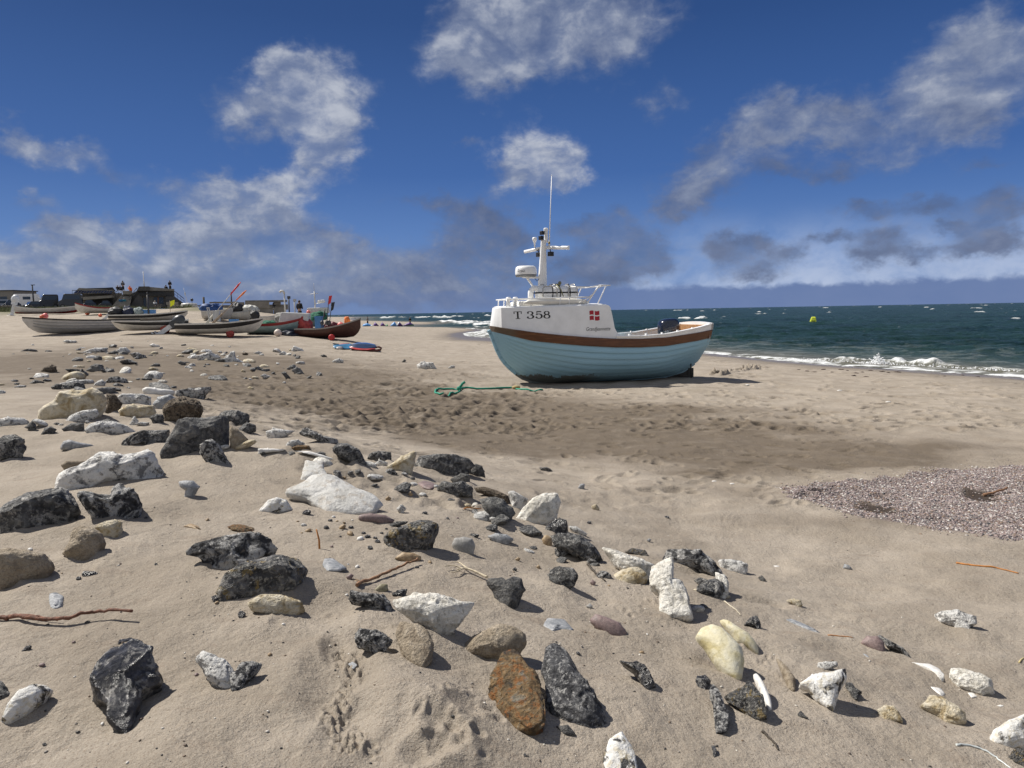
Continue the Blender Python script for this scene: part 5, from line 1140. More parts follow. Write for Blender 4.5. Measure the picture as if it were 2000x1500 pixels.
mb.lathe([(.15,3.235),(.29,3.245),(.318,3.29),(Rr,3.33),(.318,3.45),(.295,3.52),(.24,3.55),(.0,3.56)], (5.76,0,0), 28); rad = mb.build('radar_dome', white, mast)
mb = MB(); mb.lathe([(.14,3.225),(.302,3.232),(.322,3.283),(.3235,3.295),(.30,3.30)], (5.76,0,0), 28); mb.build('radar_base', mat('radar_grey', (.20,.21,.22), .5), rad)
mb = MB(); mb.tube([(5.76,0,3.24),(5.42,.0,2.78)], .035, 8); mb.tube([(5.76,0,3.21),(5.30,0,3.21)], .03, 8); mb.box((5.66,0,3.215),(.36,.3,.025)); mb.build('radar_bracket', white, rad)
V, Fc, w = text_polys('GARMIN'); mb = MB()                           # wraps round the dome, ends towards the limb
def on_dome(u, z): a_ = R(62)-u/Rr; return (5.76+(Rr-.002)*math.cos(a_), (Rr-.002)*math.sin(a_), z)
a_s = -.06
mb.add([on_dome(.02+.26*(p[0]/w)+a_s, 3.352+.095*p[1]) for p in V], Fc); mb.build('maker_lettering', black_p, rad)
mb = MB(); mb.add([on_dome(a_s+.222,3.435), on_dome(a_s+.262,3.435), on_dome(a_s+.242,3.475)], [(0,1,2)]); mb.build('blue_triangle', mat('logo_blue', (.01,.12,.45), .5), rad)
mb = MB(); mb.lathe([(.02,4.13),(.022,4.24),(.065,4.34),(.075,4.40),(.055,4.425)], (5.40,-.22,0), 12); mb.build('gps_antenna', white, mast)
blk = mat('black_plastic', (.014,.014,.016), .45)
mb = MB(); mb.box((5.25,.06,4.53),(.11,.12,.11), rz=.4); mb.box((5.285,.06,4.38),(.12,.12,.12), rz=.4); mb.build('mast_camera', blk, mast, .012)
for x, y in ((5.02,.16),(5.30,-.12)):
    mb = MB(); mb.box((x,y,3.90),(.15,.12,.13), rz=.3); mb.tube([(x,y,3.96),(x+.02,y*.8,4.06)], .015, 6); mb.build('floodlight', blk, mast, .012)
mb = MB(); mb.tube([(5.045,.10,4.12),(5.04,.10,4.32)], [.03,.022], 8); mb.tube([(5.04,.10,4.30),(4.94,.10,6.20)], [.017,.010], 6); mb.tube([(4.94,.10,6.20),(4.94,.10,6.235)], .012, 6); mb.build('whip_antenna', white, mast)
for cp_ in (([(5.40,-.22,4.15),(5.36,-.18,4.03),(5.28,-.1,4.09)]), ([(5.5,0,3.21),(5.42,.02,3.10),(5.36,.04,3.16)]), ([(5.30,-.1,3.97),(5.36,-.12,4.02),(5.3,-.1,4.08)])):
    mb = MB(); mb.tube(cp_, .009, 5); mb.build('cable', blk, mast)
mb = MB(); mb.lathe([(.035,4.20),(.03,4.27)], (5.045,.10,0), 8); mb.build('antenna_mount', mat('brass', (.35,.27,.08), .4, metal=.6), mast)
# the rope on the sand before the bow
def ground_path(pts, lift, n=5):
    P = [Vector(hit(*p)) for p in pts]; out = []
    for i in range(len(P)-1):
        p0, p1, p2, p3 = P[max(i-1,0)], P[i], P[i+1], P[min(i+2,len(P)-1)]
        for k in range(n):
            t = k/n; q_ = .5*((2*p1)+(-p0+p2)*t+(2*p0-5*p1+4*p2-p3)*t*t+(-p0+3*p1-3*p2+p3)*t**3); out.append(q_)
    out.append(P[-1]); L = [0]
    for a_, b2 in zip(out, out[1:]): L.append(L[-1]+(b2-a_).length)
    return [Vector((p.x, p.y, float(zsurf(p.x,p.y)[0])+lift)) for p in out]
gm = mat('green_rope', (.02,.26,.17), .8, var=.35, scale=60, bump=.8, bscale=90)
rope = empty('mooring_rope', tuple(hit(930,765))); bpy.context.view_layer.update()
tag(rope, 'green mooring rope with a knotted loop lying before the blue boat', 'rope')
inv = Matrix.Translation(-rope.location)
lp_ = lambda P: [inv @ p for p in P]
mb = MB(); P = ground_path([(898,766),(880,769),(862,771),(850,768),(853,763),(870,761),(888,762),(899,763)], .024); mb.tube(lp_(P), .024, 7); mb.build('rope_loop', gm, rope)
mb = MB(); P = ground_path([(896,765),(905,759),(930,760.5),(960,760),(990,758.5),(1005,759.5),(1030,762),(1060,763)], .024); mb.tube(lp_(P), .023, 7); mb.build('rope_line', gm, rope)
k_ = inv @ (Vector(hit(897,764))+Vector((0,0,.08))); mb = MB(); mb.ball(k_, .06, 10, (1.2,1,.9)); mb.tube([k_+Vector((0,0,0)), k_+Vector((.09,0,.12)), k_+Vector((.16,0,.17))], .035, 7); mb.build('knot', gm, rope)
k_ = inv @ (Vector(hit(1008,760))+Vector((0,0,.05))); MB().ball(k_, .07, 10, (1.8,1,.8)).build('rope_thimble', mat('thimble_tan', (.40,.30,.12), .7), rope)
# ------------------------------------------------------------------ grounded boats on the left
def mixpaint(name, *a, **k): return mat(name, *a, **k)
rimblack = mat('rim_black', (.016,.016,.018), .45); rimred = mat('rim_red', (.26,.02,.02), .5); hullwhite = mat('small_boat_white', (.62,.60,.55), .5, var=.12, scale=5)
hullgrey = mat('pale_grey_gelcoat', (.52,.51,.49), .4, var=.1, scale=4); teal = mat('grey_teal_paint', (.26,.36,.37), .5, var=.15, scale=4); dred = mat('dark_red_paint', (.24,.022,.02), .5, var=.2)
dbrown = mat('brown_hull_paint', (.065,.026,.02), .45, var=.25); inside = mat('inside_grey', (.45,.45,.44), .6, var=.12); insdark = mat('inside_dark', (.09,.09,.09), .7)
orangeb = mat('buoy_orange', (.75,.16,.07), .45); pinkb = mat('buoy_pink', (.80,.20,.18), .45, var=.12); paleb = mat('buoy_pale', (.66,.55,.48), .5, var=.12); rollred = mat('roller_red', (.38,.06,.05), .6, var=.25)
motwhite = mat('motor_white', (.66,.68,.70), .4, var=.15, scale=8); motdark = mat('motor_dark', (.05,.055,.06), .4); tarpblue = mat('tarp_blue', (.015,.06,.20), .6, var=.3); tarpgrey = mat('tarp_grey', (.20,.19,.17), .7, var=.3)
tarpblack = mat('tarp_black', (.02,.02,.022), .6, var=.3); tarpred = mat('tarp_red', (.36,.045,.04), .5, var=.35, scale=5); netgreen = mat('net_green', (.02,.12,.075), .9, var=.5, scale=20, bump=1, bscale=30)
crateblue = mat('crate_blue', (.08,.22,.45), .5, var=.12); flagyel = mat('flag_yellow', (.75,.78,.02), .6); flagred = mat('flag_cloth_red', (.62,.03,.03), .6); orangec = mat('orange_cloth', (.80,.20,.04), .7, var=.2)
polew = mat('pole_wood', (.30,.22,.15), .7, var=.3); darkmetal = mat('dark_metal', (.05,.05,.055), .5)
def frame_at(px, py, bow, yaw):
    p = hit(px, py); a = math.atan2(p[0], p[1]); r_ = np.array([math.cos(a), -math.sin(a)])*(1 if bow == 'R' else -1); ang = math.atan2(r_[1], r_[0]); toward = -1 if bow == 'R' else 1
    return p, ang + toward*yaw
def small_boat(px0, px1, py, bow, yaw, H, label, hullm, rimm, bandm=None, band=.25, beam=None, sheer=.35, sternup=.08, inm=inside, lift=.12, keelm=None, name='open_boat', group=None, roll=0., rake=.10, dist=None):
    p, ang = frame_at((px0+px1)/2, py, bow, R(yaw)); dd = math.hypot(p[0], p[1]); L = (px1-px0)*dd/FPX/math.cos(R(yaw)); bm_ = beam or min(L*.36, 1.95)
    root = empty(name, (p[0], p[1], p[2]+lift), ang); tag(root, label, 'boat', group)
    if roll: root.rotation_euler[0] = roll
    n = 26; U = np.linspace(0,1,n); hb = bm_/2
    Bf = lambda u: hb*float(I(u, [0,.15,.4,.6,.8,.92,1], [.78,.9,1,.97,.70,.36,.03]))
    Sf = lambda u: H*(1+sternup*max(0,1-u/.4)**2+sheer*max(0,(u-.35)/.65)**2)
    Kf = lambda u: H*float(I(u, [0,.2,.75,.88,.95,1], [.10,.02,.0,.12,.42,1.05]))
    hp = [(0,0),(.05,.35),(.18,.66),(.42,.88),(.7,.97),(1,1)]; hq = [(0,0),(.15,.22),(.35,.45),(.6,.68),(.8,.85),(1,1)]
    def sec(u, k):
        w = float(sstep(np.array(u),.5,.95)); a_, b_ = hp[k], hq[k]; h = a_[0]*(1-w)+b_[0]*w; f = a_[1]*(1-w)+b_[1]*w; kz = min(Kf(u), Sf(u)-.03); return (u*L-L/2 + rake*H*(h-1)*(u < .5)*0, Bf(u)*f, kz+(Sf(u)-kz)*h)
    def strip(k0, k1, m_, nm, parent, out=0., sub=1, rng=None):
        mb = MB()
        for sg in (1,-1):
            vs = []; fs = []; ks = np.linspace(k0, k1, int((k1-k0)*2)+2 if k1-k0 >= 1 else 2); m2 = len(ks)
            for u in U:
                for k in ks:
                    i = int(min(k, 4.999)); f = k-i; A, B = sec(u,i), sec(u,min(i+1,5)); vs.append((A[0]+(B[0]-A[0])*f, sg*(A[1]+(B[1]-A[1])*f+out), A[2]+(B[2]-A[2])*f))
            for i in range(n-1):
                for j in range(m2-1): fs.append((i*m2+j, i*m2+j+1, (i+1)*m2+j+1, (i+1)*m2+j))
            mb.add(vs, fs, True)
        if nm == 'hull':
            ks = np.linspace(k0,k1,8); vs = []
            for k in ks: i = int(min(k,4.999)); f = k-i; A, B = sec(0,i), sec(0,min(i+1,5)); vs.append((A[0], A[1]+(B[1]-A[1])*f, A[2]+(B[2]-A[2])*f))
            vs = vs+[(x,-y,z) for x,y,z in vs[::-1]]; mb.add(vs, [tuple(range(len(vs)))])
        return mb.build(nm, m_, parent)
    hl = strip(0, 5, hullm, 'hull', root)
    if bandm: strip(5-band*5*1.0, 5.0, bandm, 'painted_band', hl, .012)
    if keelm: strip(0, 2.2, keelm, 'bottom_paint', hl, .008)
    mb = MB()                                                       # gunwale capping
    for sg in (1,-1):
        vs = []; fs = []
        for u in U:
            x, y, z = sec(u,5); t = min(.07, y*.8+.01)
            vs += [(x, sg*(y+.025), z-.05),(x, sg*(y+.025), z+.03),(x, sg*(y-t), z+.03),(x, sg*(y-t), z-.03)]
        for i in range(n-1):
            for j in range(4): fs.append((i*4+j, i*4+(j+1)%4, (i+1)*4+(j+1)%4, (i+1)*4+j))
        mb.add(vs, fs)
    x, y, z = sec(0,5); mb.box((x+.03,0,z+.0),(.08,2*y,.07)); mb.build('gunwale', rimm, root)
    mb = MB(); vs = []; fs = []
    for u in U[:-1]:
        x, y, z = sec(u,5); f = .55 if u < .72 else .55+.4*(u-.72)/.28; zz = Kf(u)+(z-Kf(u))*f; yy = Bf(u)*.86
        vs += [(x,y-.06,z-.02),(x,yy-.05,zz),(x,-yy+.05,zz),(x,-y+.06,z-.02)]
    for i in range(n-2):
        for j in range(3): fs.append((i*4+j, i*4+j+1, (i+1)*4+j+1, (i+1)*4+j))
    mb.add(vs, fs); mb.build('inside', inm, root)
    mb = MB()
    for u in (.3,.52,.7): x, y, z = sec(u,5); mb.box((x,0,z-.16),(.22,2*y-.1,.05))
    mb.build('thwarts', inm, root) if False else None
    for u in (.3,.52): x, y, z = sec(u,5); MB().box((x,0,z-.16),(.22,2*y-.1,.05)).build('thwart', inm, root)
    root['L'] = L; bpy.context.view_layer.update()
    return root, L, H, hb, lambda u: Sf(u)
def motor(root, x, z, mcow, mleg, tilt, s=1., label=None):         # tilted outboard on the transom: a part of the boat
    mb = MB(); mb.ball((0,0,.42*s), .30*s, 12, (.85,.72,1.1)); mb.box((0,0,.12*s),(.32*s,.3*s,.2*s)); cow = mb.build('outboard_motor', mcow, root)
    cow.location = (x,0,z); cow.rotation_euler = (0, tilt, 0)
    mb = MB(); mb.box((0,0,-.35*s),(.2*s,.12*s,.85*s), taper=1); mb.box((-.02,0,-.72*s),(.42*s,.28*s,.03*s)); mb.tube([(-.28*s,0,-.86*s),(.22*s,0,-.86*s)], [.03*s,.08*s], 8); mb.box((.02,0,-.98*s),(.2*s,.03*s,.22*s)); mb.build('motor_leg', mleg, cow)
    return cow
def ballthing(name, px, py, rpx, m, label, cat='buoy', group=None, lift=None, at=None, sq=(1,1,1)):
    p = at if at is not None else hit(px, py); d = math.hypot(p[0], p[1]); r = rpx*d/FPX; mb = MB(); mb.ball((0,0,0), r, 16, sq); mb.tube([(0,0,r*.95*sq[2]),(0,0,r*1.12*sq[2])], r*.16, 8); o = mb.build(name, m); o.location = (p[0], p[1], p[2]+(r*.92*sq[2] if lift is None else lift)); return tag(o, label, cat, group)
def in_boat(root, lx, ly, z): return np.array((root.matrix_world @ Vector((lx,ly,z)))[:])
def heapthing(name, at, rx, ry, rz_, m, label, cat, seed, ang=0.):  # crumpled cloth or net
    D, F = ico(4); n_ = fbm(D*1.8+seed, 4, seed); cr_ = 1-np.abs(fbm(D*3+seed, 3, seed+5)); V = D*(1+.22*n_+.16*(cr_-.6))[:,None]; V[:,2] = np.maximum(V[:,2], -.55); o = npmesh(name, V*np.array([rx,ry,rz_]), F, m); o.location = at; o.rotation_euler = (0,0,ang); return tag(o, label, cat)
def crate(at, w, d, h, m, label, ang):
    mb = MB(); t = .03; mb.box((0,0,t/2),(w,d,t)); 
    for sx_, sy_, ww, dd in ((0,-d/2+t/2,w,t),(0,d/2-t/2,w,t),(-w/2+t/2,0,t,d-2*t-.004),(w/2-t/2,0,t,d-2*t-.004)): mb.box((sx_,sy_,h/2+t/2+.002),(ww,dd,h-t))
    mb.box((0,-d/2-.01,h*.9),(w+.03,.02,.06)); mb.box((0,d/2+.01,h*.9),(w+.03,.02,.06)); o = mb.build('crate', m); o.location = at; o.rotation_euler = (0,0,ang); return tag(o, label, 'crate')
# far pair up by the grass
r1 = small_boat(52,142,614,'R',10,.42,'red and grey open boat by the grass, white motor at its left end',hullgrey,hullwhite,None,0,1.6,.55,.5,keelm=dred,lift=.05)
motor(r1[0], -r1[1]/2-.1, .75, motwhite, motwhite, .25, 1.15)
r2 = small_boat(159,220,614.5,'L',12,.42,'white boat with a red rim and raised left bow, below the big building',hullwhite,rimred,rimred,.12,1.5,.95,.05,lift=.12)
ballthing('roller_buoy',171,615.5,3.6,orangeb,'orange roller buoy under the bow of the white red-rimmed boat','buoy')
ballthing('roller_buoy',196,619,3,orangeb,'smaller orange roller buoy under the middle of the white red-rimmed boat','buoy')
# pale lapstrake boat
r3 = small_boat(82,241,650,'L',22,.76,'pale grey clinker open boat with a dark rim, pointing left, nearest the left edge',hullgrey,rimblack,None,0,1.9,.30,.0,lift=.0,rake=.2)
for k, z in enumerate((.26,.42,.58)):
    mb = MB(); ang_ = []
    for sg in (1,-1):
        pts = []
        for u in np.linspace(.01,.93,20):
            w_ = float(sstep(np.array(u),.5,.95)); Bq = .95*float(I(u,[0,.15,.4,.6,.8,.92,1],[.78,.9,1,.97,.70,.36,.03])); f = float(I(z/.76*(1-w_*.0), [0,.05,.18,.42,.7,1],[0,.35,.66,.88,.97,1]))*(1-w_)+w_*(.35+.6*z/.76); S0 = .76*(1+.30*max(0,(u-.35)/.65)**2); K0 = .76*float(I(u,[0,.2,.75,.88,.95,1],[.10,.02,.0,.12,.42,1.05])); pts.append((u*r3[1]-r3[1]/2, sg*(Bq*f+.012), K0+(S0-K0)*z/.76))
        mb.tube(pts, .022, 5)
    mb.build('rubbing_strake', mat('strake_grey', (.30,.29,.28), .6), r3[0])  # the rubbing strakes are grey themselves
p3 = in_boat(r3[0], r3[1]*.32, .15, .95)
ballthing('buoy', 0,0, 4.6, pinkb, 'bright pink buoy on the bow of the pale grey clinker boat', at=p3, lift=.1)
ballthing('buoy', 0,0, 3.4, orangeb, 'small salmon buoy left of the bright pink one on the pale boat', at=in_boat(r3[0], r3[1]*.355, .25, .95), lift=.05)
# black rimmed boats
r4 = small_boat(236,352,650,'L',8,.54,'white boat with a black band, right behind the stern of the pale grey boat',hullwhite,hullwhite,rimblack,.30,1.8,.12,.10,lift=.14)
r5 = small_boat(233,353,628,'R',9,.44,'white boat with a black band and a yellow flag, loaded with tarps',hullwhite,hullwhite,rimblack,.34,1.8,.55,.0,lift=.05)
motor(r5[0], -r5[1]/2-.15, .38, motwhite, motwhite, .9, .8)
a5 = r5[0].rotation_euler[2]
heapthing('tarpaulin', in_boat(r5[0],-r5[1]*.42,0,.62), .55,.5,.38, tarpblack, 'black tarpaulin heap at the stern of the yellow flag boat','tarpaulin',3,a5)
heapthing('tarpaulin', in_boat(r5[0],-r5[1]*.27,0,.62), .42,.45,.42, mat('tarp_navy',(.015,.02,.05),.6,var=.3), 'dark navy tarpaulin right of the black heap in the yellow flag boat','tarpaulin',4,a5)
heapthing('fishing_net', in_boat(r5[0],-r5[1]*.14,0,.62), .36,.4,.34, mat('net_grey',(.25,.29,.28),.9,var=.5,scale=20,bump=1), 'grey-green net pile in the yellow flag boat','net',5,a5)
crate(in_boat(r5[0],0,.1,.50), .75,.5,.28, crateblue, 'blue and white crate amidships in the yellow flag boat', a5)
mb = MB(); mb.tube([(0,0,-.3),(.02,0,.9)], .02, 6); fb = mb.build('flag_pole', polew); fb.location = in_boat(r5[0], r5[1]*.27, 0, .5); fb.rotation_euler = (0,0,a5)
tag(fb, 'short pole with a bright yellow flag in the yellow flag boat', 'flag')
mb = MB(); mb.prism([(.02,.45),(.30,.62),(.34,.95),(.05,.85)], .02); bpy.context.view_layer.update(); mb.build('flag_cloth', flagyel, fb)
mb = MB(); mb.tube([(0,0,-.2),(0,0,1.5)], .06, 8); mb.tube([(0,0,1.5),(.0,0,1.7)], [.05,.03], 6); o = mb.build('wooden_post', darkmetal); o.location = in_boat(r5[0],-.02,-.2,.3); tag(o, 'dark upright post amidships in the yellow flag boat', 'post')
r6 = small_boat(361,504,657,'R',9,.62,'white boat with a black upper band and two tall tilted poles aboard',hullwhite,hullwhite,rimblack,.34,1.9,.42,.0,lift=.16)
motor(r6[0], -r6[1]/2-.35, .52, motdark, motwhite, .95, 1.25)
a6 = r6[0].rotation_euler[2]
V, Fc, w = text_polys('Aase 6'.replace('Aase 6','Fax 6'), .3) if False else (None,None,1)
for (x0,x1,z1,m_,lb) in ((-.18,.26,3.05,flagred,'taller tilted marker pole with a red striped tip, leaning from the boat'),(-.10,.33,2.55,orangec,'shorter tilted marker pole with an orange tip, leaning from the boat')):
    A = Vector((0,0,0)); Bv = Vector(((x1-x0)*r6[1], 0, z1-.55)); mb = MB(); mb.tube([A, A+(Bv-A)*.32], .075, 8); mb.tube([A+(Bv-A)*.30, A+(Bv-A)*.72], .022, 6)
    o = mb.build('marker_pole', polew if m_ is orangec else mat('pole_pale', (.50,.47,.40), .6)); o.location = in_boat(r6[0], x0*r6[1], .1 if m_ is flagred else -.25, .55); o.rotation_euler = (0,0,a6); tag(o, lb, 'pole'); bpy.context.view_layer.update()
    mb = MB(); mb.tube([A+(Bv-A)*.71, A+(Bv-A)*.92], [.035,.06], 6); mb.tube([A+(Bv-A)*.92, Bv], [.06,.02], 6); mb.build('pole_tip', m_, o)
mb = MB(); mb.box((-.2,0,1.05),(.35,.5,.62)); mb.tube([(-.55,.3,.7),(-.65,.3,1.55),(-.65,-.3,1.55),(-.55,-.3,.7)], .035, 6); mb.build('console', inside, r6[0], .02)
crate(in_boat(r6[0],.75,0,.62), .5,.4,.22, crateblue, 'small blue tray in the bow half of the boat with tilted poles', a6)
def roller(px, py, rpx, m, label):
    p = hit(px, py); d = math.hypot(p[0],p[1]); r = rpx*d/FPX; mb = MB(); Mx = Matrix.Rotation(math.pi/2,3,'X'); mb.lathe([(r*.5,-.16),(r*.94,-.14),(r,-.06),(r,.06),(r*.94,.14),(r*.5,.16)], (0,0,0), 18, Mx); mb.tube([(0,-.3,0),(0,.3,0)], r*.18, 6); o = mb.build('trolley_wheel', m); o.location = (p[0],p[1],p[2]+r*.95); o.rotation_euler = (0,0,math.radians(12)); tag(o, label, 'wheel')
roller(450,659,7, rollred, 'dark red trolley wheel under the boat with tilted poles'); roller(323,651,7.5, mat('roller_rust',(.42,.10,.07),.6,var=.2), 'rust red trolley wheel under the boat behind the pale one')
roller(648,665,6, mat('roller_bright',(.5,.03,.03),.5), 'bright red trolley wheel under the dark brown boat')
# teal, white and brown boats towards the sea
r7 = small_boat(490,601,653,'R',14,.62,'grey-teal boat with a dark red rim and a curved rising bow',teal,rimred,rimred,.14,1.9,.75,.0,lift=.05)
a7 = r7[0].rotation_euler[2]
heapthing('tarpaulin', in_boat(r7[0],.3,0,.85), .5,.4,.48, tarpgrey, 'grey tarpaulin over gear in the grey-teal boat','tarpaulin',8,a7)
heapthing('fishing_net', in_boat(r7[0],-.6,0,.62), .5,.4,.22, netgreen, 'low green net heap in the grey-teal boat','net',9,a7)
heapthing('rope_coil', in_boat(r7[0],-r7[1]*.42,0,.70), .3,.3,.18, mat('rope_yellow',(.55,.50,.25),.8,var=.4,scale=20), 'pale yellow rope coil at the stern of the grey-teal boat','rope',10,a7)
mb = MB(); vs = [(-.9,-.6,.0),(.9,-.42,.0),(.9,.42,.0),(-.9,.6,.0),(-.75,-.5,.62),(.95,-.3,.52),(.95,.3,.52),(-.75,.5,.62)]; mb.add(vs, [(0,1,5,4),(1,2,6,5),(2,3,7,6),(3,0,4,7),(4,5,6,7),(0,3,2,1)]); o = mb.build('wheelhouse', hullgrey, r7[0], .08); o.location = (r7[1]*.26,0,.72)
ballthing('buoy', 543,657, 7, paleb, 'large pale buoy on the sand before the grey-teal boat')
r9 = small_boat(580,632,641,'R',14,.80,'white boat with a red edged high bow, mast and radar behind the others',teal,rimred,rimred,.16,1.8,.75,.0,lift=.10)
mb = MB(); vs = [(-.5,-.6,0),(1.2,-.25,0.1),(1.2,.25,0.1),(-.5,.6,0),(-.4,-.5,.5),(1.15,-.2,.52),(1.15,.2,.52),(-.4,.5,.5)]; mb.add(vs, [(0,1,5,4),(1,2,6,5),(2,3,7,6),(3,0,4,7),(4,5,6,7),(0,3,2,1)]); o = mb.build('wheelhouse', hullwhite, r9[0], .06); o.location = (.35,0,.98)
mb = MB(); mb.tube([(.45,0,1.4),(.45,0,2.75)], .05, 8); mb.tube([(.45,0,2.7),(.42,0,3.4)], .015, 5); mb.tube([(.1,0,2.55),(.75,0,2.6)], .02, 5); mk = mb.build('mast', hullgrey, r9[0])
mb = MB(); mb.lathe([(.2,1.86),(.30,1.90),(.31,2.04),(.22,2.1)], (.95,0,0), 16); mb.tube([(.45,0,1.80),(.95,0,1.86)], .03, 6); mb.build('radar_dome', white, mk)
ballthing('buoy',0,0,3.6,pinkb,'pink buoy hung beside the wheelhouse of the boat with the radar mast', at=in_boat(r9[0],.1,-.75,1.15), lift=0)
heapthing('fishing_net', in_boat(r9[0],1.0,-1.2,.75), .62,.5,.42, netgreen, 'dark green net pile before the red edged high bow','net',12,0)
r10 = small_boat(590,701,662,'R',26,.60,'dark brown boat with a light inside and high right bow, nearest the sea',dbrown,mat('rim_grey',(.30,.28,.25),.6),None,0,1.9,.95,.0,lift=.06)
a10 = r10[0].rotation_euler[2]; L10 = r10[1]
heapthing('tarpaulin', in_boat(r10[0],-L10*.46,.25,.82), .50,.45,.50, tarpred, 'crumpled red tarpaulin over the motor of the dark brown boat','tarpaulin',14,a10)
crate(in_boat(r10[0],-L10*.20,.2,.52), .42,.36,.85, crateblue, 'tall light blue bin standing in the dark brown boat', a10)
heapthing('tarpaulin', in_boat(r10[0],.05,.1,.66), .52,.42,.34, mat('tarp_maroon',(.13,.025,.028),.6,var=.4), 'maroon gear heap right of the blue bin in the brown boat','tarpaulin',15,a10)
ballthing('buoy',0,0,6.2,pinkb,'salmon pink buoy in the dark brown boat', at=in_boat(r10[0],L10*.17,.05,.78), lift=0)
heapthing('oilskin', in_boat(r10[0],L10*.27,.15,1.0), .18,.15,.34, orangec, 'orange oilskin hung over the bow side of the dark brown boat','cloth',16,a10)
for (dx, z1, m_, cl, lb) in ((-.02,2.1,flagred,True,'marker buoy pole with a red flag in the dark brown boat'),(.02,1.7,tarpblack,True,'marker buoy pole with a black flag beside the red flag'),(-.10,1.3,tarpblack,False,'short marker pole with a rolled black flag, left of the red flag')):
    mb = MB(); mb.tube([(0,0,0),(.28,0,z1)], .022, 6); mb.ball((.06,0,.45), .12, 10, (1,1,1.3)); o = mb.build('marker_pole', darkmetal); o.location = in_boat(r10[0], L10*dx, -.35, .5); o.rotation_euler = (0,0,a10); tag(o, lb, 'pole'); bpy.context.view_layer.update()
    mb = MB(); mb.prism([(.18,z1-.55),(.36,z1-.45),(.48,z1+.02),(.26,z1-.02)] if cl else [(.2,z1-.5),(.28,z1-.5),(.32,z1),(.26,z1)], .03); mb.build('flag_cloth', m_, o)
heapthing('outboard_cover', hit(565,655), .6,.5,.35, mat('cover_navy',(.02,.025,.04),.5,var=.3), 'dark covered motor lying between the teal and brown boats','cover',17,.3)
# small craft behind
r11 = small_boat(402,452,626,'R',10,.66,'white boat under a bright blue tarpaulin, behind the tilted poles',hullgrey,hullwhite,None,0,1.7,.3,.0,lift=.05)
heapthing('tarpaulin', in_boat(r11[0],-.45,0,.85), .75,.55,.42, tarpblue, 'bright blue tarpaulin stretched over the boat behind the tilted poles','tarpaulin',18,r11[0].rotation_euler[2])
r12 = small_boat(450,494,627,'R',14,.62,'small white boat with grey covers, right of the blue tarpaulin boat',hullwhite,inside,None,0,1.6,.3,.0,lift=.05)
heapthing('tarpaulin', in_boat(r12[0],-.25,0,.85), .45,.4,.5, tarpblack, 'black cover over a motor on the small white boat','tarpaulin',19,0); heapthing('tarpaulin', in_boat(r12[0],.7,0,.75), .6,.45,.4, mat('tarp_pale',(.50,.49,.45),.7,var=.2), 'pale grey cover on the bow of the small white boat','tarpaulin',20,0)
r13 = small_boat(512,545,634,'R',8,.55,'small white boat behind the stern of the grey-teal boat',hullwhite,inside,None,0,1.5,.25,.0,lift=.05)
heapthing('outboard_cover', in_boat(r13[0],-1.1,0,.62), .34,.3,.42, tarpblack, 'black bag over the motor of the small white boat near the teal one','cover',21,0)
def post_boat_gear(px, py, h, m, label, head=None):
    p = hit(px, py); mb = MB(); mb.tube([(0,0,-.4),(0,0,h)], [.07,.055], 8)
    if head == 'goose': mb.tube([(0,0,h),(-.05,0,h+.18),(-.25,0,h+.22),(-.38,0,h+.10)], .09, 8)
    if head == 'box': mb.box((.02,0,h),(.22,.18,.22))
    o = mb.build('mast_post', m); o.location = (p[0],p[1],p[2]+.3); tag(o, label, 'mast')
post_boat_gear(558,628,2.0,hullwhite,'white goose-neck post among the boats, tallest of the three','goose'); post_boat_gear(566,628,1.7,darkmetal,'thin dark post right of the white goose-neck post','box'); post_boat_gear(577,628,1.5,inside,'pale post with a small box, left of the radar mast boat','box')
# ------------------------------------------------------------------ building on the dune
BO = atdist(250,603,140); BAZ = math.atan2(BO[0],BO[1]); BR = np.array([math.cos(BAZ),-math.sin(BAZ),0]); BF = np.array([math.sin(BAZ),math.cos(BAZ),0])
bld = empty('beach_building', tuple(BO), -BAZ); tag(bld, 'dark timber beach building with wide outdoor stairs and solar panels, on the dune', 'building'); bpy.context.view_layer.update()
def bl(zx, zy, dep=0.):                          # a spot read off the facade, at a depth behind its front plane
    w = atdist(130+zx/8, 530+zy/8, 140+dep)-BO; return (float(w@BR), dep, float(w[2]))
def slab(nm, poly, d0, d1, m, parent=bld):       # facade outline extruded from d0 to d1 behind the front
    f = [bl(x,y,0) for x,y in poly]; n = len(f); mb = MB(); vs = [(x,d0,z) for x,_,z in f]+[(x,d1,z) for x,_,z in f]
    mb.add(vs, [tuple(range(n)), tuple(range(n,2*n))[::-1]]+[(i,i+n,(i+1)%n+n,(i+1)%n) for i in range(n)]); return mb.build(nm, m, parent)
twood = bpy.data.materials.new('weathered_timber'); twood.use_nodes = True; g = NT(twood.node_tree); b = twood.node_tree.nodes['Principled BSDF']; tc = g.n('ShaderNodeTexCoord').outputs['Object']
sp = g.n('ShaderNodeSeparateXYZ'); g.put(sp.inputs[0], tc); brd = g.m('FRACT', g.m('MULTIPLY', sp.outputs[0], 5.)); cl_ = g.mix(g.noise(g.v('MULTIPLY', tc, (5,5,.5)), 1., 4), (.055,.052,.05), (.12,.115,.11)); g.put(b.inputs['Base Color'], g.mix(g.ss(brd, .0, .12, 1, 0), cl_, (.015,.015,.015))); b.inputs['Roughness'].default_value = .8
lwood = mat('pale_timber', (.24,.22,.19), .8, var=.15, scale=2); dwood = mat('dark_timber', (.035,.035,.036), .8, var=.25); solar = mat('solar_panel', (.012,.03,.11), .18, var=.1); glassm = mat('window_glass', (.04,.06,.09), .1); stucco = mat('grey_cladding', (.21,.20,.19), .8, var=.1); whitem = mat('white_pole', (.75,.75,.76), .4)
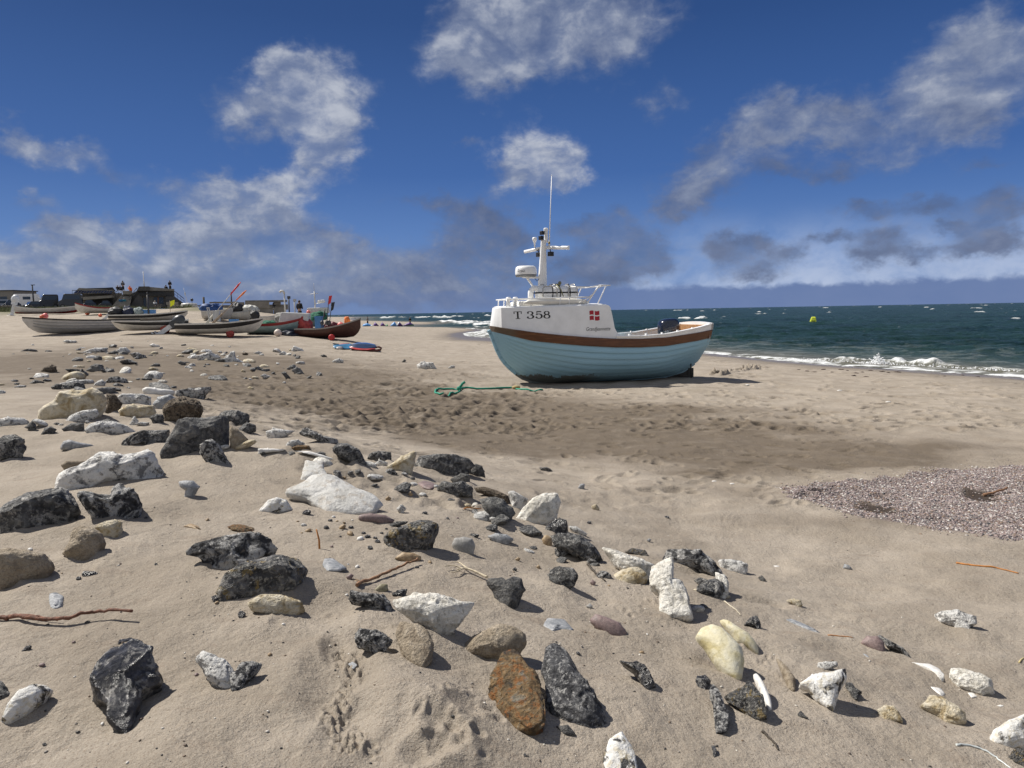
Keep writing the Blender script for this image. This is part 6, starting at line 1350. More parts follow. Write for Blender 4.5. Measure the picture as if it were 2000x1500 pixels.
slab('left_wing_wall', [(60,372),(170,290),(730,300),(760,330),(860,330),(860,565),(700,565),(60,520)], 3.0, 12, lwood)
slab('roof', [(100,335),(185,253),(735,284),(705,345)], 1.2, 12.5, lwood); rf = slab('roof_light', [(230,254),(590,246),(715,238),(752,284),(735,286)], 3., 9, dwood)
sol = slab('solar_panels', [(106,333),(150,292),(726,304),(697,343)], 1.05, 1.19, solar)
mb = MB()
for k in range(1,13): x0 = 150+(726-150)*k/13; A = bl(x0,293+.02*(x0-150)); B2 = bl(x0-36,338); mb.tube([(A[0],1.03,A[2]),(B2[0],1.03,B2[2])], .04, 4)
mb.build('panel_joints', lwood, sol)
slab('ramp', [(165,405),(720,375),(735,410),(250,448)], -.4, 2.9, lwood); slab('undercroft', [(290,447),(722,412),(722,560),(290,560)], 2.0, 2.9, dwood)
def railing(nm, pts, h, n, m, dep, parent=bld):
    mb = MB(); P = [bl(x,y,0) for x,y in pts]; P = [Vector((x,dep,z)) for x,_,z in P]
    for a_, b_ in zip(P, P[1:]):
        mb.tube([a_+Vector((0,0,h)), b_+Vector((0,0,h))], .05, 5); mb.tube([a_+Vector((0,0,h*.5)), b_+Vector((0,0,h*.5))], .025, 4)
        k = max(2, int((b_-a_).length/.55))
        for i in range(k+1): q_ = a_+(b_-a_)*i/k; mb.tube([q_, q_+Vector((0,0,h))], .025, 4)
    return mb.build(nm, m, parent)
railing('ramp_railing', [(95,390),(250,400),(720,378)], 1.0, 20, dwood, -.35)
# stairs: real treads climbing away
mb = MB(); ns = 20
for k in range(ns):
    t0 = k/ns; A = bl(720+145*t0, 555-195*t0, 0); B2 = bl(985+45*t0, 555-195*t0, 0); A2 = bl(720,555-195*(t0+1/ns),0)
    mb.box(((A[0]+B2[0])/2, -3+5*t0+2.5, (A[2]+A2[2])/2), (B2[0]-A[0], 5-5*t0*.0, .06+abs(A2[2]-A[2])))
mb.build('stairs', lwood, bld)
slab('stair_landing', [(870,303),(1022,303),(1032,358),(880,358)], .6, 9, lwood)
for pts in (([(715,440),(862,290)]),([(980,480),(1105,290)])): railing('stair_railing', [(pts[0][0],pts[0][1]+20),(pts[1][0],pts[1][1]+62)], 1.0, 10, dwood, -.6)
slab('right_block', [(1025,345),(1110,290),(1690,268),(1692,565),(985,565)], 1.5, 12, twood)
slab('upper_box', [(1128,232),(1298,232),(1304,300),(1100,300)], .8, 7, twood); slab('parapet', [(1298,238),(1668,272),(1690,268),(1690,300),(1298,300)], 1.2, 2.2, lwood)
gf = slab('ground_floor_wall', [(1178,385),(1545,385),(1545,560),(1178,560)], 1.2, 1.48, stucco)
for P in ([(1368,402),(1425,402),(1425,500),(1368,500)],[(1442,402),(1520,402),(1520,500),(1442,500)],[(1205,410),(1240,410),(1240,550),(1205,550)]): slab('window', P, 1.08, 1.18, glassm, gf)
slab('door_panel', [(1427,402),(1440,402),(1440,500),(1427,500)], 1.06, 1.18, mat('door_orange',(.32,.13,.05),.6), gf)
slab('eave', [(1130,345),(1560,345),(1560,384),(1150,384)], .2, 1.4, dwood)
slab('side_stair_cheek', [(980,555),(1128,350),(1178,350),(1178,560)], .3, 1.4, twood)
slab('side_stairs', [(1545,390),(1690,390),(1850,510),(1850,566),(1545,566)], .4, 1.4, twood); railing('side_stair_railing', [(1690,392),(1845,512)], 1.0, 8, dwood, .5)
mb = MB(); A = bl(1222,285); B2 = bl(1200,-10); mb.tube([(A[0],2,A[2]),(B2[0],2,B2[2])], [.11,.06], 8); o = mb.build('flagpole', whitem, None); o.matrix_world = bld.matrix_world; tag(o, 'tall white flagpole above the dark timber building', 'flagpole')
mb = MB()
for k in range(5): A = bl(1370+k*22, 520); mb.box((A[0],-.8,A[2]),(.5,.9,.08)); mb.box((A[0],-.8,A[2]-.4),(.12,.7,.8))
o = mb.build('picnic_table', lwood); o.matrix_world = bld.matrix_world; tag(o, 'row of pale picnic tables joined before the grey ground floor wall', 'table')
mb = MB(); A, B2 = bl(1560,505), bl(1740,520); mb.box(((A[0]+B2[0])/2,-1.2,A[2]),(B2[0]-A[0],1.2,.5)); mb.box(((A[0]+B2[0])/2,-1.2,A[2]-.7),((B2[0]-A[0])*.9,.9,.9)); o = mb.build('canvas_stall', lwood); o.matrix_world = bld.matrix_world; tag(o, 'low pale covered stall at the foot of the building side stairs', 'stall')
# people: one continuous body each, clothes as children
def skin(nm, joints, edges, radii, m, parent=None):
    me = bpy.data.meshes.new(nm); me.from_pydata(joints, edges, []); o = bpy.data.objects.new(nm, me); COL.objects.link(o); me.materials.append(m)
    if parent: o.parent = parent
    o.modifiers.new('skin','SKIN'); 
    for v, r in zip(me.skin_vertices[0].data, radii): v.radius = (r, r)
    me.skin_vertices[0].data[0].use_root = True
    s_ = o.modifiers.new('sub','SUBSURF'); s_.levels = 1; s_.render_levels = 1; return o
skinm = mat('skin_tone', (.45,.28,.20), .6)
def person(at, ang, pose, coat, trousers, hair, label):
    root = empty('person', tuple(at), ang); tag(root, label, 'person')
    if pose == 'stand': J = {'hip':(0,0,.92),'ch':(0,0,1.32),'nk':(0,0,1.50),'hd':(0,-.02,1.60),'tp':(0,-.02,1.72),'kl':(.10,-.02,.50),'al':(.11,.02,.08),'tl':(.12,-.14,.04),'kr':(-.10,-.06,.50),'ar':(-.11,-.02,.08),'tr':(-.12,-.18,.04),'sl':(.20,0,1.40),'el':(.27,.02,1.14),'wl':(.24,-.12,.92),'sr':(-.20,0,1.40),'er':(-.27,.02,1.14),'wr':(-.20,-.16,.98)}
    else: J = {'hip':(0,0,.16),'ch':(0,-.06,.55),'nk':(0,-.09,.73),'hd':(0,-.12,.83),'tp':(0,-.12,.95),'kl':(.16,-.42,.42),'al':(.14,-.62,.08),'tl':(.14,-.76,.05),'kr':(-.16,-.42,.40),'ar':(-.14,-.62,.08),'tr':(-.14,-.76,.05),'sl':(.20,-.07,.64),'el':(.26,-.2,.46),'wl':(.16,-.42,.46),'sr':(-.20,-.07,.64),'er':(-.26,-.2,.46),'wr':(-.14,-.42,.46)}
    K = list(J); E_ = [('hip','ch'),('ch','nk'),('nk','hd'),('hd','tp'),('hip','kl'),('kl','al'),('al','tl'),('hip','kr'),('kr','ar'),('ar','tr'),('ch','sl'),('sl','el'),('el','wl'),('ch','sr'),('sr','er'),('er','wr')]
    Rd = {'hip':.14,'ch':.15,'nk':.06,'hd':.10,'tp':.075,'kl':.075,'kr':.075,'al':.05,'ar':.05,'tl':.04,'tr':.04,'sl':.075,'sr':.075,'el':.052,'er':.052,'wl':.04,'wr':.04}
    skin('body', [J[k] for k in K], [(K.index(a_),K.index(b_)) for a_,b_ in E_], [Rd[k] for k in K], skinm, root)
    ks = ['ch','hip','nk','sl','el','wl','sr','er','wr']; ed = [('hip','ch'),('ch','nk'),('ch','sl'),('sl','el'),('el','wl'),('ch','sr'),('sr','er'),('er','wr')]; Jc = dict(J); Jc['nk'] = tuple(np.array(J['ch'])*.3+np.array(J['nk'])*.7)
    skin('jacket', [Jc[k] for k in ks], [(ks.index(a_),ks.index(b_)) for a_,b_ in ed], [(.19 if k=='ch' else .17 if k=='hip' else .08 if k=='nk' else Rd[k]+.035) for k in ks], coat, root)
    ks = ['hip','kl','al','kr','ar']; skin('trousers', [J[k] for k in ks], [(0,1),(1,2),(0,3),(3,4)], [.165,.11,.08,.11,.08], trousers, root)
    mb = MB(); h = np.array(J['hd']); mb.ball((h[0],h[1]+.015,h[2]+.05), .115, 12, (1,1.05,1.05)); mb.build('hair', hair, root); return root
navyc = mat('cloth_navy', (.02,.04,.10), .9); bluec = mat('cloth_blue', (.03,.12,.24), .9); tealc = mat('cloth_teal', (.03,.20,.26), .9); blackc = mat('cloth_black', (.018,.018,.02), .9); greyc = mat('cloth_grey', (.13,.13,.14), .9); orangej = mat('cloth_orange', (.85,.17,.02), .9); jeans = mat('cloth_jeans', (.03,.05,.10), .9); hairb = mat('hair_brown', (.06,.04,.025), .8); hairg = mat('hair_grey', (.30,.28,.26), .8); whitec = mat('cloth_white', (.62,.62,.62), .9)
def bat(zx, zy, dep): p = BO + BR*bl(zx,zy)[0] + BF*dep; return np.array([p[0],p[1],BO[2]+bl(zx,zy)[2]])
for zx, zy, dep, pose, c_, t_, h_, lb in ((855,572,-1.2,'stand',bluec,jeans,hairb,'person in a dark blue jacket standing at the foot of the wide stairs'),(910,572,-1.0,'stand',tealc,jeans,hairg,'person in a teal jacket standing right of the one in dark blue'),
  (795,300,2.,'sit',blackc,blackc,hairg,'person in black seated at the top left of the wide stairs'),(885,302,1.2,'stand',greyc,blackc,hairb,'person in grey standing at the top of the wide stairs'),(835,300,2.5,'sit',navyc,blackc,hairg,'person in navy seated between the black and grey clad people'),
  (990,312,1.0,'sit',orangej,orangej,orangej,'person in bright orange at the top of the wide stairs'),(1565,290,3.,'sit',blackc,blackc,hairb,'dark clad person behind the roof parapet, left one of two'),(1635,286,3.,'stand',blackc,blackc,hairb,'dark clad person at the right end of the roof parapet'),
  (1380,545,-1.,'sit',whitec,greyc,hairg,'person in white at the picnic tables before the building')):
    P = bat(zx,zy,dep); person(P, -BAZ+(.3 if pose=='sit' else 2.6), pose, c_, t_, h_, lb)
# ------------------------------------------------------------------ parked vehicles
def vehicle(px0, px1, py, kind, col, label, dist=120, yaw=0., hpx=None, cat='car'):
    A, B2 = atdist(px0,py,dist), atdist(px1,py,dist); c = (A+B2)/2; c[2] = float(zsurf(c[0],c[1])[0]); wv = np.linalg.norm(B2-A); az_ = math.atan2(c[0],c[1]); h = hpx*dist/FPX
    root = empty({'van':'parked_van','car':'parked_car','camper':'camper_van'}[kind], tuple(c), -az_+yaw); tag(root, label, cat); bpy.context.view_layer.update()
    front = kind == 'front'; Lx, Wy = wv, max(1.8, min(wv, 2.0)); body = mat('car_'+col[0], col[1], .25, coat=.6)
    if kind == 'car': prof_ = [(-.5,.16),(-.5,.50),(-.42,.58),(-.30,.62),(-.16,.98),(.22,1.0),(.40,.66),(.49,.56),(.5,.16)]; wn_ = [(-.24,.64),(-.135,.93),(.20,.95),(.34,.66)]
    elif kind == 'van': prof_ = [(-.5,.14),(-.5,.46),(-.44,.56),(-.34,.62),(-.25,.97),(-.2,1.),(.46,1.),(.5,.92),(.5,.14)]; wn_ = [(-.30,.64),(-.225,.90),(.42,.90),(.42,.64)]
    else: prof_ = [(-.5,.14),(-.5,.44),(-.42,.52),(-.36,.66),(-.47,.72),(-.46,.96),(-.40,1.),(.49,1.),(.5,.14)]; wn_ = [(-.1,.62),(-.1,.82),(.2,.82),(.2,.62)]
    mb = MB(); mb.prism([(x*Lx, z*h) for x, z in prof_], Wy); bd = mb.build('body', body, root, .06)
    for sg in (-1,1): mb = MB(); mb.prism([(x*Lx, z*h) for x, z in wn_], .02, Matrix.Translation((0,sg*(Wy/2+.005),0))); mb.build('window', glassm, bd)
    mb = MB(); mb.prism([(prof_[3][0]*Lx-.01,h*.64),(prof_[4][0]*Lx-.02,h*.90),(prof_[4][0]*Lx+.02,h*.90),(prof_[3][0]*Lx+.03,h*.64)], Wy*.84); mb.build('windscreen', glassm, bd)
    rw = min(.34, h*.2); tyre = mat('tyre', (.012,.012,.012), .8); rim = mat('wheel_rim', (.25,.25,.26), .35, metal=.6)
    for x in (-.32,.32):
        for sg in (-1,1):
            Mx = Matrix.Rotation(math.pi/2,3,'X'); mb = MB(); mb.lathe([(rw*.6,-.1),(rw,-.09),(rw,.09),(rw*.6,.1)], (x*Lx, sg*(Wy/2-.08), rw), 14, Mx); w_ = mb.build('wheel', tyre, root); mb = MB(); mb.lathe([(rw*.58,-.11),(rw*.58,.11)], (x*Lx, sg*(Wy/2-.08), rw), 12, Mx); mb.build('rim', rim, w_)
    for sg in (-1,1): mb = MB(); mb.box((-.5*Lx-.005, sg*Wy*.38, h*.38),(.03,.24,.14)); mb.build('headlight', mat('lamp_glass',(.6,.6,.62),.15), root)
    return root
BKc, DBl, SIL, WHc, GRc = ('black',(.010,.010,.013)), ('dark_blue',(.012,.018,.035)), ('silver',(.28,.31,.36)), ('white',(.72,.72,.73)), ('dark_grey',(.03,.032,.036))
vehicle(-22,17,598,'van',SIL,'silver-blue van cut by the left edge of the photo',124,.1,16)
vehicle(3,42,602,'car',DBl,'dark blue car at the far left before the silver van',118,.05,17)
vehicle(28,78,600,'camper',WHc,'white camper van behind the dark cars at left',132,-.15,23,'camper van')
vehicle(46,82,601.5,'car',BKc,'black pickup-like car in front of the white camper',119,.2,14)
vehicle(74,114,601,'van',BKc,'black van left of the two dark vans by the building',122,.1,24,'van')
vehicle(116,162,601.5,'van',GRc,'dark grey van right beside the beach building ramp',119,-.1,25,'van')
vehicle(160,188,601,'car',DBl,'dark car parked beneath the building ramp, left one',131,0,14)
vehicle(193,219,602,'car',BKc,'black car parked beneath the ramp beside the stairs',133,0,13)
def away(px, py, dist, w, d, h, m, nm, label, cat, extra=None):
    p = atdist(px, py, dist); az_ = math.atan2(p[0],p[1]); o = None; mb = MB(); mb.box((0,d/2,h/2),(w,d,h)); 
    if extra: extra(mb)
    o = mb.build(nm, m); o.location = tuple(p); o.rotation_euler = (0,0,-az_); return tag(o, label, cat)
conc = mat('weathered_concrete', (.24,.22,.19), .9, var=.25, scale=1.2, bump=.5, bscale=8)
g0 = empty('grey_house', tuple(atdist(2,603,150)), 0); tag(g0, 'low grey flat-roofed house behind the cars at the left edge', 'building'); bpy.context.view_layer.update()
MB().box((-1.,3,1.5),(6.6,6,3.0)).build('wall', stucco, g0); MB().box((-1.,3,3.08),(7.0,6.4,.14)).build('roof', dwood, g0); MB().box((.6,-.01,1.6),(1.2,.03,.9)).build('window', glassm, g0)
# concrete breakwater blocks on the dune by the sea
cw = away(478,606,88,9.6,1.2,.62,conc,'concrete_wall','long low concrete wall on the dune end behind the boats','wall', lambda mb: (mb.box((2.4,.3,1.02),(4.6,1.6,.2)), mb.box((-2.2,.3,.92),(3.,1.4,.16)), mb.box((-.3,.3,.75),(.6,1.0,.36)), mb.box((3.6,.3,.75),(.8,1.0,.36))))
away(503,606,86,2.6,2.,.95,conc,'concrete_block','grey concrete block at the seaward end of the low wall','block', lambda mb: mb.box((.5,.8,1.0),(1.,1.,.14)))
away(515,629,74,1.9,1.8,1.35,conc,'concrete_bunker','square weathered concrete bunker at the foot of the dune','bunker', lambda mb: (mb.box((1.5,.8,1.05),(1.0,1.5,.7)), mb.box((-.3,.9,1.42),(2.2,1.9,.12))))
def pole(px, py0, py1, dist, r, m, nm, label, cat, head=None):
    A, B2 = atdist(px,py0,dist), atdist(px,py1,dist); h = B2[2]-A[2]; mb = MB(); mb.tube([(0,0,-.6),(0,0,h)], [r*1.2,r], 8)
    if head == 'lamp': mb.box((.1,0,h+.03),(.5,.16,.1))
    if head == 'disc': mb.ball((0,0,h+.1), .22, 10, (1,.35,1))
    if head == 'sign': mb.box((.0,-.05,h-.1),(.32,.05,.42))
    o = mb.build(nm, m); o.location = tuple(A); return tag(o, label, cat)
pole(66.5,600,557,125,.09,darkmetal,'lamp_post','thin dark lamp post rising behind the white camper','lamp post','lamp'); pole(399,606,580,95,.13,mat('timber_post',(.10,.085,.065),.8,var=.2),'timber_post','thick wooden post standing on the dune right of the building','post')
pole(376,606,587,110,.04,darkmetal,'sign_post','thin post with a round head right of the building','sign','disc'); pole(421,603,591,90,.05,mat('sign_blue',(.02,.06,.2),.5),'sign_post','short blue sign post on the dune behind the boats','sign','sign')
pole(536,600,596,88,.05,darkmetal,'sign_post','small round marker at the end of the low concrete wall','sign','disc')
mb = MB(); A = atdist(453,602,90); mb.tube([(-.02,0,-.5),(0,0,1.9)], [.12,.06], 8); mb.tube([(-.42,0,-.2),(-.15,0,.15),(0,0,.5)], [.04,.1,.1], 6); mb.tube([(.3,0,-.2),(.12,0,.2),(0,0,.6)], [.05,.1,.08], 6); mb.box((0,0,-.35),(1.4,.8,.4)); o = mb.build('anchor_monument', mat('rusty_iron',(.06,.045,.04),.8,var=.3)); o.location = tuple(A); tag(o, 'dark iron anchor standing upright on the dune behind the tilted poles', 'anchor')
mb = MB(); A = atdist(370,604,96); mb.lathe([(.75,0),(.95,.12),(.95,.55),(.85,.72),(.0,.78)], (0,0,0), 20); mb.tube([(-.2,0,.7),(-.55,0,2.6)], [.03,.015], 5); mb.ball((-.42,0,1.9), .12, 8, (.6,.6,2)); o = mb.build('covered_tub', hullwhite); o.location = tuple(A); tag(o, 'round white tub with a thin tilted rod, right of the building', 'tub')
for k, (x0,x1,py,d_) in enumerate(((0,62,607,100),(335,400,605,100))):
    A, B2 = atdist(x0,py,d_), atdist(x1,py,d_); mb = MB(); n_ = 8
    for i in range(n_+1): p = A+(B2-A)*i/n_; mb.box((p[0],p[1],p[2]+.2),(.14,.14,.9))
    mb.tube([A+[0,0,.5], B2+[0,0,.5]], .09, 6); o = mb.build('timber_rail', mat('rail_timber',(.16,.14,.115),.8,var=.2)); tag(o, ('low timber rail along the car park at far left','low timber rail on the dune right of the building')[k], 'fence')
# dune grass: one mass of blades
def dune_grass():
    r = np.random.RandomState(4); V = []; F = []; n = 0
    while n < 9000:
        a = r.uniform(-.64,-.42); d = r.uniform(72,126); x, y = math.sin(a)*d, math.cos(a)*d
        V.append((x,y)); n += 1
    V = np.array(V); z = zsurf(V[:,0],V[:,1]); den = fbm(np.stack([V[:,0]*.22,V[:,1]*.22,0*z],-1),3,77); k = (den > -.02)&(V[:,1] > 72)&(z > 2.3); V = V[k]; z = z[k]; out = []; fc = []
    for (x,y),zz in zip(V,z):
        for _ in range(5):
            h = r.uniform(.25,.65); w_ = .03; a = r.uniform(0,6.28); bx_, by_ = r.normal(0,.22), r.normal(0,.22); c_, s_ = math.cos(a)*w_, math.sin(a)*w_; b0 = len(out); jx, jy = x+r.normal(0,.12), y+r.normal(0,.12)
            out += [(jx-c_,jy-s_,zz-.05),(jx+c_,jy+s_,zz-.05),(jx+bx_,jy+by_,zz+h)]; fc.append((b0,b0+1,b0+2))
    o = npmesh('dune_grass', np.array(out), np.array(fc), mat('marram_grass',(.15,.16,.075),.8,var=.4,scale=.6), smooth=False); tag(o, 'green marram grass growing along the dune before the building', 'grass', kind='stuff')
dune_grass()
# ------------------------------------------------------------------ windsurf sails, kites, bathers, buoy
def sheet(nm, top, bot, d0, d1, m, parent=None, sag=.15):           # cloth stretched between two ground lines
    n = len(top); T_p = [atdist(x,y,d1) for x,y in top]; B_p = [atdist(x,y,d0) for x,y in bot]; V = []; F = []; k = 7
    for i in range(n):
        for j in range(k): t = j/(k-1); p = B_p[i]*(1-t)+T_p[i]*t; p = p+np.array([0,0,sag*math.sin(math.pi*t)*.5]); V.append(p)
    for i in range(n-1):
        for j in range(k-1): F.append((i*k+j,(i+1)*k+j,(i+1)*k+j+1,i*k+j+1))
    o = npmesh(nm, np.array(V), np.array(F), m, None); s_ = o.modifiers.new('solid','SOLIDIFY'); s_.thickness = .025
    if parent: o.parent = parent; o.matrix_parent_inverse = parent.matrix_world.inverted()
    return o
sb = mat('sail_blue',(.02,.13,.42),.4,var=.3,scale=1.5); sd_ = mat('sail_dark',(.02,.035,.07),.35,var=.4,scale=2.); sr_ = mat('sail_red',(.42,.05,.04),.45,var=.3,scale=2); sg_ = mat('sail_clear',(.30,.28,.27),.3,var=.3,scale=2)
ds = math.hypot(*hit(690,684)[:2])
sl_ = empty('windsurf_sail', tuple(hit(705,681))); tag(sl_, 'blue and dark windsurf sail with a red edge lying on the sand', 'sail'); bpy.context.view_layer.update()
sheet('sail_panel', [(684,674),(700,670),(716,670),(730,673),(737,677)], [(684,678),(698,681),(712,681.5),(726,680),(737,679)], ds-.3, ds+1.2, sd_, sl_)
sheet('blue_edge', [(684,673),(700,669),(716,669),(730,672),(738,677)], [(684,674.2),(700,670.8),(716,671),(730,674),(737,678)], ds+1.0, ds+1.3, sb, sl_, .02); sheet('red_edge', [(682,676.5),(692,679),(704,680.5),(718,681),(733,679.6)], [(684,679.5),(694,682.5),(706,683.5),(718,683.2),(733,681.3)], ds-.6, ds-.4, sr_, sl_, .02)
mb = MB(); P = [Vector(atdist(x,y,ds-.5))-sl_.location for x,y in ((735,677),(741,678),(745.5,680.5),(744,683),(737,684.5),(722,686),(704,687),(690,686),(684,684.5))]; mb.tube(P, [.05]*4+[.07]*5, 7); mb.build('mast_and_boom', mat('boom_dark_red',(.10,.025,.02),.5,var=.2), sl_)
s2_ = empty('windsurf_sail', tuple(hit(668,681))); tag(s2_, 'second windsurf sail, narrower, blue-green with clear windows, left of the larger one', 'sail'); bpy.context.view_layer.update()
sheet('sail_panel', [(651,675),(660,673),(672,671.5),(684,671),(690,673)], [(651,678),(660,681),(672,681.5),(684,681.5),(690,679)], ds+.2, ds+1.5, mat('sail_petrol',(.03,.14,.26),.4,var=.3,scale=2), s2_); sheet('red_edge', [(660,672.3),(670,670.8),(682,670.3)], [(660,673.6),(670,672.2),(682,671.6)], ds+1.4, ds+1.6, sr_, s2_, .02)
sheet('clear_window', [(657,677.5),(663,676),(670,677)], [(657,680),(663,681.8),(670,681)], ds+.05, ds+.35, sg_, s2_, .05)
mb = MB(); P = [Vector(atdist(x,y,ds+1.3))-s2_.location for x,y in ((650,670.5),(656,672.5),(662,673))]; mb.tube(P, .05, 6); mb.build('mast_foot', darkmetal, s2_)
def kite(px, py, parts, label):
    p = hit(px, py); d = math.hypot(p[0],p[1]); root = empty('kite', tuple(p), -math.atan2(p[0],p[1])); tag(root, label, 'kite'); bpy.context.view_layer.update(); s_ = d/FPX
    for nm, poly, m_ in parts:
        c = centroid([(x-px, py-y) for x,y in poly]); Rt = radial([(x-px, py-y) for x,y in poly], c); D, F = ico(4); th = np.arctan2(D[:,2],D[:,0]); rr = np.interp(th, np.linspace(-math.pi,math.pi,361), np.append(Rt,Rt[0])); V = np.stack([(c[0]+D[:,0]*rr)*s_, D[:,1]*.55, (c[1]+D[:,2]*rr)*s_+.03], -1); npmesh(nm, V, F, m_, root)
kb, kp, kg, kw = mat('kite_blue',(.10,.30,.62),.5), mat('kite_purple',(.10,.035,.20),.5), mat('kite_green',(.10,.30,.14),.5), mat('kite_white',(.7,.72,.76),.5)
kite(730,638,[('canopy',[(708,637.5),(711,633),(718,631.5),(724,634),(730,637.5)],kb),('wing_tip',[(729,637),(731,631.5),(733.5,630),(737,634),(741,637.5)],kp),('wing_tip',[(742,637.5),(744.5,632),(746.5,630),(750,634.5),(754,637.5)],kp),('strut',[(752,638),(754,634.5),(757,635),(756.5,638)],kg),('strut',[(721,637.5),(726,634.8),(731,637)],kw)],'blue and purple kite lying on the beach, left one of two')
kite(785,637,[('canopy',[(762,637),(766,632.5),(771,628.3),(774,632),(776,637)],kb),('wing_tip',[(776,637),(778,631),(780.5,629),(784,633),(788,637)],kp),('strut',[(775.5,636.5),(778,630),(781,629),(779,635)],kw),('canopy',[(786,636.5),(792,633),(800,630),(807,634),(809,637)],kp),('strut',[(792,637),(800,633.5),(808,634.5),(808,637)],kg)],'blue, white and purple kite lying on the beach, right one of two')
person(hit(718,634), 2.4, 'stand', greyc, blackc, hairb, 'person in grey standing behind the left kite on the beach'); person(hit(801,634.5), 2.8, 'stand', blackc, blackc, hairb, 'person in black beside the right kite on the beach'); person(hit(586,624.5), 2.8, 'stand', blackc, blackc, hairb, 'dark clad person far behind the grey-teal boat')
p = pz(1588,629.3,SEA); d_ = math.hypot(p[0],p[1]); s_ = d_/FPX; mb = MB()
mb.add([(-6.2*s_,-.45,-.1),(6.4*s_,-.45,-.1),(6.4*s_,.45,-.1),(-6.2*s_,.45,-.1),(-3*s_,-.3,9.6*s_),(4*s_,-.3,9.6*s_),(4*s_,.3,9.6*s_),(-3*s_,.3,9.6*s_)], [(3,2,1,0),(4,5,6,7),(0,1,5,4),(1,2,6,5),(2,3,7,6),(3,0,4,7)])
by = mb.build('marker_buoy', mat('buoy_yellow',(.72,.80,.05),.5), None, .12); by.location = (p[0],p[1],SEA); by.rotation_euler = (0,.03,-math.atan2(p[0],p[1])); tag(by, 'yellow trapezoid inflatable marker buoy floating on the sea', 'buoy'); bpy.context.view_layer.update()
mb = MB(); mb.tube([(-1.8*s_,-.46,1.0*s_),(-1.0*s_,-.43,5.4*s_),(.8*s_,-.42,6.0*s_),(2.2*s_,-.46,1.0*s_)], .05, 6); mb.build('printed_mark', mat('mark_olive',(.25,.30,.03),.6), by)
# ------------------------------------------------------------------ wrack, sticks, puddles, splash
def stick(nm, pts, r, m, label, lift=None, cat='stick'):
    P = ground_path(pts, r*.7 if lift is None else 0, 5)
    if lift is not None: n = len(P); P = [p+Vector((0,0,lift(i/(n-1)))) for i, p in enumerate(P)]
    c = P[0].copy(); n = len(P); mb = MB(); mb.tube([p-c+Vector((rnd.gauss(0,r*.25),0,rnd.gauss(0,r*.2))) for p in P], [r*(1-.45*i/n)*(1+.15*math.sin(i*2.1)) for i in range(n)], 7); o = mb.build(nm, m); o.location = c; return tag(o, label, cat)
bark = mat('reddish_bark',(.17,.075,.045),.8,var=.4,scale=50,bump=.6,bscale=120); straw = mat('orange_straw',(.42,.17,.04),.7,var=.2); dryroot = mat('dry_root',(.50,.43,.31),.8,var=.3,scale=40); drift = mat('driftwood',(.24,.13,.07),.8,var=.4,scale=50,bump=.5,bscale=120)
stick('twig',[(-60,1216),(0,1212),(30,1211),(62,1217),(100,1220),(135,1219),(175,1212),(205,1210),(258,1212)],.010,bark,'long reddish twig lying on the sand at the left edge',lambda t: .01+.03*t)
stick('twig',[(40,1208.5),(65,1209),(95,1214),(120,1217)],.004,bark,'thin side twig along the long reddish twig at left',lambda t: .015)
stick('twig',[(697,1147),(722,1138),(761,1123),(790,1112),(816,1101)],.009,drift,'straight brown stick in the centre, thinner at its upper end',lambda t: .01+.02*t)
stick('straw',[(906,995),(940,999.5)],.005,straw,'short orange straw left of the rough dark grey rock',lambda t: .02*t+.006); stick('straw',[(1617,1241),(1640,1243),(1666,1246)],.003,straw,'thin orange straw left of the purple-grey dome')
stick('straw',[(1990,1295),(2003,1285),(2012,1280)],.004,mat('pale_straw',(.55,.45,.22),.7),'short pale straw at the right edge of the sand')
stick('dried_twig',[(1868,1100),(1885,1103),(1920,1107),(1950,1111),(1990,1121)],.008,straw,'long orange-brown dry stem on the smooth sand at right'); stick('dried_twig',[(1920,969),(1945,966),(1968,962)],.016,drift,'brown stick in the upper dark hollow of the gravel patch',lambda t: .01+.05*t)
stick('dried_twig',[(1148,1104),(1160,1118),(1172,1127),(1181,1136)],.008,mat('dark_twig',(.05,.04,.03),.8),'dark broken twig below the long dark speckled rock'); stick('grass_stalk',[(1415,1175),(1430,1186),(1447,1202)],.004,mat('bleached_stalk',(.50,.45,.35),.8),'bleached stalks at the foot of the arching rock')
stick('plastic_strip',[(1868,1456),(1895,1457),(1925,1468),(1950,1484),(1975,1502)],.0045,mat('clear_plastic',(.52,.55,.54),.25,var=.1),'pale translucent plastic strip half buried at bottom right',cat='litter')
stick('seaweed_strand',[(1488,1430),(1500,1440),(1512,1452),(1520,1466)],.005,mat('dark_twig',(.05,.04,.03),.8),'dark dried strand below the ragged black flint')
p = hit(652,1092); o = None; t_ = atdist(622.5,1048,math.hypot(p[0],p[1])-.02); mb = MB(); q0 = Vector(hit(624,1072)); mb.tube([q0-Vector((0,0,.02)), q0+Vector((0,0,.05)), q0+Vector((-.012,.0,.11))], [.006,.005,.004], 6); o = mb.build('twig', straw); tag(o, 'little orange twig sticking upright from the sand', 'stick')
rt = empty('dry_root', tuple(hit(900,1118))); tag(rt, 'dry pale root with forked ends beside the heart shaped rock', 'root'); bpy.context.view_layer.update()
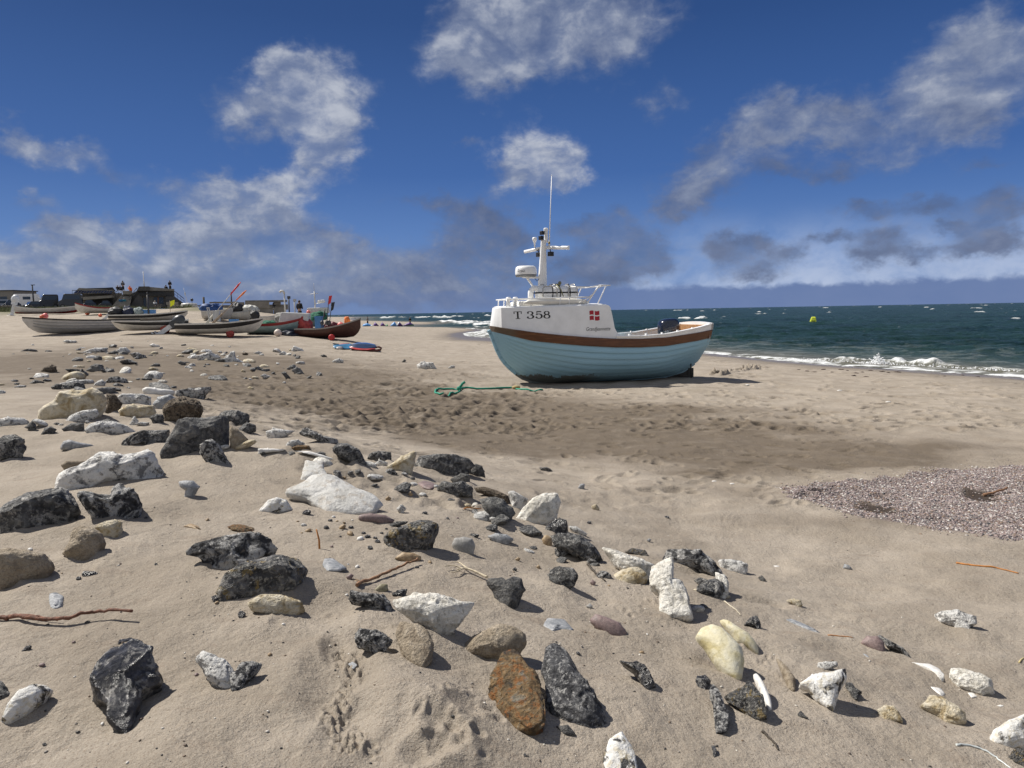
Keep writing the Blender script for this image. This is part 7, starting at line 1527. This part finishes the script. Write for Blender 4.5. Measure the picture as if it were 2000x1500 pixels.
for pts, r in (([(952,1135),(935,1127),(918,1120),(905,1118),(893,1120)],.007),([(918,1120),(905,1112),(897,1106)],.005),([(905,1118),(890,1113),(878,1112),(869,1114)],.004),([(905,1118),(893,1124),(880,1125)],.004),([(897,1106),(888,1105),(880,1107)],.003)):
    P = [q_-rt.location+Vector((0,0,.018)) for q_ in ground_path(pts, .004, 4)]; mb = MB(); mb.tube(P, [r*(1-.5*i/len(P)) for i in range(len(P))], 6); mb.build('root_branch', dryroot, rt)
weed = mat('wet_seaweed',(.045,.022,.012),.5,var=.5,scale=12)
for i, (px,py,w_) in enumerate(((1642,722,9),(1655,724,7),(1672,729,8),(1684,727,7),(1700,724,8),(1722,726,9),(1735,728,7),(1752,727,10),(1667,734,11),(1692,736,8),(1608,722,10),(1576,725,8),(1590,727,9),(1880,733,6),(1910,736,6),(1845,735,6),(1560,722,6),(1625,727,6))):
    p = hit(px,py); d_ = math.hypot(p[0],p[1]); s_ = w_*d_/FPX; D, F = ico(3); V = D*(1+.45*fbm(D*2.2+i*3,3,i))[:,None]*np.array([.5,.35,.10])*s_; o = npmesh('seaweed_clump', V, F, weed); o.location = (p[0],p[1],p[2]+.03*s_); o.rotation_euler = (0,0,i*1.3); tag(o, 'dark clump of seaweed left along the wet edge of the beach', 'seaweed', 'seaweed along the tide line')
def spray():
    r = np.random.RandomState(9); D, F = ico(1); m = len(D); n = 700; V = np.zeros((n*m,3)); FF = np.zeros((n*len(F),3),int)
    for i in range(n):
        if r.random_sample() < .6: px = r.normal(1716,9); top = 16*math.exp(-((px-1714)/9)**2)+5
        else: px = r.uniform(1560,1990); top = 4
        p = pz(px, 707+(px-1640)*.055, SEA+.2); s_ = r.uniform(.008,.032); V[i*m:(i+1)*m] = D*s_+p+np.array([0,r.normal(0,.15),abs(r.normal(0,.42))*top*p[1]/FPX]); FF[i*len(F):(i+1)*len(F)] = F+i*m
    o = npmesh('sea_spray', V, FF, mat('spray_white',(.85,.87,.88),.4)); tag(o, 'white spray thrown up by the breaking wave', 'spray', kind='stuff')
spray()
for nm_, L in (('shell',[(1460,752),(1640,763),(1395,940),(1430,945),(1735,785)]),):
    for px,py in L:
        p = hit(px,py); s_ = 4*math.hypot(p[0],p[1])/FPX; D, F = ico(2); o = npmesh('shell', D*np.array([1.2,.8,.35]), F, SM['smooth_white']); o.location = p; o.scale = (s_,)*3; tag(o, 'little white shell lying on the open sand', 'shell', 'white shells on the open sand')
